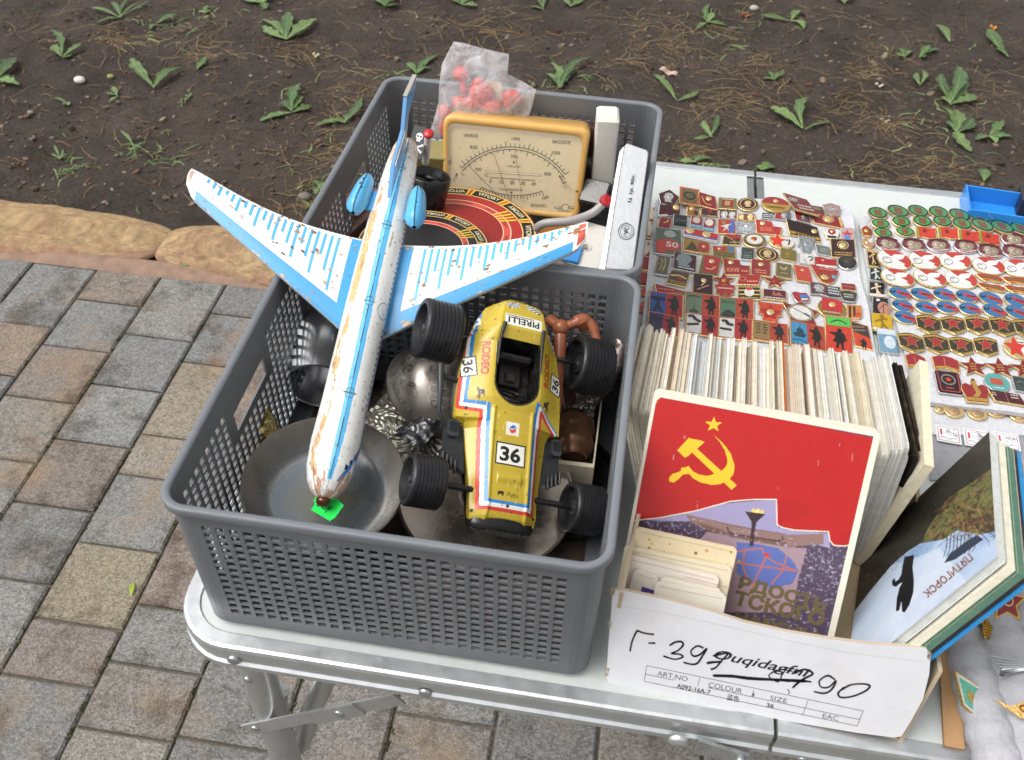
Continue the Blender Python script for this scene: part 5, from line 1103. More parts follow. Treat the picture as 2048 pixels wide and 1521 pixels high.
# torn corner flap at the right front
m = MB(); q5 = [F5(x, -y) for x, y in ((1575, 812), (1610, 800), (1690, 745), (1705, 770), (1670, 830), (1660, 850), (1630, 890), (1597, 860))]; qq = [p+np.array((0, .012+.01*(i % 2), 0)) for i, p in enumerate(q5)]
m.add(qq, tess([(1575, -812), (1610, -800), (1690, -745), (1705, -770), (1670, -830), (1660, -850), (1630, -890), (1597, -860)]), 'b9aea0'); m.build('torn_flap', [M_card], box)
def blur(a):
    p = np.pad(a, ((1, 1), (1, 1), (0, 0)), 'edge'); return (p[:-2, 1:-1]+p[2:, 1:-1]+p[1:-1, :-2]+p[1:-1, 2:]+2*a)/6
# --- red flag album (its cover is a printed picture)
rO = np.array((-.039, .123, .097)); rM = R3(R_(-4.6), R_(55.7), 0); rN = rM[:, 2]; RW, RHt, RL = .165, .161, .185
rx = Xf(rO, rM); F4 = lambda x, y: rM.T@(UP(1200+x/2.926, 600+y/2.926, rO, rN)-rO); G5 = lambda x, y: rM.T@(UP(1200+x/2.415, 960+y/2.415, rO, rN)-rO)
album = thing('flag_album', 'album with a red hammer and sickle flag cover leaning in the cardboard box', 'album', rO-np.array((0, 0, .09)))
yb = RHt/2-RL
R4 = Raster(-RW/2, yb, RW/2, RHt/2, .0004, '5e5266')
p4 = lambda *z: [F4(*q)[:2] for q in z]; p5 = lambda *z: [G5(*q)[:2] for q in z]
# square, terrace and torch
nz1 = fbm(R4.X*700, R4.Y*700, 3, 3); nz2 = fbm(R4.X*60, R4.Y*60, 4, 9)
R4.a[:] = np.array(lin('54465a'))*(.55+.9*nz1[..., None]); 
R4.poly(p5((180, 190), (450, 130), (860, 90), (860, 230), (1110, 260), (1110, 330), (1000, 300), (700, 270), (450, 200), (300, 200)), '9b93b6')
R4.poly(p5((410, 165), (480, 180), (640, 215), (900, 265), (1080, 260), (1080, 310), (900, 325), (700, 290), (520, 245), (440, 205)), '8d6f68'); R4.poly(p5((460, 200), (600, 245), (760, 285), (900, 300), (900, 322), (700, 292), (520, 246)), '75594f')
R4.ribbon(p5((615, 225), (620, 250), (640, 262), (860, 295), (885, 290), (880, 275)), .0012, '4c3834'); R4.ribbon(p5((560, 205), (700, 232), (900, 262)), .0004, '5c4a52')
msk = R4.inside(p5((520, 250), (700, 290), (900, 325), (1000, 330), (960, 470), (930, 640), (560, 640), (480, 290)), 0, R4.nx, 0, R4.ny)
tile = ((R4.X*1000 % 1.6 < .8) ^ (R4.Y*1000 % 1.4 < .7)); R4.a[msk & tile] = lin('c9a9a4'); R4.a[msk & ~tile] = lin('5a4f74')
R4.poly(p5((660, 300), (760, 310), (860, 330), (930, 390), (960, 440), (930, 500), (840, 525), (740, 500), (660, 450)), '5b6aa8')
for cpt in ([(660, 345), (780, 330), (800, 370), (850, 400), (950, 440)], [(805, 360), (780, 420), (750, 480), (735, 520)], [(660, 400), (760, 415), (940, 440)], [(700, 330), (690, 420), (720, 490)], [(900, 370), (880, 440), (830, 500)]): R4.ribbon(p5(*cpt), .0012, 'b7694f')
R4.poly(p5((795, 345), (805, 355), (825, 350), (812, 362), (822, 375), (805, 368), (792, 375), (798, 362), (785, 355), (800, 354)), 'c23a2e')
R4.poly(p5((700, 152), (800, 165), (755, 205), (748, 240), (740, 320), (722, 320), (732, 220), (730, 200)), '3a2d31'); R4.poly(p5((728, 155), (740, 135), (750, 150), (765, 135), (775, 150), (792, 142), (788, 164)), 'e8c66a'); R4.poly(p5((745, 155), (755, 145), (772, 158)), 'f2e2b0')
crowd = (nz1 > .72) & (R4.Y < F4(900, 1350)[1]); R4.a[crowd & ~msk] = lin('a9a0b8')
rr5 = random.Random(8)
for k in range(150):
    q = (rr5.uniform(180, 520), rr5.uniform(180, 300)) if k < 70 else (rr5.uniform(980, 1150), rr5.uniform(310, 520)); c_ = p5(q)[0]; R4.poly(ell(.0009, .0007, 6, *c_), rr5.choice(['c9c4d6', '8fb0b4', 'b8a4b0']))
R4.a[:] = blur(R4.a)
# gold lettering
for tx, u, v, w, h, ro in (('РДОСТЬ', 880, 555, 440, 82, -.27), ('ТСКОГО', 865, 620, 450, 84, -.24), ('НАРОДА', 860, 710, 440, 60, -.24)):
    c_ = G5(u, v); e = G5(u+100*math.cos(ro), v-100*math.sin(ro)); an = math.atan2(e[1]-c_[1], e[0]-c_[0]); k = np.linalg.norm((e-c_)[:2])/100; R4.text(tx, c_[0], c_[1], (w*k, h*k), '6a5e40', an, bold=.05); R4.a[:] = R4.a
# flag
flag = p4((315, 548), (1620, 812), (1640, 830), (1470, 1432), (1430, 1440), (1370, 1435), (1345, 1410), (1337, 1355), (1240, 1350), (1130, 1345), (1060, 1330), (1036, 1315), (1030, 1168), (900, 1168), (760, 1180), (560, 1235), (350, 1275), (195, 1295), (210, 1200), (300, 590))
R4.poly(flag, 'b3211f'); edge = p4((190, 1293), (350, 1275), (560, 1235), (760, 1180), (900, 1168), (1032, 1168), (1036, 1315), (1060, 1330), (1130, 1347), (1240, 1352), (1337, 1357), (1345, 1410), (1370, 1437), (1430, 1441), (1475, 1432)); R4.ribbon(edge, .0009, 'e6d3bd')
R4.poly(p4((1040, 1170), (1150, 1180), (1280, 1215), (1270, 1240), (1150, 1290), (1045, 1312)), 'a81c1c', alpha=.55); R4.poly(p4((1280, 770), (1420, 800), (1440, 1000), (1450, 1300), (1480, 1390), (1420, 1380), (1300, 1160), (1270, 1040)), 'b01a1e', alpha=.35); R4.poly(p4((1430, 1360), (1478, 1380), (1465, 1430), (1400, 1430)), 'a31818', alpha=.5)
Y_ = 'e8bc30'
def st(cx_, cy_, r): return p4(*[(cx_+r*(1 if k % 2 == 0 else .40)*math.sin(math.pi*k/5+.06), cy_-r*(1 if k % 2 == 0 else .40)*math.cos(math.pi*k/5+.06)*.88) for k in range(10)])
R4.poly(st(665, 730, 54), Y_)
sick = [(665, 790), (720, 840), (765, 900), (788, 970), (782, 1020), (755, 1050), (705, 1078), (650, 1083), (590, 1070), (545, 1045), (522, 1018), (500, 1020), (485, 1022), (460, 1050), (430, 1070), (405, 1062), (403, 1042), (425, 1018), (455, 1010), (475, 1000), (478, 980), (500, 982), (518, 970), (528, 985), (545, 1005), (580, 1022), (630, 1030), (680, 1015), (725, 990), (745, 960), (745, 930), (730, 880), (700, 830)]
R4.poly(p4(*sick), Y_); R4.poly(p4((452, 880), (520, 808), (614, 830), (568, 872), (800, 1085), (770, 1112), (540, 895), (497, 925)), Y_)
# worn white border of the cover
bw_ = .0032; R4.a[(R4.X < -RW/2+bw_*.8) | (R4.X > RW/2-bw_*1.6) | (R4.Y > RHt/2-bw_*1.2)] = lin('ddd6c6')
cr = (np.hypot(np.maximum(np.abs(R4.X)-(RW/2-bw_-.006), 0), np.maximum(R4.Y-(RHt/2-bw_-.006), 0)) > .006+.0006) & (R4.Y > RHt/2-.012); R4.a[cr & (np.abs(R4.X) > RW/2-.013)] = lin('ddd6c6')
sc_ = fbm(R4.X*900+R4.Y*90, R4.Y*60, 2, 31) > .93; R4.a[sc_] = R4.a[sc_]*.6+.25; R4.a *= (.93+.14*fbm(R4.X*2600, R4.Y*2600, 2, 77))[..., None]
kp = ~((np.hypot(np.maximum(np.abs(R4.X)-(RW/2-.005), 0), np.maximum(R4.Y-(RHt/2-.005), 0)) > .005) & (R4.Y > RHt/2-.005))
R4.build('front_cover', lambda u, v: np.stack([u, v, .0002+0*u], -1)@rM.T+rO, M_print, album, keep=kp)
def rr_sheet(w, top, bot, z0, z1, col, nm, par, mt, r=.005):
    m = MB(); P = [(-w/2, bot), (w/2, bot)]+[(w/2-r+r*math.cos(t), top-r+r*math.sin(t)) for t in np.linspace(0, math.pi/2, 6)]+[(-w/2+r-r*math.sin(t), top-r+r*math.cos(t)) for t in np.linspace(0, math.pi/2, 6)]
    m.prism(P, z0, z1, rx, col); return m.build(nm, [mt], par)
rr_sheet(RW-.003, RHt/2-.0015, yb, -.010, -.0008, 'd9cfb8', 'page_block', album, M_page); rr_sheet(RW, RHt/2, yb, -.0008, -.0001, 'd8d2c4', 'cover_board', album, M_paper); rr_sheet(RW+.001, RHt/2+.0005, yb, -.0125, -.0100, 'd6d0c2', 'back_cover', album, M_paper)
# --- small cards in front of it
sm = [(.0185, (176, 230), (664, 333), 'd8c7a4', 'yellowed card, rearmost of the small stack in front of the red flag album'), (.0225, (120, 318), (640, 425), 'd9cdb2', 'cream folded card second from the back of the small stack'), (.027, (132, 362), (578, 470), 'dcd2c6', 'pinkish card with a dotted edge in the small stack'), (.031, (168, 432), (285, 470), 'd8d2c8', 'narrow white card with a purple label in the small stack'), (.033, (300, 470), (590, 535), 'd7cfc0', 'off white card, second from the front of the small stack'), (.037, (270, 492), (613, 560), 'd9d3c6', 'thick white card at the front of the small stack')]
for k, (h, tl, tr_, col, lab) in enumerate(sm):
    O = rO+rN*h; fr_ = lambda x, y: rM.T@(UP(1200+x/2.415, 960+y/2.415, O, rN)-O); A_, B_ = fr_(*tl), fr_(*tr_); m = MB(); xf = Xf(O, rM); ln = .062-h*.55; rake = (B_-A_)[:2]; rake = rake/np.linalg.norm(rake); dn_ = np.array((rake[1], -rake[0]))
    P = [A_[:2]+dn_*ln, B_[:2]+dn_*ln, B_[:2]+dn_*.002, B_[:2]-rake*.002, A_[:2]+rake*.002, A_[:2]+dn_*.002]; P = [tuple(p) for p in P]
    m.prism(P, -.0030, 0, xf, col); aa = Art(lambda u, v, hh: xf(u, v, hh), m, 0, 1.5e-4); aa.ribbon([A_[:2]+dn_*.003+rake*.003, B_[:2]+dn_*.003-rake*.003], .0005, 'b9a88a')
    if k == 0:
        for q in range(16): p = A_[:2]+rake*rg.uniform(.01, .08)+dn_*rg.uniform(.003, .02); aa.poly(ell(*([rg.uniform(.0006, .003)]*2), 8, *p), rg.choice(['c49a5c', '8a7454', 'b08a56']))
    if k == 2:
        for q in range(26): p = A_[:2]+rake*(.045+.0013*q)+dn_*.0062; aa.poly(ell(.0009, .0009, 6, *p), 'c07a74')
    if k == 3:
        p = A_[:2]+rake*.0125+dn_*.012; aa.poly([tuple(p+rake*x+dn_*y) for x, y in ((-.0035, .012), (.008, .012), (.008, -.001), (-.0035, -.001))], '4a3a86'); aa.text('с', p[0]+.002, p[1]-.005, 1, 'd8d4de', 2, 0, fit=(.004, .005))
    m.build('small_card', [M_paper], label=lab, cat='card', group='small cards in front of the red flag album')
m = MB(); O = rO+rN*.024; c_ = UP(1251, 1180, O, rN); m.box((0, -.01, 0), (.004, .05, .0015), Xf(c_, rM), 'b8452e'); m.build('orange_card', [M_paper], label='thin orange red card edge at the left of the small stack', cat='card')
# --- rows of postcards
rp = random.Random(21); NC = 66
segs = [(0, .10, ['d9cfb6', 'e0d8c4', 'd6cbb0'], 'cream postcard packet fanned out at the left end of the row'), (.10, .20, ['d8bf98', 'dccbaa', 'd2b78e', 'e0d8c6'], 'tan postcard packet in the left part of the row'), (.20, .27, ['a9b4bb', 'b7bcbe', 'c9cdd0'], 'pale blue grey postcard packet left of the middle of the row'), (.27, .38, ['c4c0b4', 'd2cec4', 'aebac4', 'cfc8b8'], 'grey white postcard packet left of the orange striped one'), (.38, .46, ['cfb493', 'd8c8ac', 'c9ac8c'], 'peach postcard packet in the middle of the row'), (.46, .50, ['e6e4df', 'e2dfd8'], 'bright white postcard packet in the middle of the row'), (.50, .56, ['d3c4a8', 'd8ccb4'], 'ivory postcard packet beside the orange striped one'), (.58, .70, ['c9b396', 'cdb89c', 'c4b092', 'b3a284'], 'sand coloured postcard packet right of the orange striped one'), (.70, .80, ['c6c9c8', 'd3d2cb', 'a9bccb', 'cfc9b6'], 'pale grey postcard packet in the right part of the row'), (.80, .90, ['c2b08a', 'b9ad86', 'd0c4a4'], 'khaki edged postcard packet in the right part of the row'), (.90, 1.01, ['d8d6cc', 'c9c9c2', 'dedcd2'], 'white hardback postcard packet near the right end of the row')]
def card(s, t, col, edge, lean_h, label, group=None, name='postcard_packet', hgt=None, fr=None):
    zt = .122+lean_h
    fb = lambda u0, u1, s_: (u0[0]+(u1[0]-u0[0])*s_, u0[1]+(u1[1]-u0[1])*s_)
    B_ = U(*fb((1283, 652), (1775, 715), s), .122); F_ = U(*fb((1243, 818), (1818, 908), s), .122)
    xb = -.112+.186*s+.002*math.sin(s*40)
    bot_b = np.array((xb, B_[1]-.004, .004)); bot_f = np.array((xb+.004, F_[1]-.020, .004))
    d = (F_-B_); d /= np.linalg.norm(d); upv = (B_-bot_b); upv /= np.linalg.norm(upv); nv = np.cross(d, upv); nv /= np.linalg.norm(nv)
    if nv[0] < 0: nv = -nv
    B_ = B_+upv*lean_h; F_ = F_+upv*lean_h; m = MB()
    r = .004; Lc = np.linalg.norm(F_-B_)
    outl = [bot_b, bot_f, F_-upv*r, F_-upv*r*.3-d*r*.3, F_-d*r, B_+d*r, B_+d*r*.3-upv*r*.3, B_-upv*r]
    def sheet(o0, o1, c, ins=0.):
        P = [p+nv*o0 for p in outl]; Q = [p+nv*o1 for p in outl]; n = len(P)
        if ins: P = [p-upv*ins-d*ins*(.6 if i in (2, 3, 4, 1) else -.6) for i, p in enumerate(P)]; Q = [p-upv*ins-d*ins*(.6 if i in (2, 3, 4, 1) else -.6) for i, p in enumerate(Q)]
        m.add(P+Q, [(i, (i+1) % n, n+(i+1) % n, n+i) for i in range(n)], edge if ins else c); m.add(P, [tuple(range(n-1, -1, -1))], c); m.add(Q, [tuple(range(n))], c)
    sheet(-t/2, -t/2+.0004, col); sheet(t/2-.0004, t/2, col)
    k = max(1, int((t-.0008)/.0006)); w = (t-.0008)/k
    for i in range(k):
        sh = rp.uniform(.75, 1.05); e0 = np.array(lin(edge)); edge_i = tuple(e0*sh); P = None
        o0 = -t/2+.0004+w*i; ins = rp.uniform(.0002, .0011)
        A_ = [p-upv*ins-d*ins*(.6 if j in (2, 3, 4, 1) else -.6) for j, p in enumerate(outl)]; n = len(A_)
        V = [p+nv*o0 for p in A_]+[p+nv*(o0+w) for p in A_]; m.add(V, [(j, (j+1) % n, n+(j+1) % n, n+j) for j in range(n)], edge_i)
    return m.build(name, [M_page], label=label, cat='postcards', group=group)
s = 0.
while s < 1.:
    sg_ = [g for g in segs if g[0] <= s < g[1]]
    if .555 <= s < .575 or (not sg_ and s < .58):
        o = card(.563, .0050, 'cf6a2e', 'd07838', .004, 'orange edged postcard packet with a white band in the middle of the row'); s = .582; continue
    g = sg_[0] if sg_ else segs[-1]; t = rp.choice([.0022, .0026, .003, .0034, .004]) if s > .1 else rp.choice([.0018, .0024]); col = rp.choice(g[2])
    ds = t/.213; hh = rp.uniform(-.007, .006); mixw = lambda c: tuple(np.array(lin(c))*.72+.28*.8)
    if .46 < s < .5: t = .0075; ds = t/.213; hh = -.004
    card(min(1, s+ds/2), t*.96, mixw(col), mixw(rp.choice(['d6ccb6', 'cfc3a8', 'dad4c6'] if rp.random() < .35 else g[2])), hh, g[3], g[3].replace('packet', 'packets')); s += ds*1.02
card(1.035, .0022, '1e1a18', '2a2522', -.002, 'black postcard folder at the right end of the row'); card(1.06, .0022, '2a2320', '3a3028', -.004, 'dark brown postcard folder at the right end of the row')
# a cream booklet standing apart at the right end
def slab(P4, thick, col, edge, name, label, cat, mt, grp=None):
    P = [np.array(p, float) for p in P4]; n_ = np.cross(P[1]-P[0], P[3]-P[0]); n_ /= np.linalg.norm(n_); Q = [p-n_*thick for p in P]; m = MB(); m.add(P, [(0, 1, 2, 3)], col); m.add(Q, [(3, 2, 1, 0)], col); m.add(P+Q, [(i, 4+i, 4+(i+1) % 4, (i+1) % 4) for i in range(4)], edge); return m.build(name, [mt], label=label, cat=cat, group=grp)
f_, b_ = U(1868, 935, .12), U(1856, 725, .128); slab([f_, b_, b_+np.array((-.020, 0, -.122)), f_+np.array((-.022, -.014, -.116))][::-1], .0075, 'cfc7b2', 'ddd2b6', 'cream_booklet', 'thick cream booklet standing at the right end of the postcard row', 'booklet', M_page)
f_, b_ = U(1812, 1010, .118), U(1823, 712, .132); 
# --- picture album with the eagle, and the booklets behind it
gA = CPOS+1.014*(np.array((.134, .194, .146))-CPOS); g1 = np.array((-.38, -.13, -.91)); g1 /= np.linalg.norm(g1); g2 = np.array((-.23, -.95, .23)); g2 -= g1*(g1@g2); g2 /= np.linalg.norm(g2); gN = np.cross(g2, g1); gN = gN if gN[0] < 0 else -gN
gM = np.stack([g1, g2, gN], 1); gW, gH = .153, .155
Q8 = lambda x, y: gM.T@(UP(1650+x/2.266, 850+y/2.266, gA, gN)-gA)
p8 = lambda *z: [Q8(*q)[:2] for q in z]
eag = thing('picture_album', 'glossy album with an eagle statue on its upside down cover, at the box right end', 'album', gA-np.array((.03, .07, .14)))
R8 = Raster(0, 0, gW, gH, .0004, '8fb2d6')
X8, Y8 = R8.X, R8.Y; sk = fbm(X8*22+Y8*18, Y8*40-X8*12, 5, 3)
R8.a[:] = np.array(lin('5f8cc0'))*(1-sk[..., None])+np.array(lin('c3d0dd'))*sk[..., None]
msk = R8.inside(p8((150, 830), (300, 640), (420, 600), (520, 560), (650, 720), (450, 880), (300, 990), (40, 990)), 0, R8.nx, 0, R8.ny); R8.a[msk] = np.clip(R8.a[msk]*.55+.45*np.array(lin('d9e0e7')), 0, 1)
hill = p8((760, 20), (520, 215), (330, 405), (140, 580), (90, 740), (40, 965), (110, 880), (200, 760), (300, 640), (375, 575), (430, 540), (500, 510), (560, 470), (640, 440), (700, 380), (790, 300))
R8.poly(hill, '26241f'); mh = R8.inside(hill, 0, R8.nx, 0, R8.ny); nb_ = fbm(X8*150, Y8*150, 4, 5); ng = fbm(X8*420, Y8*420, 3, 8)
R8.a[mh] = R8.a[mh]*(.6+1.1*nb_[mh][:, None])
gr = R8.inside(p8((430, 540), (480, 450), (560, 330), (640, 280), (770, 190), (790, 480), (700, 500), (600, 480), (540, 520)), 0, R8.nx, 0, R8.ny)
R8.a[gr & (nb_ > .42)] = lin('5e6238'); R8.a[gr & (nb_ <= .42)] = lin('4a3a2c'); R8.a[gr & (ng > .66)] = lin('86683f'); R8.a[gr & (ng < .3)] = lin('2d2820')
r8 = random.Random(2)
for k in range(60):
    x0_, y0_ = r8.uniform(540, 760), r8.uniform(330, 520); an = r8.uniform(0, 3.1); pts8 = [(x0_, y0_)]
    for j in range(4): an += r8.uniform(-.6, .6); pts8.append((pts8[-1][0]+18*math.cos(an), pts8[-1][1]+18*math.sin(an)))
    R8.ribbon(p8(*pts8), .0006, r8.choice(['3a2a20', '7a5434', '201c18', '9a7a50']))
for k in range(9):
    x0_ = 555+k*16; R8.ribbon(p8((x0_, 500), (x0_-4, 560), (x0_-16, 600-k*3)), .0010, '2c3646')
R8.poly(p8((540, 628), (566, 585), (640, 530), (690, 500), (720, 520), (650, 570), (590, 612)), '2c3646')
for k in range(260):
    t_ = r8.random(); e0 = (120+360*t_, 770-250*t_); q = (e0[0]+r8.gauss(0, 18), e0[1]+r8.gauss(0, 16)); R8.poly([c+np.array((r8.uniform(-.0012, .0012), r8.uniform(-.0012, .0012))) for c in p8(q, q, q)], r8.choice(['26241f', '3a3026', '5a4634', '7d6446']))
for k in range(60):
    q = (r8.uniform(120, 360), 0); q = (q[0], 760-(q[0]-120)*.75+r8.uniform(-30, 20)); R8.poly([c+np.array((r8.uniform(-.0016, .0016), r8.uniform(-.0016, .0016))) for c in p8(q, q, q)], r8.choice(['8a6a4a', '5a4634', 'a4835c', '3a2e26']))
R8.poly(p8((352, 640), (362, 600), (405, 590), (398, 650), (404, 700), (402, 760), (385, 815), (362, 852), (350, 848), (347, 800), (338, 842), (322, 846), (326, 790), (338, 740), (352, 715), (338, 722), (322, 736), (305, 728), (306, 706), (318, 694), (320, 712), (336, 700), (348, 676)), '17181a')
R8.a[(fbm(X8*800+Y8*300, Y8*30, 2, 12) > .93)] *= 1.25
R8.a[:] = blur(R8.a)
c_ = Q8(555, 682); e_ = Q8(455, 770); an = math.atan2(e_[1]-c_[1], e_[0]-c_[0]); 
u_ = Q8(455, 770)-Q8(660, 592); w_ = np.linalg.norm(u_[:2]); 
R8.build('front_cover', lambda u, v: gA+np.outer(u, g1)+np.outer(v, g2)+gN*.0002, M_print, eag, flip=(np.cross(g1, g2)@gN < 0))
m = MB(); a = Art(PF(gA+gN*.0004, gN, 1650, 850, 2.266), m, 0, 1e-4); a.text('ПЯТИГОРСК', 558, -684, 1, '8a5a3a', 1, math.pi+math.atan2(178, 208), fit=(275, 36), bold=.02); m.build('title', [M_print], eag)
def gslab(o0, o1, w0, h0_, h1, col, edge, nm, par=None, mt=None, **kw):
    P = [gA+g1*0+g2*h0_, gA+g1*w0+g2*h0_, gA+g1*w0+g2*h1, gA+g2*h1]; m = MB(); A_ = [p-gN*o0 for p in P]; B_ = [p-gN*o1 for p in P]; fl_ = np.cross(g1, g2)@gN > 0
    f1, f2 = [(0, 1, 2, 3)], [(3, 2, 1, 0)]; m.add(A_, f1 if fl_ else f2, col); m.add(B_, f2 if fl_ else f1, col); m.add(A_+B_, [(i, 4+i, 4+(i+1) % 4, (i+1) % 4) if fl_ else ((i+1) % 4, 4+(i+1) % 4, 4+i, i) for i in range(4)], edge); return m.build(nm, [mt or M_paper], par, **kw)
gslab(.0001, .0006, gW, 0, gH, 'c9ccce', 'd5d6d4', 'cover_board', eag); gslab(.0008, .0055, gW, .0015, gH-.001, 'd2d4d2', 'c9ccc8', 'page_block', eag, M_page); gslab(.0058, .0064, gW, 0, gH, 'd6d8d6', 'd6d8d6', 'back_cover', eag)
for o0, o1, h0_, h1, c0_, e0_, lab in ((.0085, .0135, .004, .157, 'd9d5c4', 'e0dac6', 'white edged booklet directly behind the eagle album'), (.0142, .0150, .006, .157, '4f7a56', '4f7d5c', 'thin green booklet behind the eagle album'), (.0156, .0205, .004, .157, 'cfd2c8', '587a68', 'booklet with a sea green spine behind the eagle album'), (.0212, .0235, .002, .156, 'd6cdb6', '33303a', 'booklet with a dark spine behind the eagle album'), (.0245, .0275, .0, .155, '2f86bf', '2f8ac6', 'bright blue booklet, last behind the eagle album')):
    gslab(o0, o1, .122, h0_, h1, c0_, e0_, 'booklet', None, M_page, label=lab, cat='booklet', group='booklets behind the eagle album')
gslab(.030, .036, .120, .01, .10, 'cfc2ae', 'cdbfa6', 'booklet', None, M_page, label='beige booklet leaning over the box behind the bright blue booklet', cat='booklet', group='booklets behind the eagle album')
# ------------------------------------------------------------------ foam sheets of badges
def quadsheet(bl, br, fr, fl, hfun, name, label, cat, thick, col='c0c0c4', nu=46, nv=46, z=.008):
    c = [UH(*p, hfun) for p in (bl, br, fr, fl)]
    def pos(u, v):
        # rounded back corners
        p = (c[3]*(1-u)+c[2]*u)*(1-v)+(c[0]*(1-u)+c[1]*u)*v; return p
    m = MB(); V = []; 
    def rc(u, v):
        r = .06; du, dv = min(u, 1-u), 1-v
        if du < r and dv < r*.8:
            a_ = (r-du)/r; k = r*.8*(1-math.sqrt(max(0, 1-a_*a_))); v = min(v, 1-k)
        return u, v
    us, vs = np.linspace(0, 1, nu), np.linspace(0, 1, nv)
    top = []; bot = []
    for v in vs:
        for u in us:
            uu, vv = rc(u, v); p = pos(uu, vv); h = hfun(p[0], p[1]); e = .0006*(fbm(np.array(p[0]*300), np.array(p[1]*300), 2, 3)-.5); top.append((p[0], p[1], h+float(e))); bot.append((p[0], p[1], max(.0012, h-thick)))
    F = [(j*nu+i, j*nu+i+1, (j+1)*nu+i+1, (j+1)*nu+i) for j in range(nv-1) for i in range(nu-1)]
    m.add(top, F, col, 0, True); m.add(bot, [f[::-1] for f in F], col)
    rim = [i for i in range(nu)]+[j*nu+nu-1 for j in range(1, nv)]+[(nv-1)*nu+i for i in range(nu-2, -1, -1)]+[j*nu for j in range(nv-2, 0, -1)]
    n = len(rim); m.add([top[i] for i in rim]+[bot[i] for i in rim], [(i, n+i, n+(i+1) % n, (i+1) % n) for i in range(n)], col)
    return m.build(name, [M_foam], label=label, cat=cat)
def hL(x, y): return .0085+.0028*math.sin(y*52+x*9)*(.6+.4*math.sin(x*23))+.0018*math.sin(x*47+1)+.0105*math.exp(-((y-.655)/.030)**2)
def hS(x, y): return .0045
def hR(x, y): return .0115+.0016*math.sin(y*44+x*20)+.0009*math.sin(x*60)+.006*math.exp(-((y-.655)/.022)**2)
def hR2(x, y): return .0052+.0004*math.sin(y*50)
quadsheet((1313, 388), (1694, 408), (1760, 740), (1276, 722), hL, 'foam_sheet', 'wavy white foam sheet of mixed badges behind the postcard box', 'foam sheet', .005)
quadsheet((1293, 405), (1330, 405), (1340, 720), (1262, 690), hS, 'foam_sheet', 'flat foam strip showing at the left under the wavy badge sheet', 'foam sheet', .003)
quadsheet((1716, 430), (2140, 445), (2140, 872), (1790, 868), hR2, 'foam_sheet', 'lower white foam sheet under the sheet of green and blue oval badges', 'foam sheet', .004)
quadsheet((1737, 415), (2160, 455), (2150, 846), (1835, 800), hR, 'foam_sheet', 'white foam sheet with rows of green, white and blue oval badges', 'foam sheet', .005)
quadsheet((1860, 858), (2140, 880), (2140, 960), (1860, 960), lambda x, y: .0026, 'grey_cloth', 'grey shiny cloth under the white cards at the right', 'cloth', .001, '8f8f93')
def shape(k):
    if k == 'r': return [(-.5, -.5), (.5, -.5), (.5, .5), (-.5, .5)]
    if k == 'rr': return rrect(1, 1, .1, 3)
    if k == 'o': return ell(1, 1, 26)
    if k == '5': return [(.0, .55), (.52, .14), (.34, -.5), (-.34, -.5), (-.52, .14)]
    if k == '5d': return [(-.5, .3), (0, .5), (.5, .3), (.32, -.45), (0, -.5), (-.32, -.45)]
    if k == 'st': return [(x*1.05, y*1.05) for x, y in star(.53, .42)]
    if k == 'f': return [(-.5, .42), (-.2, .5), (.1, .36), (.5, .42), (.46, 0), (.5, -.42), (.1, -.5), (-.2, -.38), (-.5, -.5)]
    if k == 'sk': return [(-.5, .5), (.36, .34), (.5, -.5), (-.36, -.38)]
    if k == 'sk2': return [(-.38, .5), (.5, .5), (.38, -.5), (-.5, -.5)]
    if k == 'pen': return [(-.5, .5), (.5, 0), (-.42, -.5)]
    if k == 'pen2': return [(-.5, .5), (.5, .36), (.3, -.3), (.1, -.5), (-.12, -.45), (-.3, -.1)]
    if k == 'sh': return [(-.5, .34), (-.24, .44), (0, .5), (.24, .44), (.5, .34), (.47, -.1), (.46, -.26), (.2, -.4), (0, -.5), (-.2, -.4), (-.46, -.26), (-.47, -.1)]
    if k == 'step': return [(-.5, .5), (.12, .44), (.16, .12), (.5, .1), (.46, -.46), (-.42, -.5)]
    if k == 'bn': return [(-.5, .5), (.5, .5), (.4, .1), (.46, -.1), (.3, -.14), (.2, -.5), (-.2, -.5), (-.3, -.14), (-.46, -.1), (-.4, .1)]
    if k == 'cr': return [(-.38, -.5), (.38, -.5), (.4, -.3), (.5, .0), (.46, .2), (.3, .28), (.14, .2), (.07, .3), (.1, .36), (.04, .5), (-.04, .5), (-.1, .36), (-.07, .3), (-.14, .2), (-.3, .28), (-.46, .2), (-.5, 0), (-.4, -.3)]
    if k == 'tri': return [(-.5, .5), (.5, .5), (.5, -.1), (-.3, -.5), (-.5, -.5)]
    if k == 'x4': return [(-.5, .34), (-.22, .3), (0, .5), (.22, .3), (.5, .18), (.34, -.1), (.46, -.46), (.1, -.42), (-.26, -.5), (-.28, -.2)]
    if k == 'rib': return [(-.5, .3), (-.3, .48), (.0, .42), (.3, .5), (.5, .1), (.4, -.3), (.2, -.38), (.0, -.3), (-.2, -.5), (-.36, -.2)]
    if k == 'arc': return [(-.5, .3), (-.25, .46), (0, .5), (.25, .46), (.5, .3), (.46, -.5), (.2, -.36), (0, -.32), (-.2, -.36), (-.46, -.5)]
    if k == 'ss': return [(p[0]*.62-.2, p[1]*.98) for p in star(.53, .42)]
GOLD, SILV, RED, MAR, DRK, WHT, OLV, ORG = 'e3c78e', 'c6c6c4', '96262a', '56181d', '2a2220', 'cfccc6', '605a40', 'b8452c'
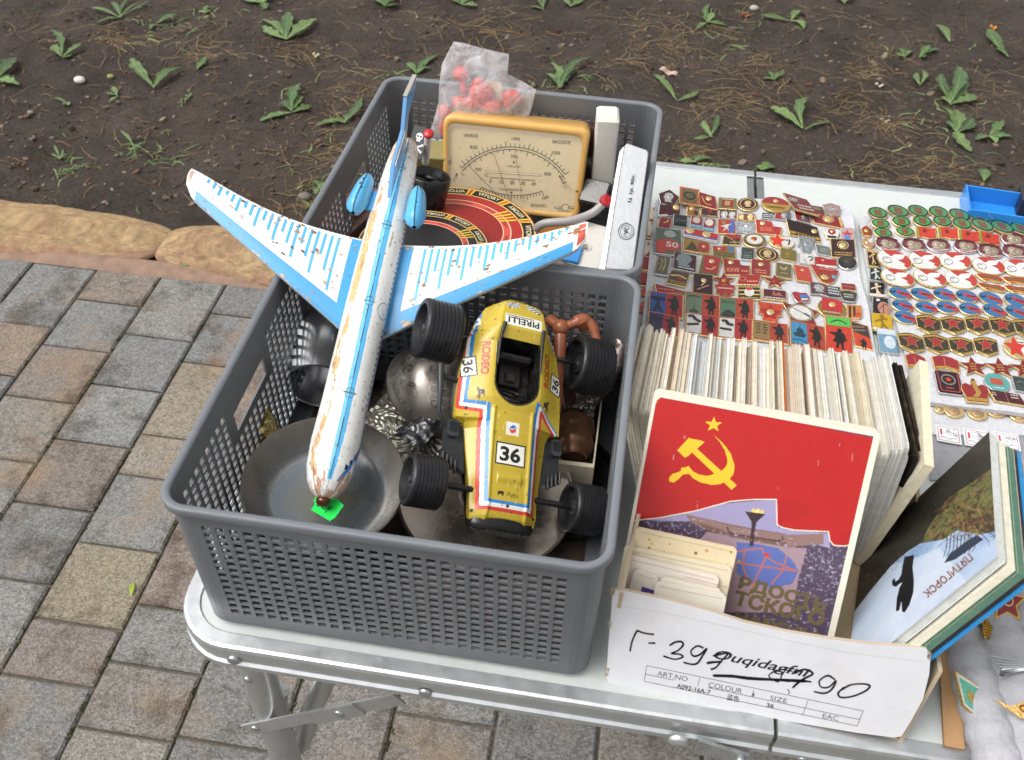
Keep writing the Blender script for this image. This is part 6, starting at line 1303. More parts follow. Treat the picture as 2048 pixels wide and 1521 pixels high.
MAN = [(-.02, .5), (.08, .49), (.12, .43), (.2, .41), (.12, .39), (.11, .34), (.2, .3), (.28, .2), (.3, .05), (.36, -.06), (.31, -.1), (.26, -.02), (.22, -.14), (.2, -.3), (.2, -.44), (.28, -.49), (.1, -.5), (.1, -.3), (.04, -.2), (-.02, -.32), (-.04, -.42), (.0, -.46), (-.16, -.44), (-.13, -.3), (-.12, -.16), (-.3, -.13), (-.2, .02), (-.16, .14), (-.3, .2), (-.44, .24), (-.36, .3), (-.2, .3), (-.08, .33), (-.07, .38), (-.12, .42), (-.05, .44)]
HEAD = [(-.28, -.5), (-.3, -.15), (-.44, -.1), (-.36, .12), (-.3, .36), (-.05, .5), (.25, .44), (.4, .18), (.32, -.1), (.2, -.25), (.36, -.5)]
ORD = ['first', 'second', 'third', 'fourth', 'fifth', 'sixth', 'seventh', 'eighth']
rbd = random.Random(77)
GRP = {'L': 'mixed badges on the wavy left foam sheet', 'S': 'badges on the strip left of the wavy sheet', 'C': 'badges on the strip between the two sheets', 'R': 'badges on the right foam sheet', 'U': 'coin badges under the right foam sheet'}
def badge(zone, px, py, pw, ph, shp, rim, face, motifs, label, rot=0., th=.0019, cat='badge', name='badge', group=None):
    hf = {'L': hL, 'S': hS, 'C': hR2, 'R': hR, 'U': hR2, 'T': lambda x, y: 0.}[zone]
    P = UH(px, py, hf); x, y = P[0], P[1]; e = .004
    tx = np.array((2*e, 0, hf(x+e, y)-hf(x-e, y))); ty = np.array((0, 2*e, hf(x, y+e)-hf(x, y-e)))
    tx /= np.linalg.norm(tx); ty = ty-tx*(ty@tx); ty /= np.linalg.norm(ty); N = np.cross(tx, ty)
    w = np.linalg.norm(UP(px+pw/2, py, P, N)-UP(px-pw/2, py, P, N)); h = np.linalg.norm(UP(px, py+ph/2, P, N)-UP(px, py-ph/2, P, N))
    w *= 1.05; h = max(h*1.06-.0008, .004); t_ = R_(rbd.uniform(2, 9)); ty2 = ty*math.cos(t_)+N*math.sin(t_)*.6; ty2 -= tx*(ty2@tx); ty2 /= np.linalg.norm(ty2); r = R_(rot+rbd.uniform(-2.5, 2.5))
    X = tx*math.cos(r)+ty2*math.sin(r); Y = -tx*math.sin(r)+ty2*math.cos(r); N2 = np.cross(X, Y); xf = Xf(P+N*(.0009+h*.035), np.stack([X, Y, N2], 1))
    S = shape(shp); m = MB(); O = [(a*w, b*h) for a, b in S]; 
    if area(O) < 0: O = O[::-1]; S = S[::-1]
    bi = .00035/max(w, .001); I = [(a*(1-.00055*2/w), b*(1-.00055*2/h)) for a, b in O]
    n = len(O); lo = [xf(a, b, -.0002) for a, b in O]; hi = [xf(a, b, th-.0003) for a, b in O]; tp = [xf(a, b, th) for a, b in I]
    m.loft([lo, hi, tp], True, False, rim, 0); T = tess(I); m.add(tp, T, rim, 0); m.add(lo, [t[::-1] for t in tess(O)], rim, 0)
    k = 1-max(.05, .0013/min(w, h))
    A_ = Art(lambda u, v, hh: xf(u*w, v*h, th+hh), m, 1, 1.1e-4)
    dk = lambda c: c if min(lin(c)) > .38 else tuple(np.array(lin(c))*.78)
    if face: A_.poly([(a*k, b*k) for a, b in S], dk(face), 1)
    L = 2
    for mo in motifs:
        q = mo[0]
        if q == 'p': A_.poly(list(mo[1]), mo[2], L)
        elif q == 'g': A_.poly(list(mo[1]), mo[2], L, 0)
        elif q == 'e': A_.poly(ell(2*mo[3], 2*mo[4], 18, mo[1], mo[2]), mo[5], L)
        elif q == 's': A_.poly(star(mo[3], .42, mo[1], mo[2], sx=1, sy=w/h if len(mo) < 6 else mo[5]), mo[4], L)
        elif q == 't': A_.text(mo[1], mo[2], mo[3], 1, mo[6], L, 0, fit=(mo[4], mo[5]), bold=.02)
        elif q == 'd': m.ball((mo[1]*w, mo[2]*h, th), 1, 12, mo[4], 0, (mo[3]*w, mo[3]*w, .0009), xf)
        elif q == 'h':
            A_.poly([(mo[1]+a*mo[3]*(h/w)**.5, mo[2]+b*mo[3]*(w/h)**.5) for a, b in HEAD], mo[4], L, 0); m.ball((mo[1]*w, mo[2]*h+.05*h, th), 1, 8, mo[4], 0, (.18*mo[3]*w, .2*mo[3]*h, .0007), xf)
        elif q == 'm': A_.poly([(mo[1]+a*mo[3], mo[2]+b*mo[4]) for a, b in MAN], '17130f', L)
        elif q == 'l':
            for j in range(mo[1]):
                yy = mo[2]+(mo[3]-mo[2])*(j+.5)/mo[1]; xx = mo[4]
                while xx < mo[5]-.02:
                    ln = rbd.uniform(.03, .10); A_.rect(xx, yy-(mo[3]-mo[2])/mo[1]*.28, min(mo[5], xx+ln*.7), yy+(mo[3]-mo[2])/mo[1]*.28, mo[6], L, 0 if len(mo) > 7 else None); xx += ln
        elif q == 'w': A_.ribbon([(mo[1]+mo[3]*math.cos(t), mo[2]+mo[3]*math.sin(t)*w/h) for t in np.linspace(0, 6.283, 22)], mo[4], mo[5], L, 0)
        elif q == 'z': A_.ribbon(spline(mo[1], 4), mo[2], mo[3], L, mo[4] if len(mo) > 4 else None)
        L += 1
    return m.build(name, [M_gold, M_enamel], label=label, cat=cat, group=group or GRP.get(zone))
def Z6(l): return (1230+l[0]/3.864, 360+l[1]/3.864, l[2]/3.864, l[3]/3.864)
def bL(x, y, w, h, *a, zone='L', **k): return badge(zone, *Z6((x, y, w, h)), *a, **k)
B0 = [
 (410, 152, 150, 105, '5', SILV, MAR, [('h', 0, 0, .6, SILV)], 'maroon five sided badge with silver head at the back left corner of the wavy sheet'),
 (570, 146, 142, 118, 'r', GOLD, 'c4622f', [('p', [(-.36, -.36), (.36, -.36), (.36, .36), (-.36, .36)], OLV), ('w', 0, 0, .27, .05, '2b2618'), ('l', 2, -.16, .12, -.2, .2, '8a7c4a', 1)], 'orange framed square badge with olive medallion in the back row'),
 (712, 180, 148, 106, 'sk', GOLD, RED, [('d', .04, .14, .16, GOLD), ('z', [(-.3, .2), (-.1, -.2), (.2, -.24)], .05, GOLD, 0)], 'red slanted badge with small gold emblem next to the orange framed one'),
 (866, 200, 138, 82, 'r', GOLD, '7d7648', [('p', [(-.3, -.3), (.3, -.3), (.3, .32), (-.3, .32)], RED), ('p', [(-.14, -.2), (.14, -.2), (.14, .2), (-.14, .2)], 'a9904e'), ('l', 1, .28, .40, -.3, .3, WHT)], 'olive badge with a red panel in the back row of the wavy sheet'),
 (1024, 205, 158, 88, 'o', GOLD, '4c1a1a', [('w', 0, 0, .36, .05, GOLD), ('h', 0, .02, .44, GOLD)], 'gold rimmed oval badge with head in the back row of the wavy sheet'),
 (1235, 210, 206, 100, 'o', GOLD, 'b7923f', [('p', [(.46*math.cos(t), .02+.44*math.sin(t)) for t in np.linspace(0, math.pi, 16)], RED), ('d', .02, .22, .10, GOLD), ('l', 1, -.30, -.12, -.3, .3, '7d6026', 1)], 'wide oval badge, red above and gold below, in the back row'),
 (1425, 216, 150, 108, 'sk', GOLD, '8f2226', [('h', -.22, .16, .34, SILV), ('l', 2, -.36, -.05, -.15, .36, WHT)], 'tilted dark red flag badge with white writing in the back row'),
 (1553, 255, 96, 56, 'r', GOLD, '5e2420', [('l', 2, .0, .32, -.3, .3, GOLD, 1)], 'small dark red bar badge near the back right corner'),
 (1675, 250, 122, 66, '5d', SILV, 'b98d86', [('h', 0, 0, .55, SILV), ('s', 0, .1, .12, RED)], 'silver pink five sided badge at the back right corner'),
 (420, 246, 190, 88, 'sk2', SILV, MAR, [('d', .26, .18, .14, GOLD), ('p', [(-.5, -.5), (-.1, -.5), (-.12, -.34), (-.46, -.34)], WHT)], 'maroon bar badge with a white foot left in the second row', 14),
 (597, 250, 96, 84, 'step', GOLD, 'a3742c', [('d', -.1, .14, .2, GOLD), ('p', [(.1, -.3), (.42, -.3), (.42, .0), (.1, .05)], MAR)], 'gold leaf badge with maroon end in the second row'),
 (728, 262, 136, 60, 'f', GOLD, MAR, [('e', .02, .08, .1, .24, RED), ('p', [(-.45, -.42), (.4, -.42), (.42, -.22), (-.42, -.22)], DRK)], 'dark red flag badge with black foot in the second row'),
 (873, 284, 142, 60, 'r', SILV, '7b4a46', [('h', -.2, 0, .6, SILV), ('h', .2, 0, .6, SILV)], 'strip badge with two silver heads in the second row'),
 (1012, 302, 136, 58, 'r', GOLD, '7a3a30', [('h', .22, 0, .6, GOLD), ('p', [(-.44, -.36), (-.1, -.36), (-.1, .36), (-.44, .36)], '84794d'), ('h', -.26, 0, .5, GOLD)], 'olive and red strip badge with gold heads in the second row'),
 (1172, 290, 84, 46, 'r', SILV, '3c4248', [('l', 2, -.3, .3, -.36, .36, SILV)], 'small dark steel badge with white marks in the second row'),
 (1292, 290, 128, 64, 'sk2', SILV, 'a03038', [('p', [(0, -.4), (.4, -.4), (.4, .4), (0, .4)], '56606a'), ('h', .05, 0, .5, SILV)], 'red and steel badge with white foot in the second row'),
 (1440, 302, 124, 76, 'sk', SILV, '9c3440', [('p', [(0, -.3), (.36, -.38), (.3, .3), (0, .36)], '505a66'), ('h', .05, 0, .4, SILV)], 'tilted red and steel badge with white foot in the second row'),
 (1635, 326, 262, 88, 'sk', GOLD, RED, [('d', .02, .08, .12, GOLD), ('w', .02, .08, .14, .03, GOLD), ('p', [(.36, -.36), (.43, -.42), (.34, .3), (.28, .32)], 'c9a860')], 'large red flag badge with a round gold emblem near the back right'),
 (380, 365, 104, 104, 'sk2', GOLD, RED, [('l', 1, -.34, -.2, -.2, .24, WHT), ('z', [(-.1, .1), (.24, .24)], .05, GOLD, 0), ('d', .2, .3, .08, GOLD)], 'red square badge with white dots at the left edge, third row'),
 (500, 332, 104, 88, 'r', SILV, '333a36', [('z', [(-.36, -.1), (-.1, .1), (.2, -.02), (.38, .1)], .05, '6b7a70'), ('l', 2, -.4, -.18, -.36, .36, '141614')], 'black green square badge with silver edge, third row'),
 (625, 345, 88, 92, 'r', SILV, 'a32c30', [('e', -.02, .18, .32, .24, 'c4bba8'), ('p', [(-.44, -.42), (.44, -.42), (.44, -.2), (-.44, -.2)], '6fa9bd')], 'red badge with silver disc and pale blue foot, left of its twin'),
 (722, 366, 92, 100, 'sk2', SILV, 'a32c30', [('e', .0, .18, .32, .24, 'd6d0c2'), ('p', [(-.44, -.42), (.36, -.42), (.40, -.2), (-.40, -.2)], '6fa9bd')], 'red badge with silver disc and pale blue foot, right of its twin'),
 (862, 378, 134, 106, 'r', GOLD, 'c23a30', [('p', [(.06, -.42), (.42, -.42), (.42, .42), (.2, .42)], '4a5fa6'), ('e', -.16, .26, .12, .14, '8d7a48'), ('p', [(-.12, .1), (.0, .14), (.3, .2), (.1, .06), (.06, -.1), (.14, -.34), (.0, -.14), (-.22, -.36), (-.1, -.06), (-.36, .0)], WHT)], 'red and blue square badge with a white leaping figure'),
 (1005, 380, 154, 94, 'f', SILV, '9b9ea0', [('d', .06, .1, .12, SILV), ('l', 2, -.3, .0, -.3, .3, 'c9cccd'), ('z', [(-.2, .3), (.0, .26), (.2, .3)], .04, 'd0d2d2')], 'plain silver cloud shaped badge, third row'),
 (1182, 382, 204, 100, 'step', GOLD, 'b32a2b', [('d', -.22, .24, .10, GOLD), ('t', 'XXVII', -.12, -.16, .4, .3, 'cf7a5a'), ('z', [(.12, -.3), (.16, .1)], .02, 'cf7a5a')], 'red stepped flag badge with roman numerals, third row'),
 (1450, 406, 272, 128, 'sk', GOLD, '2c1c1a', [('p', [(-.33, -.3), (.44, -.42), (.43, -.26), (-.36, -.16)], 'a5822f'), ('l', 1, -.34, -.2, -.2, .36, '3a2c12'), ('d', .28, .06, .08, GOLD)], 'large dark brown wavy flag badge with gold foot'),
 (1670, 430, 110, 80, '5', GOLD, WHT, [('e', 0, .16, .26, .26, RED), ('p', [(-.3, -.4), (.3, -.4), (.3, -.2), (-.3, -.2)], '3a2620'), ('d', 0, .18, .12, GOLD)], 'white badge with red crest and gold foot near the right edge'),
 (1790, 446, 100, 112, 'rr', SILV, 'c9a3a0', [('s', 0, .06, .46, 'b2303a'), ('e', 0, -.12, .2, .16, '4b84c0')], 'pink square badge with red star and blue globe at the right edge'),
 (405, 500, 194, 182, 'r', SILV, '5f6c58', [('e', .06, .28, .22, .14, '9aa39c'), ('e', -.0, -.14, .46, .22, 'b8382c'), ('p', [(-.42, -.46), (-.1, -.46), (-.1, -.2), (-.42, -.2)], 'b8382c'), ('t', '50', .14, -.12, .44, .2, WHT)], 'biggest green grey square badge with a red oval reading 50'),
 (660, 444, 262, 66, 'rr', SILV, 'cf2f2a', [('p', [(-.46, -.42), (.46, -.42), (.46, -.26), (-.46, -.26)], WHT), ('p', [(-.46, -.26), (.46, -.26), (.46, -.12), (-.46, -.12)], '3c5ea8'), ('d', -.32, .22, .13, GOLD), ('d', .14, .2, .13, GOLD)], 'white, blue and red striped badge with two gold medallions', -7),
 (625, 532, 194, 88, 'r', GOLD, 'a78136', [('e', .26, .0, .22, .42, 'a03028'), ('p', [(-.4, -.4), (.1, -.4), (-.16, .34)], '4a3a1a'), ('d', .26, .06, .08, GOLD)], 'gold badge with a dark pyramid and a red oval'),
 (900, 480, 150, 76, 'sk2', GOLD, '4a3a24', [('p', [(-.3, .42), (.4, .42), (.44, .1), (-.1, .06)], 'a3282a'), ('z', [(-.4, .4), (.1, -.1), (.16, -.4)], .04, GOLD, 0), ('l', 1, -.34, -.2, -.1, .4, GOLD, 1)], 'brown badge split by a gold diagonal under a red top'),
 (1075, 486, 176, 102, 'o', GOLD, '7a6a3a', [('e', 0, .06, .34, .34, WHT), ('d', -.02, .1, .14, 'b5673a'), ('z', [(-.3, -.3), (0, -.42), (.3, -.3)], .05, DRK)], 'gold oval badge with a white centre and red gold emblem'),
 (1282, 494, 190, 100, 'o', GOLD, None, [('p', [(.46*math.cos(t)*.62+.18, .38*math.sin(t)) for t in np.linspace(0, 6.28, 22)[:-1]], WHT), ('s', -.16, .02, .34, 'cf2f26', 1.6), ('z', [(.16, .1), (.3, .16), (.26, -.2)], .06, DRK)], 'red star badge joined to a white oval'),
 (1470, 520, 126, 116, 'bn', SILV, '8d9296', [('h', 0, .02, .8, 'a9adaf'), ('z', [(-.3, .3), (-.1, -.3)], .03, '5c6164')], 'silver badge cut out as a bearded head'),
 (1605, 558, 122, 80, 'sk', SILV, '71776f', [('l', 3, -.2, .2, -.2, .25, '8f958c')], 'plain steel grey slanted badge near the right edge'),
 (1757, 546, 178, 130, 'r', GOLD, '3a1a1c', [('d', 0, .16, .17, GOLD), ('w', 0, .16, .22, .04, GOLD), ('l', 2, -.42, -.2, -.36, .36, 'b08a4a')], 'dark maroon square badge with a round gold wreath at the right edge'),
 (840, 580, 172, 90, 'r', GOLD, '8a7b44', [('p', [(-.46, .1), (.1, .06), (.06, .44), (-.46, .44)], 'a9302c'), ('p', [(.16, .42), (.44, .42), (.3, -.1)], '4573b0'), ('l', 2, -.4, .0, -.4, .4, '5a5028'), ('d', -.2, .26, .08, GOLD)], 'olive badge with a red flag and a blue triangle'),
 (1022, 590, 98, 88, 'r', SILV, '3d4640', [('z', [(-.3, .1), (0, .0), (.3, .14)], .05, '6d786e'), ('l', 2, -.4, -.1, -.3, .3, '84908a')], 'small dark steel square badge in the middle of the wavy sheet'),
 (1172, 594, 168, 94, 'o', GOLD, '4a2a1c', [('w', 0, 0, .34, .05, GOLD), ('h', 0, .02, .5, GOLD)], 'dark oval badge with a gold head in the middle of the wavy sheet'),
 (1333, 596, 118, 82, 'r', GOLD, '7c713f', [('h', 0, .02, .66, 'a08a4a')], 'olive gold square badge with a head in relief'),
 (1475, 628, 102, 76, 'r', SILV, WHT, [('z', [(.1, .2), (.34, .26), (.36, 0), (.2, -.16)], .08, DRK), ('z', [(-.2, -.1), (-.05, -.3)], .04, DRK)], 'white square badge with a black squiggle'),
 (1625, 655, 172, 76, 'f', SILV, 'b02a28', [('p', [(-.44, -.44), (.44, -.42), (.44, -.26), (-.4, -.26)], WHT), ('s', -.14, .16, .07, GOLD)], 'red wavy flag badge on a white foot'),
 (1790, 655, 144, 102, 'o', SILV, '2c2826', [('h', .0, .06, .6, '5a5450'), ('d', .0, -.46, .07, SILV)], 'black oval medallion with silver rim at the right edge'),
 (365, 680, 106, 142, 'sk2', SILV, '6a6148', [('z', [(-.2, -.3), (-.05, .1), (-.16, .3)], .1, '9b9070', 0), ('z', [(.0, -.3), (.16, .05), (.08, .36)], .1, 'a39878', 0), ('z', [(-.3, .0), (.3, .16)], .05, '8a8064', 0)], 'tall bronze plaque badge with figures in relief'),
 (535, 656, 162, 122, 'r', SILV, '46161e', [('h', -.05, .1, .8, '8c9694'), ('l', 1, -.42, -.28, -.3, .4, 'c4c8c6')], 'maroon plaque badge with a grey green profile'),
 (730, 682, 164, 142, 'sk2', GOLD, '6f6a40', [('p', [(-.3, -.36), (.34, -.36), (.4, .4), (-.26, .44)], 'a3262a'), ('d', .05, .2, .14, GOLD), ('z', [(-.2, -.16), (.05, -.2), (.25, -.04)], .05, GOLD, 0)], 'red flag badge on an olive backing with gold emblem'),
 (935, 694, 206, 112, 'step', GOLD, '98262a', [('d', -.2, .26, .11, GOLD), ('t', 'XXVII', -.14, -.2, .46, .24, 'd98a68'), ('l', 1, -.34, -.14, .18, .42, 'd98a68')], 'larger red stepped flag badge with roman numerals, sixth row'),
 (1123, 700, 142, 112, 'r', GOLD, '98262a', [('d', .0, .2, .17, GOLD), ('l', 2, -.4, -.12, -.3, .3, 'cf8a60')], 'red square badge with a gold coat of arms'),
 (1297, 722, 124, 104, 'sk2', GOLD, '6d6442', [('z', [(-.2, .2), (0, .05), (.2, .24)], .09, GOLD, 0), ('l', 1, -.26, -.16, -.2, .2, GOLD, 1)], 'olive square badge with a gold bird'),
 (1445, 746, 108, 108, 'r', GOLD, 'd0432a', [('d', 0, .2, .12, GOLD)], 'bright orange red square badge with a tiny gold emblem'),
 (1615, 756, 206, 122, 'pen2', GOLD, 'b02a2a', [('d', -.02, -.14, .15, GOLD), ('w', -.02, -.14, .19, .03, '8a7a30'), ('p', [(.22, -.16), (.36, -.14), (.34, .04), (.22, .04)], '5c9ab0'), ('l', 1, .22, .34, -.2, .3, 'd08a60')], 'red pennant badge with a gold star in a circle'),
 (485, 780, 158, 98, 'sk2', GOLD, '5c4630', [('z', [(-.36, .1), (0, .2), (.36, .06)], .1, 'c9b48c', 0), ('z', [(-.1, .0), (.2, -.06)], .12, 'a33428'), ('l', 2, -.44, -.2, -.36, .36, 'b59a5a', 1)], 'gold brown plaque badge with a ship'),
 (676, 826, 146, 142, 'r', GOLD, '35171a', [('d', .02, .18, .15, GOLD), ('z', [(-.3, -.3), (0, -.16), (.3, -.04)], .06, 'c08a7a', 0), ('z', [(-.1, -.1), (.1, .1)], .05, GOLD, 0)], 'dark maroon square badge with a gold head and signature'),
 (840, 796, 160, 102, 'st', GOLD, '8f2424', [('d', 0, .0, .14, 'c08a4a')], 'dark red star badge with gold centre, left of its twin'),
 (1035, 790, 186, 76, 'sk2', GOLD, 'b02c2e', [('w', -.26, .06, .12, .04, 'd99a7a'), ('l', 1, -.3, -.04, -.1, .36, 'd99a7a')], 'red slanted badge with pale writing between two stars'),
 (1230, 805, 156, 92, 'st', GOLD, '8f2424', [('d', 0, .0, .12, 'b5503a')], 'dark red star badge with red centre, right of its twin'),
 (1620, 872, 218, 92, 'f', SILV, '6a3a40', [('h', -.2, .05, .5, SILV), ('p', [(.04, -.4), (.44, -.34), (.44, .34), (.04, .3)], '3a4248'), ('l', 3, -.3, .3, .08, .42, SILV)], 'silver edged open book badge in red and steel'),
 (1800, 846, 104, 48, 'r', GOLD, '8a2228', [('l', 1, -.2, .2, -.36, .36, 'b8605a')], 'small red bar badge above the dark pentagon'),
 (1800, 918, 136, 82, '5d', SILV, '3a3a32', [('l', 2, -.2, .2, -.25, .25, 'b8b8a8')], 'dark five sided badge hanging under a red bar'),
 (430, 872, 254, 76, 'pen', GOLD, 'a8282e', [('l', 1, -.06, .1, -.36, .1, 'd08a70')], 'long red pennant badge with a ring at its left end', 4),
 (848, 882, 156, 104, 'bn', GOLD, 'ad2a2c', [('l', 1, .14, .3, -.36, .36, 'e0c0a8'), ('p', [(-.2, -.46), (.2, -.46), (0, .02)], '7a5a2a')], 'red ribbon badge over a gold tower'),
 (1035, 890, 166, 96, 'r', GOLD, '28221c', [('l', 1, .34, .48, -.46, .46, GOLD, 1), ('p', [(-.46, .1), (.46, .1), (.46, .2), (-.46, .2)], 'c9a860'), ('p', [(-.46, -.2), (.46, -.2), (.46, -.1), (-.46, -.1)], 'c9a860'), ('e', 0, .02, .22, .34, WHT), ('e', 0, .26, .16, .1, 'c2302a'), ('l', 1, -.48, -.34, -.4, .4, GOLD, 1)], 'black and gold striped badge with a white disc'),
 (1230, 905, 174, 76, 'r', GOLD, '5c1c26', [('p', [(-.1, -.1), (-.1, .2), (-.02, .36), (.02, .1), (.2, .3), (.3, .0), (.4, -.1)], '9a5a50'), ('l', 1, -.46, -.22, -.42, .42, WHT)], 'maroon skyline badge with a white inscription'),
 (1430, 926, 136, 84, 'rib', SILV, 'a83238', [('p', [(-.1, .2), (.3, .3), (.4, .0), (.0, -.1)], '3f6fae'), ('p', [(.0, -.1), (.4, -.02), (.3, -.2), (.0, -.24)], WHT), ('s', -.22, -.06, .16, 'c83028')], 'many coloured flags badge with a red star'),
 (1195, 1042, 192, 140, 'bn', GOLD, 'cf4a26', [('s', 0, -.04, .46, '9a1f22', 1.1), ('d', 0, .0, .16, GOLD), ('p', [(-.3, -.46), (.3, -.46), (.3, -.34), (-.3, -.34)], 'cf4a26')], 'red star badge with orange flame and gold relief'),
 (1425, 1046, 272, 162, 'x4', GOLD, '8e2a2c', [('e', 0, 0, .36, .36, '8a8468'), ('e', 0, .0, .29, .30, WHT), ('z', [(-.34, .2), (0, .04), (.26, -.16)], .03, '55606a'), ('z', [(.1, .0), (.24, -.1)], .07, '55606a')], 'big white disc badge with an arrow and red points'),
 (1668, 1010, 208, 142, 'o', GOLD, '7a6a3c', [('w', 0, -.08, .4, .06, 'b5903c'), ('p', [(-.34, -.1), (.34, -.18), (.38, .4), (-.34, .48)], 'b3282c'), ('d', .02, .18, .13, GOLD), ('l', 1, -.3, -.16, -.3, .3, 'd0a090')], 'red square on a round gold wreath badge'),
 (1845, 1056, 112, 132, 'tri', GOLD, 'c9783a', [('p', [(-.36, .4), (-.22, .4), (-.22, -.2), (-.36, -.2)], '2a2018'), ('p', [(-.08, .4), (.06, .4), (.06, -.1), (-.08, -.1)], '2a2018'), ('s', .22, .0, .26, 'b8382c'), ('l', 2, -.4, -.2, -.4, .3, 'e0c8a8')], 'orange and black striped ribbon badge with a red star'),
]
for r in B0: bL(*r[:9], rot=(r[9] if len(r) > 9 else 0))
# badges with the cloaked man: landmark panel on one side, man on the other
def manb(x, y, w, h, lc, mc, mark, label, vert=False):
    mo = []
    if vert: mo = [('p', [(-.44, .22), (.44, .22), (.44, .46), (-.44, .46)], lc), ('z', [(-.3, .3), (0, .38), (.3, .3)], .04, '2b5a2c'), ('m', 0, -.13, .8, .56)]
    else: mo = [('p', [(-.46, -.43), (-.02, -.43), (-.02, .43), (-.46, .43)], lc)]+mark+[('m', .23, 0, .44, .82)]
    bL(x, y, w, h, 'r', GOLD, mc, mo, label)
dk_ = '26302c'
manb(390, 985, 246, 164, '2f4f9a', 'b02a2e', [('p', [(-.40, -.36), (-.30, -.1), (-.27, .2), (-.24, .3), (-.21, .2), (-.18, -.1), (-.06, -.36), (-.14, -.36), (-.24, -.2), (-.32, -.36)], '1a2038'), ('p', [(-.44, .14), (-.04, .14), (-.04, .28), (-.44, .28)], '1a2038')], 'blue and red badge with an iron tower and a cloaked man')
manb(670, 992, 256, 170, '63785f', ORG, [('z', [(-.42, .3), (-.24, .34), (-.06, .3)], .05, '3c3a30'), ('p', [(-.36, -.34), (-.1, -.34), (-.14, -.24), (-.22, -.2), (-.23, .1), (-.25, -.2), (-.32, -.24)], '39443a')], 'grey green and orange badge with a lighthouse and a cloaked man')
manb(935, 1027, 256, 168, '4c6e50', ORG, [('p', [(-.44, -.26), (-.36, -.1), (-.24, .0), (-.1, -.1), (-.03, -.2), (-.06, -.36), (-.4, -.36)], dk_), ('l', 1, .22, .38, -.42, -.06, '35523c')], 'green and orange badge with a domed hall and a cloaked man')
manb(368, 1135, 226, 150, '2a2a4a', 'b02a2e', [('l', 2, .1, .36, -.44, -.06, '1a1a30')], 'dark blue and red badge with a cloaked man behind the cards')
manb(668, 1140, 246, 150, WHT, 'b8302c', [('z', [(-.42, .28), (-.3, .34), (-.2, .2), (-.05, .1)], .12, '2c2822'), ('z', [(-.44, -.1), (-.1, .0)], .1, '2c2822')], 'white and red badge with a cannon and a cloaked man, left of its twin')
manb(925, 1170, 252, 150, WHT, 'b8302c', [('z', [(-.40, .28), (-.28, .30), (-.2, .16), (-.05, .14)], .12, '2c2822'), ('z', [(-.44, -.06), (-.1, -.1)], .1, '2c2822')], 'white and red badge with a cannon and a cloaked man, right of its twin')
manb(1195, 1196, 256, 146, '8a7044', ORG, [('l', 4, -.2, .36, -.40, -.26, '4a3a20'), ('l', 4, -.2, .36, -.2, -.08, '4a3a20')], 'bronze and orange badge with two towers and a cloaked man')
manb(1480, 1224, 246, 172, '3a86ae', ORG, [('p', [(-.42, .0), (-.32, .0), (-.3, .2), (-.24, .2), (-.23, .36), (-.2, .2), (-.14, .2), (-.1, .0), (-.04, .0), (-.1, -.14), (-.38, -.14)], '1c3a4c'), ('z', [(-.44, -.3), (-.2, -.26), (-.04, -.32)], .05, '1c5a80')], 'blue and orange badge with a warship and a cloaked man')
manb(1722, 1216, 196, 250, '4fb04a', 'd0402a', None, 'tall orange badge with green top and a cloaked man', True)
bL(1900, 1222, 150, 206, 'sk', GOLD, 'cf4428', [('p', [(-.46, .46), (.3, .3), (.42, -.1), (-.4, .12)], '3a2c26'), ('l', 2, .1, .34, -.4, .2, '7a6a5a'), ('m', .06, -.3, .5, .36)], 'slanted dark and orange badge with a cloaked man at the front right corner')
# left strip
for r in ((293, 290, 62, 112, 'r', GOLD, 'd2c4a8', [('p', [(-.1, .44), (.44, .44), (.44, -.1)], '8c2a2c'), ('p', [(-.44, -.44), (.44, -.44), (.44, -.3), (-.44, -.3)], '8c2a2c')], 'cream and red badge, rearmost on the strip left of the wavy sheet'),
          (284, 410, 70, 120, 'r', GOLD, 'd2c4a8', [('p', [(-.2, .44), (.44, .44), (.44, -.1)], '8c2a2c'), ('z', [(-.1, -.2), (.2, -.26)], .08, '3a2a20'), ('p', [(-.44, -.44), (.44, -.44), (.44, -.34), (-.44, -.34)], '8c2a2c')], 'cream and red badge, second from the back on the left strip'),
          (262, 560, 90, 132, 'r', GOLD, 'd2c4a8', [('p', [(-.44, -.4), (.44, -.4), (.44, .1)], '9c2a2c'), ('t', '2', -.1, .3, .3, .16, '3a2a20')], 'larger cream badge with a red lower corner on the left strip'),
          (250, 665, 82, 100, 'r', GOLD, 'a3262c', [('l', 1, -.06, .06, -.2, .3, '7a1a1e')], 'plain red square badge above its twin on the left strip'),
          (234, 785, 82, 100, 'r', GOLD, 'a3262c', [('p', [(-.44, -.44), (.44, -.44), (.44, -.28), (-.44, -.28)], '2a1a18')], 'red square badge with black foot on the left strip'),
          (222, 885, 92, 92, 'st', GOLD, 'c6362c', [], 'plain red star badge behind another on the left strip'),
          (206, 1008, 108, 112, 'st', GOLD, 'c6362c', [], 'plain red star badge nearest the cards on the left strip')): bL(*r, zone='S')
def Z7(l): return (1700+l[0]/2.925, 380+l[1]/2.925, l[2]/2.925, l[3]/2.925)
ath = lambda c: [('z', [(-.1, -.4), (.02, -.1), (-.06, .14)], .12, c), ('z', [(.02, -.1), (.24, -.36)], .1, c), ('z', [(-.34, .0), (-.06, .14), (.26, .24)], .09, c), ('e', .0, .32, .1, .1, c)]
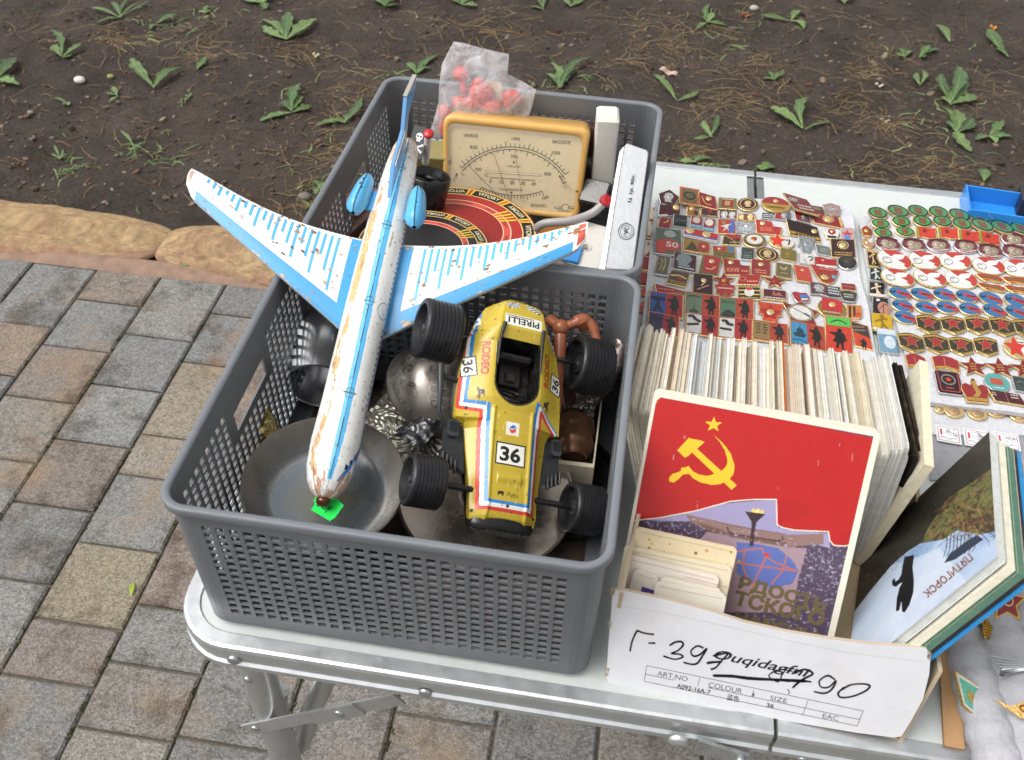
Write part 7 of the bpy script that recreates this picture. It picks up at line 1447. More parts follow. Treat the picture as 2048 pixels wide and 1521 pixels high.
for r in ((92, 252, 58, 52, '5', GOLD, 'a84a2c', [('d', 0, 0, .24, GOLD)], 'gold and red crest badge, rearmost on the strip between the sheets'),
          (102, 322, 66, 56, 'o', GOLD, 'c99a80', [('d', -.1, 0, .2, GOLD), ('e', .2, .16, .2, .2, WHT)], 'gold flower badge with white petal between the sheets'),
          (128, 414, 58, 90, 'r', GOLD, '2a211c', ath('c9a878')+[('p', [(-.44, .3), (.44, .3), (.44, .46), (-.44, .46)], 'c2a268')], 'black badge with a gold top and figure between the sheets'),
          (146, 508, 74, 66, 'sk2', SILV, '1f3a38', ath('d6d4ce'), 'dark green badge with a white athlete between the sheets'),
          (152, 600, 94, 82, 'sk2', SILV, '1d1a1c', ath('d6c4a8')+[('p', [(-.46, -.46), (.46, -.46), (.46, -.28), (-.46, -.28)], 'dccfc0')], 'black badge with an athlete on a white foot between the sheets'),
          (172, 696, 98, 92, 'sk2', SILV, '1d1a24', [('e', .18, -.1, .34, .36, 'b5806c'), ('z', [(-.1, -.2), (.2, .1), (.44, .1)], .04, '6a3428'), ('z', [(.1, -.4), (.2, .2)], .04, '6a3428'), ('z', [(-.2, .3), (.0, .34)], .12, 'd6d0cc')], 'black badge with a pink brown ball between the sheets'),
          (183, 790, 112, 92, 'r', GOLD, 'd8b01e', ath('8a6a10')[:4]+[('p', [(-.46, -.48), (.46, -.48), (.46, -.36), (-.46, -.36)], 'e0d8c8')], 'yellow badge with a running figure between the sheets'),
          (214, 900, 104, 128, 'r', SILV, '7fa9c6', [('e', .1, -.06, .3, .26, 'c9d6df'), ('p', [(-.46, .24), (.46, .24), (.46, .46), (-.46, .46)], 'c9d3da')], 'pale blue and silver badge nearest the cards between the sheets')): badge('C', *Z7(r[:4]), *r[4:])
def Z8(x, y, w, h): return (1720+x/6.244, 400+y/6.244, w/6.244, h/6.244)
def Z9(x, y, w, h): return (1720+x/5.07, 600+y/5.07, w/5.07, h/5.07)
grn = [('e', 0, 0, .40, .36, '4a8f52'), ('p', [(-.17, -.24), (.17, -.24), (.17, .24), (-.17, .24)], '6a3a22'), ('l', 3, -.2, .2, -.14, .14, '9a6a3a')]
for row, pts, nm in ((0, [(213, 193), (466, 175), (715, 173), (972, 188), (1228, 222), (1480, 245), (1735, 266), (1975, 295)], 'rear row'), (1, [(248, 317), (505, 294), (770, 293), (1020, 298), (1262, 328), (1510, 347), (1758, 372), (1992, 392)], 'second row'), (2, [(278, 432), (550, 415)], 'third row')):
    for i, (x, y) in enumerate(pts): badge('R', *Z8(x, y, 226, 122), 'o', GOLD, '1d3a24', grn, 'green and black oval badge, %s from the left in the %s of ovals' % (ORD[i], nm))
for i, (x, y) in enumerate([(815, 430), (1090, 436), (1350, 470), (1600, 502)]): badge('R', *Z8(x, y, 250, 146), 'f', GOLD, 'd0402a', [('p', [(-.46, .42), (-.36, .42), (-.34, -.42), (-.46, -.42)], '7a8a3a'), ('s', -.06, .12, .16, '6a1a18')], 'orange red flag badge with a dark star, %s from the left' % ORD[i])
for i, (x, y, lb) in enumerate([(335, 582, 'first from the left'), (660, 592, 'second from the left'), (970, 594, 'third from the left'), (1310, 606, 'fourth from the left'), (1612, 664, 'fifth from the left'), (1915, 672, 'sixth from the left'), (1905, 520, 'set behind the others')]): badge('R', *Z8(x, y, 290, 160), 'o', SILV, '7a3a40', [('h', -.1, .0, .5, 'cfc0a8'), ('h', .14, -.05, .5, 'b8a890'), ('z', [(-.4, .3), (0, .42), (.4, .3)], .1, '4a1a22'), ('z', [(-.38, -.3), (0, -.4), (.38, -.28)], .07, 'd8b0b0')], 'maroon and silver oval badge with two heads, %s' % lb)
wred = [('p', [(.47*math.cos(t), .47*math.sin(t)) for t in np.linspace(-.75, 2.3, 16)], 'b83a2e'), ('p', [(-.34, .2), (-.1, .1), (.0, .26), (.34, .38), (.24, .1), (.08, .0), (.28, -.14), (.2, -.34), (-.1, -.2), (-.3, -.1)], 'e6e4e0'), ('w', -.22, -.1, .13, .02, '6a6a6a'), ('z', [(-.3, -.06), (-.2, .0)], .025, '4a4a4a'), ('z', [(-.42, -.28), (-.2, -.3)], .012, '4a4a4a')]
for row, pts, nm in ((0, [(415, 782), (797, 787), (1180, 792), (1592, 852), (1968, 882)], 'rear'), (1, [(457, 1002), (861, 1008), (1252, 1024)], 'front')):
    for i, (x, y) in enumerate(pts): badge('R', *Z8(x, y, 376, 196), 'o', GOLD, 'e4e2de', wred, 'white dove oval badge on red, %s from the left in the %s row' % (ORD[i], nm), rot=-4)
for i, (x, y, lb) in enumerate([(1612, 1006, 'rear left'), (1932, 1034, 'rear right'), (1632, 1122, 'front left'), (1962, 1150, 'front right')]): badge('R', *Z8(x, y, 330, 84), 'rib', GOLD, 'c23a28', [('z', [(-.3, .0), (0, .14), (.3, -.1)], .16, '5c6a2a'), ('z', [(-.3, -.26), (0, -.2), (.3, -.3)], .08, 'c9a83a')], 'small red and green ribbon badge, %s of the four' % lb)
blu = [('p', [(-.12, -.06), (.5, -.30), (.5, .04), (-.12, .24)], 'b5363e'), ('l', 1, -.10, .10, .0, .42, '4a1a20'), ('z', [(-.42, .1), (-.3, .0), (-.18, .12)], .06, '1a3040'), ('z', [(-.44, -.05), (-.2, -.04)], .05, '1a3040')]
for row, pts, nm in ((0, [(480, 1192), (752, 1204), (1035, 1210), (1317, 1232), (1610, 1260), (1928, 1285)], 'rear row'), (1, [(516, 1346), (812, 1370), (1072, 1368), (1354, 1388), (1655, 1410), (1942, 1432)], 'second row'), (2, [(548, 1493)], 'front row')):
    for i, (x, y) in enumerate(pts): badge('R', *Z8(x, y, 256, 140), 'o', GOLD, '3a7cb0', blu, 'blue oval badge with a red banner, %s from the left in the %s' % (ORD[i], nm), rot=-3)
shd = [('p', [(-.46, .22), (0, .34), (.46, .22), (.46, .30), (0, .43), (-.46, .30)], 'b5903c'), ('s', 0, .06, .36, 'b89868', 1.1), ('s', 0, .06, .32, '9c2a26', 1.1), ('z', [(-.4, -.28), (0, -.42), (.4, -.28)], .07, 'c9a860', 0), ('e', 0, -.34, .07, .06, '4a3a18')]
for row, pts, nm in ((0, [(685, 268), (935, 278), (1182, 276), (1430, 292), (1680, 318)], 'rear row'), (1, [(508, 460), (762, 470), (1016, 492), (1268, 496)], 'front row')):
    for i, (x, y) in enumerate(pts): badge('R', *Z9(x, y, 236, 178), 'sh', GOLD, '3c3626', shd, 'dark shield badge with a red star, %s from the left in the %s' % (ORD[i], nm))
badge('R', *Z9(1590, 512, 270, 190), 'o', GOLD, None, [('p', [(.0, .4), (.48, .3), (.48, -.34), (.1, -.4)], 'dcd8ce'), ('s', -.1, .0, .40, 'c6302a', 1.35), ('l', 1, .2, .32, .02, .4, '3a3a3a')], 'bright red star badge on white at the right edge')
for i, (x, y, w) in enumerate([(555, 650, 184), (860, 672, 244)]): badge('R', *Z9(x, y, w, 134), 'arc', GOLD, 'aa2a2e', [('z', [(-.05, .3), (-.05, -.2)], .03, 'c97a6a'), ('p', [(-.42, -.42), (0, -.3), (.42, -.42), (.42, -.3), (0, -.18), (-.42, -.3)], 'b5903c')], 'curved red ribbon badge with gold foot, %s' % ('half hidden by the cards' if i == 0 else 'left of the star badges'))
for i, (x, y) in enumerate([(1140, 705), (1412, 716), (1660, 728)]): badge('R', *Z9(x, y, 262, 168), 'st', GOLD, '8a2424', [('l', 3, -.2, .2, -.12, .12, 'b5803a'), ], 'dark red star badge with gold bars, %s from the left' % ORD[i])
badge('R', *Z9(572, 790, 80, 90), 'st', GOLD, '9a2a20', [('d', 0, 0, .2, GOLD)], 'small gold red star badge peeping out beside the black folder')
badge('R', *Z9(886, 866, 236, 204), 'rr', SILV, '2e1016', [('w', 0, .12, .26, .06, 'a9a098'), ('s', 0, .12, .16, 'c6442c'), ('l', 1, -.3, -.2, -.16, .16, 'c6544a'), ('z', [(-.4, .4), (-.36, -.4)], .06, '9a3a3e'), ('z', [(.4, .4), (.36, -.4)], .06, '9a3a3e'), ('z', [(-.36, -.4), (.36, -.4)], .05, '9a3a3e')], 'maroon plaque badge with a wreathed red star')
badge('R', *Z9(1155, 945, 262, 216), 'cr', GOLD, 'a02a2a', [('g', [(-.07, .44), (.07, .44), (.12, .1), (.2, -.1), (.05, -.3), (-.14, -.28), (.02, -.1), (-.06, .1)], 'd3a95c'), ('g', [(-.4, -.46), (.4, -.46), (.4, -.32), (-.4, -.32)], 'd3a95c'), ('g', [(-.05, .48), (.05, .48), (.05, .38), (-.05, .38)], '8a6a2a')], 'gold crown badge with red enamel')
badge('R', *Z9(1375, 865, 234, 164), 'o', SILV, '5fb3ac', [('p', [(-.24, -.14), (.24, -.14), (.24, .2), (-.24, .2)], 'b5523a'), ('l', 1, -.36, -.26, -.2, .2, 'cfe6e2')], 'turquoise oval badge with a brick red square')
badge('R', *Z9(1618, 880, 136, 132), 'r', SILV, '3c4640', [('z', [(-.3, .0), (0, .16), (.3, -.04)], .06, '6a766e'), ('l', 2, -.4, -.1, -.4, .4, '56625a')], 'dark steel plaque badge at the right edge')
badge('R', *Z9(1480, 1014, 342, 116), 'sk', GOLD, '561a22', [('z', [(-.03, .4), (.0, -.4)], .012, 'b08a80'), ('l', 2, .0, .3, -.4, -.28, 'c9b0a8'), ('l', 2, -.1, .3, .1, .3, 'c9b0a8')], 'long maroon bar badge in two fields below the turquoise oval')
for i, (x, y, w, h) in enumerate([(802, 1128, 100, 74), (945, 1150, 186, 116), (1180, 1172, 190, 118), (1370, 1156, 176, 96), (1600, 1192, 180, 116)]): badge('U', *Z9(x, y, w, h), 'o', GOLD, None, [('d', 0, 0, .30, 'c9a888'), ('z', [(-.3, .1), (0, -.05), (.3, .12)], .06, 'e0d0b8', 0), ('z', [(-.25, -.2), (.1, -.1)], .05, '8a6a48', 0)], 'coin shaped gilt badge on the lower sheet, %s from the left' % ORD[i])
# white printed cards below the sheets
for i, (x, y, w, h) in enumerate([(895, 1372, 236, 196), (1182, 1412, 250, 200), (1490, 1440, 236, 210)]):
    P = U(*Z9(x, y, w, h)[:2], .0045); wm = np.linalg.norm(U(Z9(x, y, w, h)[0]+w/5.07, Z9(x, y, w, h)[1], .0045)-P); hm = wm*.95; xf = Xf(P, R3(R_(-4), 0, 0)); m = MB(); m.prism([(-wm/2, -hm/2), (wm/2, -hm/2), (wm/2, hm/2), (-wm/2, hm/2)], 0, .0009, xf, 'd9d9da'); a = Art(lambda u, v, hh: xf(u*wm, v*hm, .0009+hh), m, 0, 1.5e-4)
    a.ribbon([(-.42, -.42), (.42, -.42), (.42, .42), (-.42, .42)], .03, '9a3a4a', 1, closed=True); a.text('1', -.30, .1, 1, 'c0444c', 2, 0, fit=(.08, .34), bold=.05)
    for k in range(16):
        p0 = np.array((rbd.uniform(-.1, .34), rbd.uniform(-.08, .34))); a.ribbon(spline([p0, p0+np.array((rbd.uniform(-.1, .1), rbd.uniform(-.1, .1))), p0+np.array((rbd.uniform(-.16, .16), rbd.uniform(-.16, .16)))], 3), .018, rbd.choice(['6a6a72', '8a8a90', 'a9a9ae']), 1)
    a.ribbon(spline([(-.36, -.26), (-.2, -.2), (0, -.3), (.2, -.2), (.36, -.28)], 4), .02, '6a4a50', 2)
    m.build('printed_card', [M_paper], label='white card printed with a red 1, %s from the left below the badges' % ORD[i], cat='card', group='white cards printed with a red 1')
# blue tray at the back corner
tq = [U(1917, 400, .028), U(2033, 398, .028), U(2062, 424, .028), U(1926, 432, .028)]
q0 = U(1926, 450, .002); lx = np.linalg.norm(U(2055, 450, .002)-q0); tb_ = thing('blue_tray', 'shallow bright blue plastic tray at the back right of the table', 'tray', q0)
bxo = np.array((q0[0], q0[1], 0.002)); W_, D_, H_ = lx, .055, .022; xf = Xf(bxo, R3(R_(-5), 0, 0)); m = MB(); t_ = .0022
for c_, d_ in (((W_/2, t_/2, H_/2), (W_, t_, H_)), ((W_/2, D_-t_/2, H_/2), (W_, t_, H_)), ((t_/2, D_/2, H_/2), (t_, D_-2*t_, H_)), ((W_-t_/2, D_/2, H_/2), (t_, D_-2*t_, H_)), ((W_/2, D_/2, t_/2), (W_-2*t_, D_-2*t_, t_))): m.box(c_, d_, xf, '2f86d8', 0)
m.build('tray_body', [M_gloss], tb_)
c_ = U(2052, 408, .02); m = MB(); m.box((0, 0, -.006), (.05, .035, .03), Xf(c_+np.array((.02, .012, 0)), R3(-.1, 0, 0)), '26262a', 0, .003); m.box((0, 0, .012), (.03, .02, .006), Xf(c_+np.array((.02, .012, 0)), R3(-.1, 0, 0)), '333338', 0, .002); m.build('black_case', [M_gloss], label='small black plastic case at the very back right corner of the table', cat='case')
# rolled foam, cardboard strip and loose insignia at the front right
def froll(a, b, r, label):
    p, q_ = U(*a, r), U(*b, r); m = MB(); d = (q_-p)/np.linalg.norm(q_-p); n_ = 30
    path = [p+(q_-p)*t for t in np.linspace(0, 1, n_)]; m.tube(path, [r*(1+.05*math.sin(k*1.3)) for k in range(n_)], 26, 'a6a6aa'); 
    sp = [p-d*.0006+r*(1-k/60)*.95*(math.cos(k*.42)*np.array((d[1], -d[0], 0))+math.sin(k*.42)*np.array((0, 0, 1))) for k in range(46)]; m.tube(sp, .0008, 5, '9c9ca0'); m.build('foam_roll', [M_foam], label=label, cat='foam roll', group='rolled foam sheets at the front right')
froll((1922, 1268), (2010, 1560), .017, 'leftmost of the three white foam rolls at the front right corner')
froll((1985, 1238), (2085, 1560), .020, 'middle one of the three white foam rolls at the front right corner')
froll((2050, 1190), (2160, 1520), .022, 'rightmost foam roll, partly outside the right edge of the photo')
P4_ = [U(1889, 1492, .004), U(1930, 1500, .004), U(1915, 1290, .02), U(1878, 1300, .02)]; slab(P4_, .003, 'a98560', '8f6d4c', 'cardboard_strip', 'brown corrugated cardboard strip between the box and the foam rolls', 'cardboard', mat('brown_cardboard', .85, 0, .1, 60, .2, 120, spec=.2))
P4_ = [U(1912, 1470, .003), U(1945, 1500, .003), U(1930, 1290, .012), U(1905, 1280, .012)]; slab(P4_, .003, '9b958c', '8f8a80', 'grey_card_strip', 'grey card strip beside the brown cardboard strip', 'cardboard', M_paper)
zR = lambda r: None
dxf = frame(U(1940, 1395, .030), (.55, .6, .0), (-.7, .45, .55)); m = MB(); dia = [(0, .022), (.013, 0), (0, -.026), (-.010, 0)]; m.prism(dia, -.001, .001, dxf, 'c9a860'); a = Art(lambda u, v, hh: dxf(u, v, .001+hh), m, 1, 1.5e-4); a.poly([(x*.92, y*.92) for x, y in dia], 'd9d6cc', 1); a.poly([(x*.76, y*.76) for x, y in dia], '5fae92', 2); a.poly(ell(.006, .010, 14), 'c9a860', 3, 0); m.build('diamond_badge', [M_gold, M_enamel], label='turquoise diamond badge with gold eagle pinned to the leftmost foam roll', cat='badge')
def leafpin(uv, z, ang, L_, label, col='caa548', w=.0075):
    o = U(*uv, z); xf = Xf(o, R3(ang, .25, 0)); m = MB()
    def lf(y0, s, rt):
        cs, sn = math.cos(rt), math.sin(rt); pts = [(0, 0), (w*.5*s, L_*.25*s), (w*.45*s, L_*.6*s), (0, L_*s), (-w*.45*s, L_*.6*s), (-w*.5*s, L_*.25*s)]; m.prism([(cs*a-sn*b, y0+sn*a+cs*b) for a, b in pts], 0, .0012, xf, col)
        for k in range(5): yy = L_*s*(.18+.15*k); [m.tube([xf(cs*0-sn*yy, y0+sn*0+cs*yy, .0014), xf(cs*(sg*w*.42*s)-sn*(yy+L_*.12*s), y0+sn*(sg*w*.42*s)+cs*(yy+L_*.12*s), .0013)], .0005, 5, '8a6a22') for sg in (-1, 1)]
    lf(0, 1, .5); lf(0, 1, -.5); lf(-.002, .8, 1.2); lf(-.002, .8, -1.2); m.build('leaf_pin', [M_gold], label=label, cat='pin')
leafpin((1978, 1245), .034, 2.2, .022, 'gold laurel leaf pin on the foam rolls below the red star pin')
o = U(2012, 1205, .044); m = MB(); xf = Xf(o, R3(.1, .55, 0)); m.prism(star(.016, .5), -.0008, .0014, xf, 'caa548'); a = Art(lambda u, v, hh: xf(u, v, .0014+hh), m, 1, 1.5e-4); a.poly(star(.0135, .5), '7a1c24', 1); a.ring(.001, .001, .0035, .001, 'd3a95c', 2, a0=200, a1=420); m.build('star_pin', [M_gold, M_enamel], label='dark red star pin with hammer and sickle on the foam rolls', cat='pin')
o = U(2030, 1330, .044); m = MB(); xf = Xf(o, R3(.2, .4, 0))
for k in range(7): m.tube([xf(.014, .001-.0006*k, .001), xf(-.006-.0012*k, .004-.0018*k, .001), xf(-.018+.0016*k, .007-.0026*k, .0008)], [.0012, .0011, .0004], 6, 'bcbec0')
m.ball((.018, 0, .001), .006, 12, 'a9abad', 0, (1, .8, .4), xf); m.build('wing_pin', [M_steel], label='silver winged pin on the middle foam roll at the right edge', cat='pin')
o = U(2035, 1415, .044); m = MB(); xf = Xf(o, R3(-.5, .4, 0)); m.prism([(-.016, -.004), (-.004, -.002), (.002, .006), (.012, .008), (.016, -.002), (.004, -.006)], 0, .0015, xf, 'b5965c'); m.ball((.004, .001, .002), .004, 10, 'a87a3c', 0, (1, .7, .5), xf); m.build('bird_pin', [M_gold], label='gilt bird shaped pin on the foam roll at the right edge', cat='pin')
# ------------------------------------------------------------------ weeds, dead grass and litter on the soil
rw_ = random.Random(41)
def leafmesh(m, base, tip, wid, lobed, col):
    """one leaf from base to tip, arching over the ground"""
    b, t = np.array(base, float), np.array(tip, float); L = np.linalg.norm(t-b); d = (t-b)/max(L, 1e-6); s = np.array((-d[1], d[0], 0)); s /= np.linalg.norm(s)+1e-9; n = 15; cu = rw_.uniform(-.12, .12)
    mid = []; L1 = []; L2 = []; zl = rw_.uniform(.03, .16)*L
    for i in range(n):
        u = i/(n-1); p = b+(t-b)*u+s*cu*L*math.sin(math.pi*u); p = p+np.array((0, 0, .006+zl*math.sin(math.pi*min(1, u*.86+.05))*.7))
        w = .72*wid*(.10+.9*(math.sin(math.pi*min(1, u**.85)))**.8 if u < .97 else .05)*(.35+.65*min(1, u*2.2))
        if lobed: w *= .55+.6*abs(math.sin(u*math.pi*3.7+.3))**.7+.1
        w1, w2 = w*rw_.uniform(.85, 1.15), w*rw_.uniform(.85, 1.15); tw = .25*math.sin(u*4+cu*20)
        mid.append(p); L1.append(p+s*w1*.5+np.array((0, 0, w*(.16+tw*.3)))); L2.append(p-s*w2*.5+np.array((0, 0, w*(.16-tw*.3))))
    V = L1+mid+L2; F = []
    for i in range(n-1): F.append((n+i, n+i+1, i+1, i)); F.append((2*n+i, 2*n+i+1, n+i+1, n+i))
    m.add(V, F, col, 0, True)
    m.tube([p+np.array((0, 0, .0006)) for p in mid[:-2]], [.0011*(1-i/n)+.0003 for i in range(n-2)], 5, '7d9060')
GR = ['4b6039', '536b3d', '435736', '5c7044', '667b4b', '4d6440']
def weed(base, tips, wid, lobed, label, col=None, name='weed'):
    m = MB(); b = G(*base)
    for tp in tips:
        t = G(*tp[:2]); leafmesh(m, b+np.array((rw_.uniform(-.004, .004), rw_.uniform(-.004, .004), 0)), t, (tp[2] if len(tp) > 2 else wid)*rw_.uniform(.85, 1.15), lobed, col or rw_.choice(GR))
    return m.build(name, [M_leaf], origin=b, label=label, cat='weed', group='weeds growing in the bare soil')
WD = [((242, 39), [(184, 21), (195, 50), (225, 10), (266, -4, .018), (284, 8, .012), (305, 5, .012)], .03, 0, 'leafy weed at the top left with thin upright stems'),
 ((313, 53), [(354, 33), (300, 62)], .028, 0, 'two leaved seedling right of the top left weed'), ((125, 118), [(103, 68), (146, 113), (112, 95), (164, 92)], .03, 1, 'drooping weed above the white pebble'),
 ((-4, 165), [(33, 122), (22, 155), (-10, 120), (40, 175)], .045, 1, 'weed cut by the left edge of the photo'), ((309, 182), [(263, 120), (367, 142)], .05, 1, 'dandelion with two broad leaves in a V left of the basket'),
 ((395, 142), [(412, 118), (402, 128)], .02, 0, 'tiny seedling right of the V shaped dandelion'), ((236, 196), [(226, 179), (212, 190), (219, 208)], .022, 0, 'three leaved seedling right of the white pebble'),
 ((133, 209), [(110, 202), (138, 216), (126, 214)], .02, 1, 'small seedling below the white pebble'), ((379, 200), [(383, 190), (371, 207), (371, 194)], .014, 0, 'tiny pale sprout below the V shaped dandelion'),
 ((531, 10), [(476, -2), (511, 5), (540, -8), (533, 22)], .035, 1, 'weed at the top edge left of the toothed rosette'), ((572, 84), [(522, 44), (634, 43), (527, 57), (616, 60), (578, 30)], .045, 1, 'yellow green toothed rosette near the top above the airliner'),
 ((586, 228), [(520, 246), (604, 174), (622, 215), (567, 206), (592, 193)], .04, 1, 'bushy weed left of the airliner fin'), ((690, 250), [(634, 257), (712, 230), (724, 200), (662, 245)], .032, 1, 'low weed close to the left side of the back basket'),
 ((270, 298), [(242, 268), (254, 272), (297, 288), (285, 300)], .010, 0, 'wispy grass tuft left of the airliner wing'), ((121, 322), [(112, 300), (138, 312), (104, 312), (128, 303)], .010, 0, 'wispy grass tuft nearer the left edge'),
 ((410, 30), [(416, 15), (398, 27), (424, 24)], .022, 0, 'small weed in the top left third of the soil'), ((770, 16), [(797, -2), (760, 4), (800, 14), (745, 2)], .04, 1, 'weed at the top edge above the basket corner'),
 ((833, 152), [(875, 114), (815, 131), (858, 140)], .036, 0, 'weed behind the plastic bag beside the airliner fin'), ((925, 14), [(895, 0), (948, -6), (955, 16), (918, -6)], .034, 1, 'weed at the top edge above the plastic bag'),
 ((1085, 22), [(1075, -8), (1092, -4), (1060, 18)], .028, 0, 'weed at the top edge right of the plastic bag'), ((1140, 18), [(1165, 4), (1128, 4)], .03, 0, 'two leaved weed at the top edge'),
 ((1121, 180), [(1102, 130), (1184, 122), (1138, 150), (1092, 152), (1128, 158)], .04, 1, 'lobed weed right of the plastic bag'), ((1415, 48), [(1419, 10), (1454, 56), (1404, 36), (1392, 62), (1425, 30)], .03, 0, 'upright weed near the top with a pale stem'),
 ((1580, 46), [(1519, 34), (1600, 26), (1607, 63)], .036, 0, 'low weed with one long pale leaf near the top'), ((1689, 12), [(1672, -4), (1706, -4)], .03, 0, 'weed cut by the top edge right of the middle'),
 ((1899, 90), [(1869, 56)], .045, 0, 'single rounded leaf seedling near the top right'), ((1806, 118), [(1790, 112), (1822, 108), (1796, 104)], .03, 0, 'small weed left of the single rounded leaf'),
 ((1836, 120), [(1858, 96), (1877, 104), (1850, 118)], .032, 1, 'small curled weed below the single rounded leaf'), ((2014, 120), [(1976, 62, .05), (1990, 100, .03)], .05, 0, 'big pointed leaf with a yellow tip at the top right'),
 ((1351, 204), [(1308, 155, .036), (1397, 188, .03)], .034, 0, 'weed with two leaves above the foil scrap'), ((1546, 164), [(1524, 162), (1566, 144), (1555, 150), (1535, 150)], .022, 1, 'feathery weed in the right half of the soil'),
 ((1606, 262), [(1540, 220, .042), (1616, 202, .036), (1664, 250, .016)], .04, 1, 'weed with two ribbed leaves behind the table edge'), ((1837, 174), [(1840, 145), (1832, 150)], .026, 0, 'single leaf seedling left of the big lobed weed'),
 ((1422, 278), [(1406, 246), (1434, 234), (1386, 282), (1412, 262)], .024, 0, 'forked weed just behind the right table half'), ((1899, 214), [(1878, 156), (1914, 141), (1930, 154), (1950, 196), (1882, 200), (1890, 180)], .044, 1, 'rear part of the big lobed dandelion on the right'),
 ((1912, 268), [(1884, 222), (1942, 240), (1940, 308), (1918, 290), (1890, 250), (1905, 225)], .046, 1, 'front part of the big lobed dandelion on the right'), ((1977, 276), [(2006, 246), (2024, 278), (1948, 285), (1990, 290)], .034, 1, 'weed at the right edge beside the big lobed dandelion'),
 ((1390, 328), [(1360, 326), (1422, 322), (1400, 316)], .034, 0, 'low weed just behind the table beside the silver case'), ((1524, 344), [(1540, 332), (1512, 336)], .04, 0, 'round leaf at the table edge behind the hinge'),
 ((1964, 368), [(1966, 344)], .04, 0, 'single pale leaf behind the blue tray'), ((640, 380), [(628, 366), (652, 372), (660, 390), (632, 394)], .022, 0, 'grassy weed at the left foot of the back basket')]
for w in WD: weed(*w)
# dead grass and straw: uncountable
def strands(n, spots, name, label, cols, ln, wd):
    m = MB()
    for k in range(n):
        if rw_.random() < .9: s_ = rw_.choice(spots); u, v = s_[0]+rw_.gauss(0, s_[2]), s_[1]+rw_.gauss(0, s_[3])
        else: u, v = rw_.uniform(-60, 2100), rw_.uniform(-30, 400)
        if v > 410 or v < -60: continue
        p = U(u, v, GZ); x, y = p[0], p[1]
        if y < 1.42: continue
        a = rw_.gauss(0, .8) if rw_.random() < .6 else rw_.uniform(0, 6.28); L = rw_.uniform(*ln); pts = []
        h0 = rw_.uniform(.0, .006)
        for i in range(5): pts.append((x, y, gz(x, y)+.002+h0*math.sin(i*.8))); x += L/4*math.cos(a); y += L/4*math.sin(a); a += rw_.gauss(0, .35)
        w = rw_.uniform(*wd); s = np.array((-math.sin(a), math.cos(a), .25))*w
        V = [np.array(q)-s for q in pts]+[np.array(q)+s for q in pts]; m.add(V, [(i, i+1, 6+i, 5+i) for i in range(4)], rw_.choice(cols))
    return m.build(name, [M_straw], origin=(0, 2, GZ), label=label, cat='dead grass', kind='stuff')
M_straw = mat('straw', .8, 0, .25, 60, 0, 100, spec=.2)
SP = [(230, 85, 40, 16), (400, 95, 28, 14), (590, 110, 26, 12), (700, 180, 45, 18), (640, 300, 45, 22), (600, 390, 40, 14), (1380, 70, 45, 25), (1320, 90, 40, 14), (1480, 160, 55, 28), (1440, 210, 60, 18), (1520, 130, 30, 18), (1690, 190, 50, 16), (1730, 130, 35, 16), (1760, 235, 45, 10), (1740, 330, 80, 18), (1380, 300, 20, 16), (1850, 320, 30, 22), (900, 40, 80, 16), (1000, 70, 60, 20), (1250, 40, 60, 18), (80, 40, 60, 20), (1600, 30, 90, 18), (1800, 60, 70, 22), (1960, 180, 60, 30), (1220, 130, 50, 25)]
strands(1500, SP, 'dead_grass', 'pale dead grass and roots scattered over the soil', ['766246', '84704e', '6a563e', '5f4d3a', '8c7856'], (.03, .12), (.0005, .0010))
strands(1500, [(300, 60, 320, 60), (1000, 60, 500, 70), (1650, 180, 320, 110), (400, 260, 260, 60)], 'twigs', 'brown twigs and needles scattered over the soil', ['4a3a2e', '5c4838', '3a2e26', '6d5844', '75604a'], (.015, .06), (.0007, .0016))
m = MB()
for k in range(1900):
    u, v = rw_.uniform(-60, 2100), rw_.uniform(-40, 410); p = U(u, v, GZ)
    if p[1] < 1.38: continue
    r = rw_.uniform(.0015, .006)*(1 if rw_.random() < .9 else 1.9); a = rw_.uniform(0, 6.28); xf = Xf((p[0], p[1], gz(p[0], p[1])+.001), R3(a, rw_.uniform(-.4, .4), rw_.uniform(-.4, .4)))
    m.prism([(r*rw_.uniform(.6, 1.2)*math.cos(t)*1.5, r*rw_.uniform(.6, 1.2)*math.sin(t)) for t in (0, 1.1, 2.3, 3.4, 4.6, 5.5)], -.002, r*rw_.uniform(.2, .7), xf, rw_.choice(['4a4038', '5a4e44', '6a5c50', '382f2a', '786a5a', '5a463a', '6d6054']))
m.build('debris', [M_straw], origin=(0, 2, GZ), label='crumbs of earth, bark and grit on the soil', cat='debris', kind='stuff')
def stone(uv, r, col, label, sc=(1, .8, .6)):
    p = G(*uv); m = MB(); m.ball((p[0], p[1], p[2]+r*.35), r, 14, col, 0, sc)
    m.v = [(v[0]+r*.25*(float(fbm(np.array(v[1]*90), np.array(v[2]*90), 2, 3))-.5), v[1], v[2]) for v in m.v]; m.build('pebble', [M_matte], label=label, cat='pebble')
stone((160, 164), .017, 'cfc8be', 'white pebble on the soil at the upper left'); stone((222, 156), .011, '8f8a52', 'small olive pebble right of the white pebble'); stone((62, 228), .010, '7d756e', 'grey pebble left of the small seedling'); stone((740, 362), .014, '8d7a6c', 'brown pebble near the airliner left wing root'); stone((1508, 20), .016, 'a39c94', 'pale pebble near the top right of the middle'); stone((610, 398), .017, '6d645c', 'round pale stone beside the back basket')
def scrap(uv, L_, w, col, label, name='paper_scrap', cat='scrap', ang=0.):
    p = G(*uv); xf = Xf(p+np.array((0, 0, .006)), R3(ang, .1, .15)); m = MB(); m.grid(lambda u, v: xf((u-.5)*L_, (v-.5)*w, .006*fbm(u*5, v*4, 3, 9)+.004*math.sin(u*9)), 16, 9, col); m.build(name, [M_paper], label=label, cat=cat)
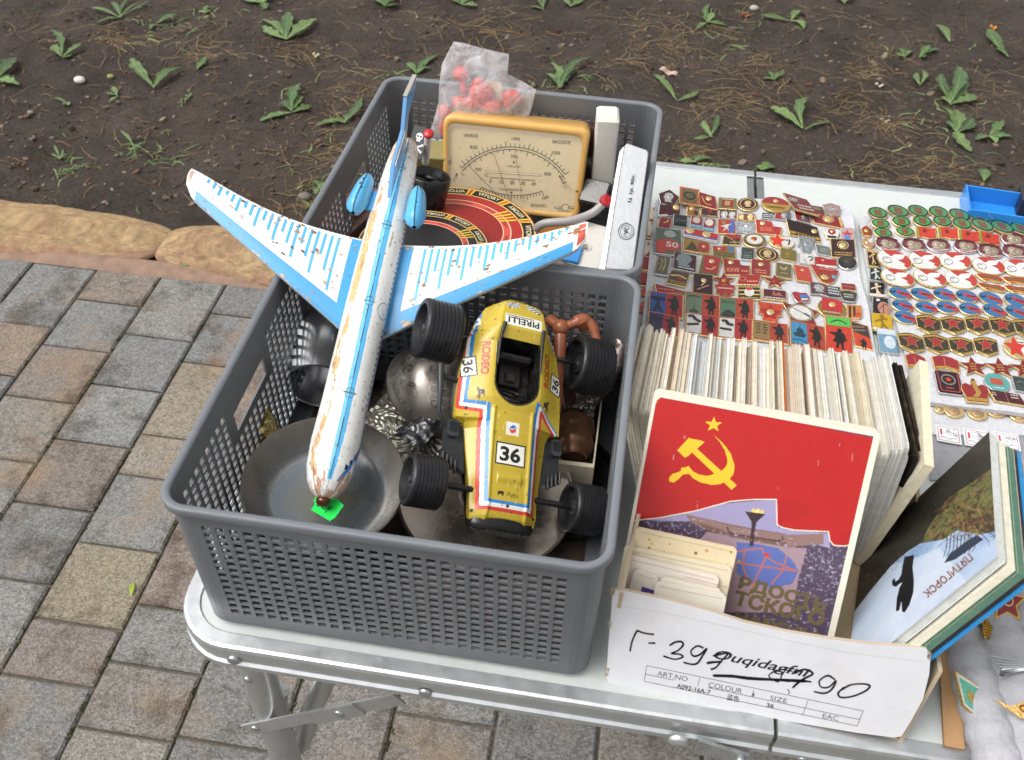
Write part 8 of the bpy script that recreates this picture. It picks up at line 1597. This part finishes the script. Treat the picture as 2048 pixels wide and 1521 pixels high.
scrap((1336, 149), .055, .020, 'b59a88', 'crumpled pinkish paper scrap behind the back basket', ang=-.3); scrap((1757, 176), .026, .010, 'b0a294', 'pale paper scrap in the right half of the soil'); scrap((1768, 247), .03, .006, '9a9288', 'grey litter strip behind the right sheet'); scrap((1985, 60), .022, .016, 'b5792c', 'orange brown dead leaf on the big pointed weed leaf', 'dead_leaf', 'leaf')
scrap((1490, 36), .03, .014, '8a4a34', 'reddish dead leaf near the top middle', 'dead_leaf', 'leaf'); scrap((632, 116), .02, .012, 'c9c29a', 'pale fallen petal left of the airliner fin', 'dead_leaf', 'leaf')
def fallen(uv, z, L_, col, label, ang):
    p = U(*uv, z); m = MB(); xf = Xf(p+np.array((0, 0, .003)), R3(ang, .05, .1)); m.grid(lambda u, v: xf((u-.5)*L_, (v-.5)*L_*.32*math.sin(math.pi*max(.04, min(.96, u))), .003*math.sin(u*3)), 10, 5, col); m.build('fallen_leaf', [M_leaf], label=label, cat='leaf')
fallen((265, 1180), GZ, .028, '8a9a3c', 'yellow green leaflet lying on the tan paver left of the table', 1.9); fallen((372, 536), GZ+.02, .024, '56703a', 'green leaflet on the kerb below the second edging stone', .1)
strands(420, [(640, 385, 25, 16), (690, 300, 40, 30), (300, 295, 30, 14), (120, 318, 20, 10), (800, 160, 40, 20), (1130, 165, 40, 20), (1400, 330, 40, 8), (330, 45, 60, 20), (1900, 250, 60, 50), (1450, 60, 50, 30)], 'grass', 'sparse short green grass blades between the weeds', ['5c7048', '6d7d52', '4d5f3c', '7d8a5c'], (.02, .06), (.0010, .0022))
# moss in the joints
m = MB()
for k in range(260):
    c_ = rw_.randrange(8); y = rw_.uniform(-.1, 1.2); x = POF+c_*PWD+rw_.uniform(-.004, .004); p = pv(x, y, GZ-.002)
    for j in range(4): m.ball((p[0]+rw_.uniform(-.006, .006)*.6, p[1]+rw_.uniform(-.012, .012), p[2]), rw_.uniform(.0012, .003), 6, rw_.choice(['3a4026', '4a4a2c', '33352a', '52583a']))
m.build('moss', [M_straw], origin=(-1, 1, GZ), label='dark moss and dirt in the joints of the paving', cat='moss', kind='stuff')
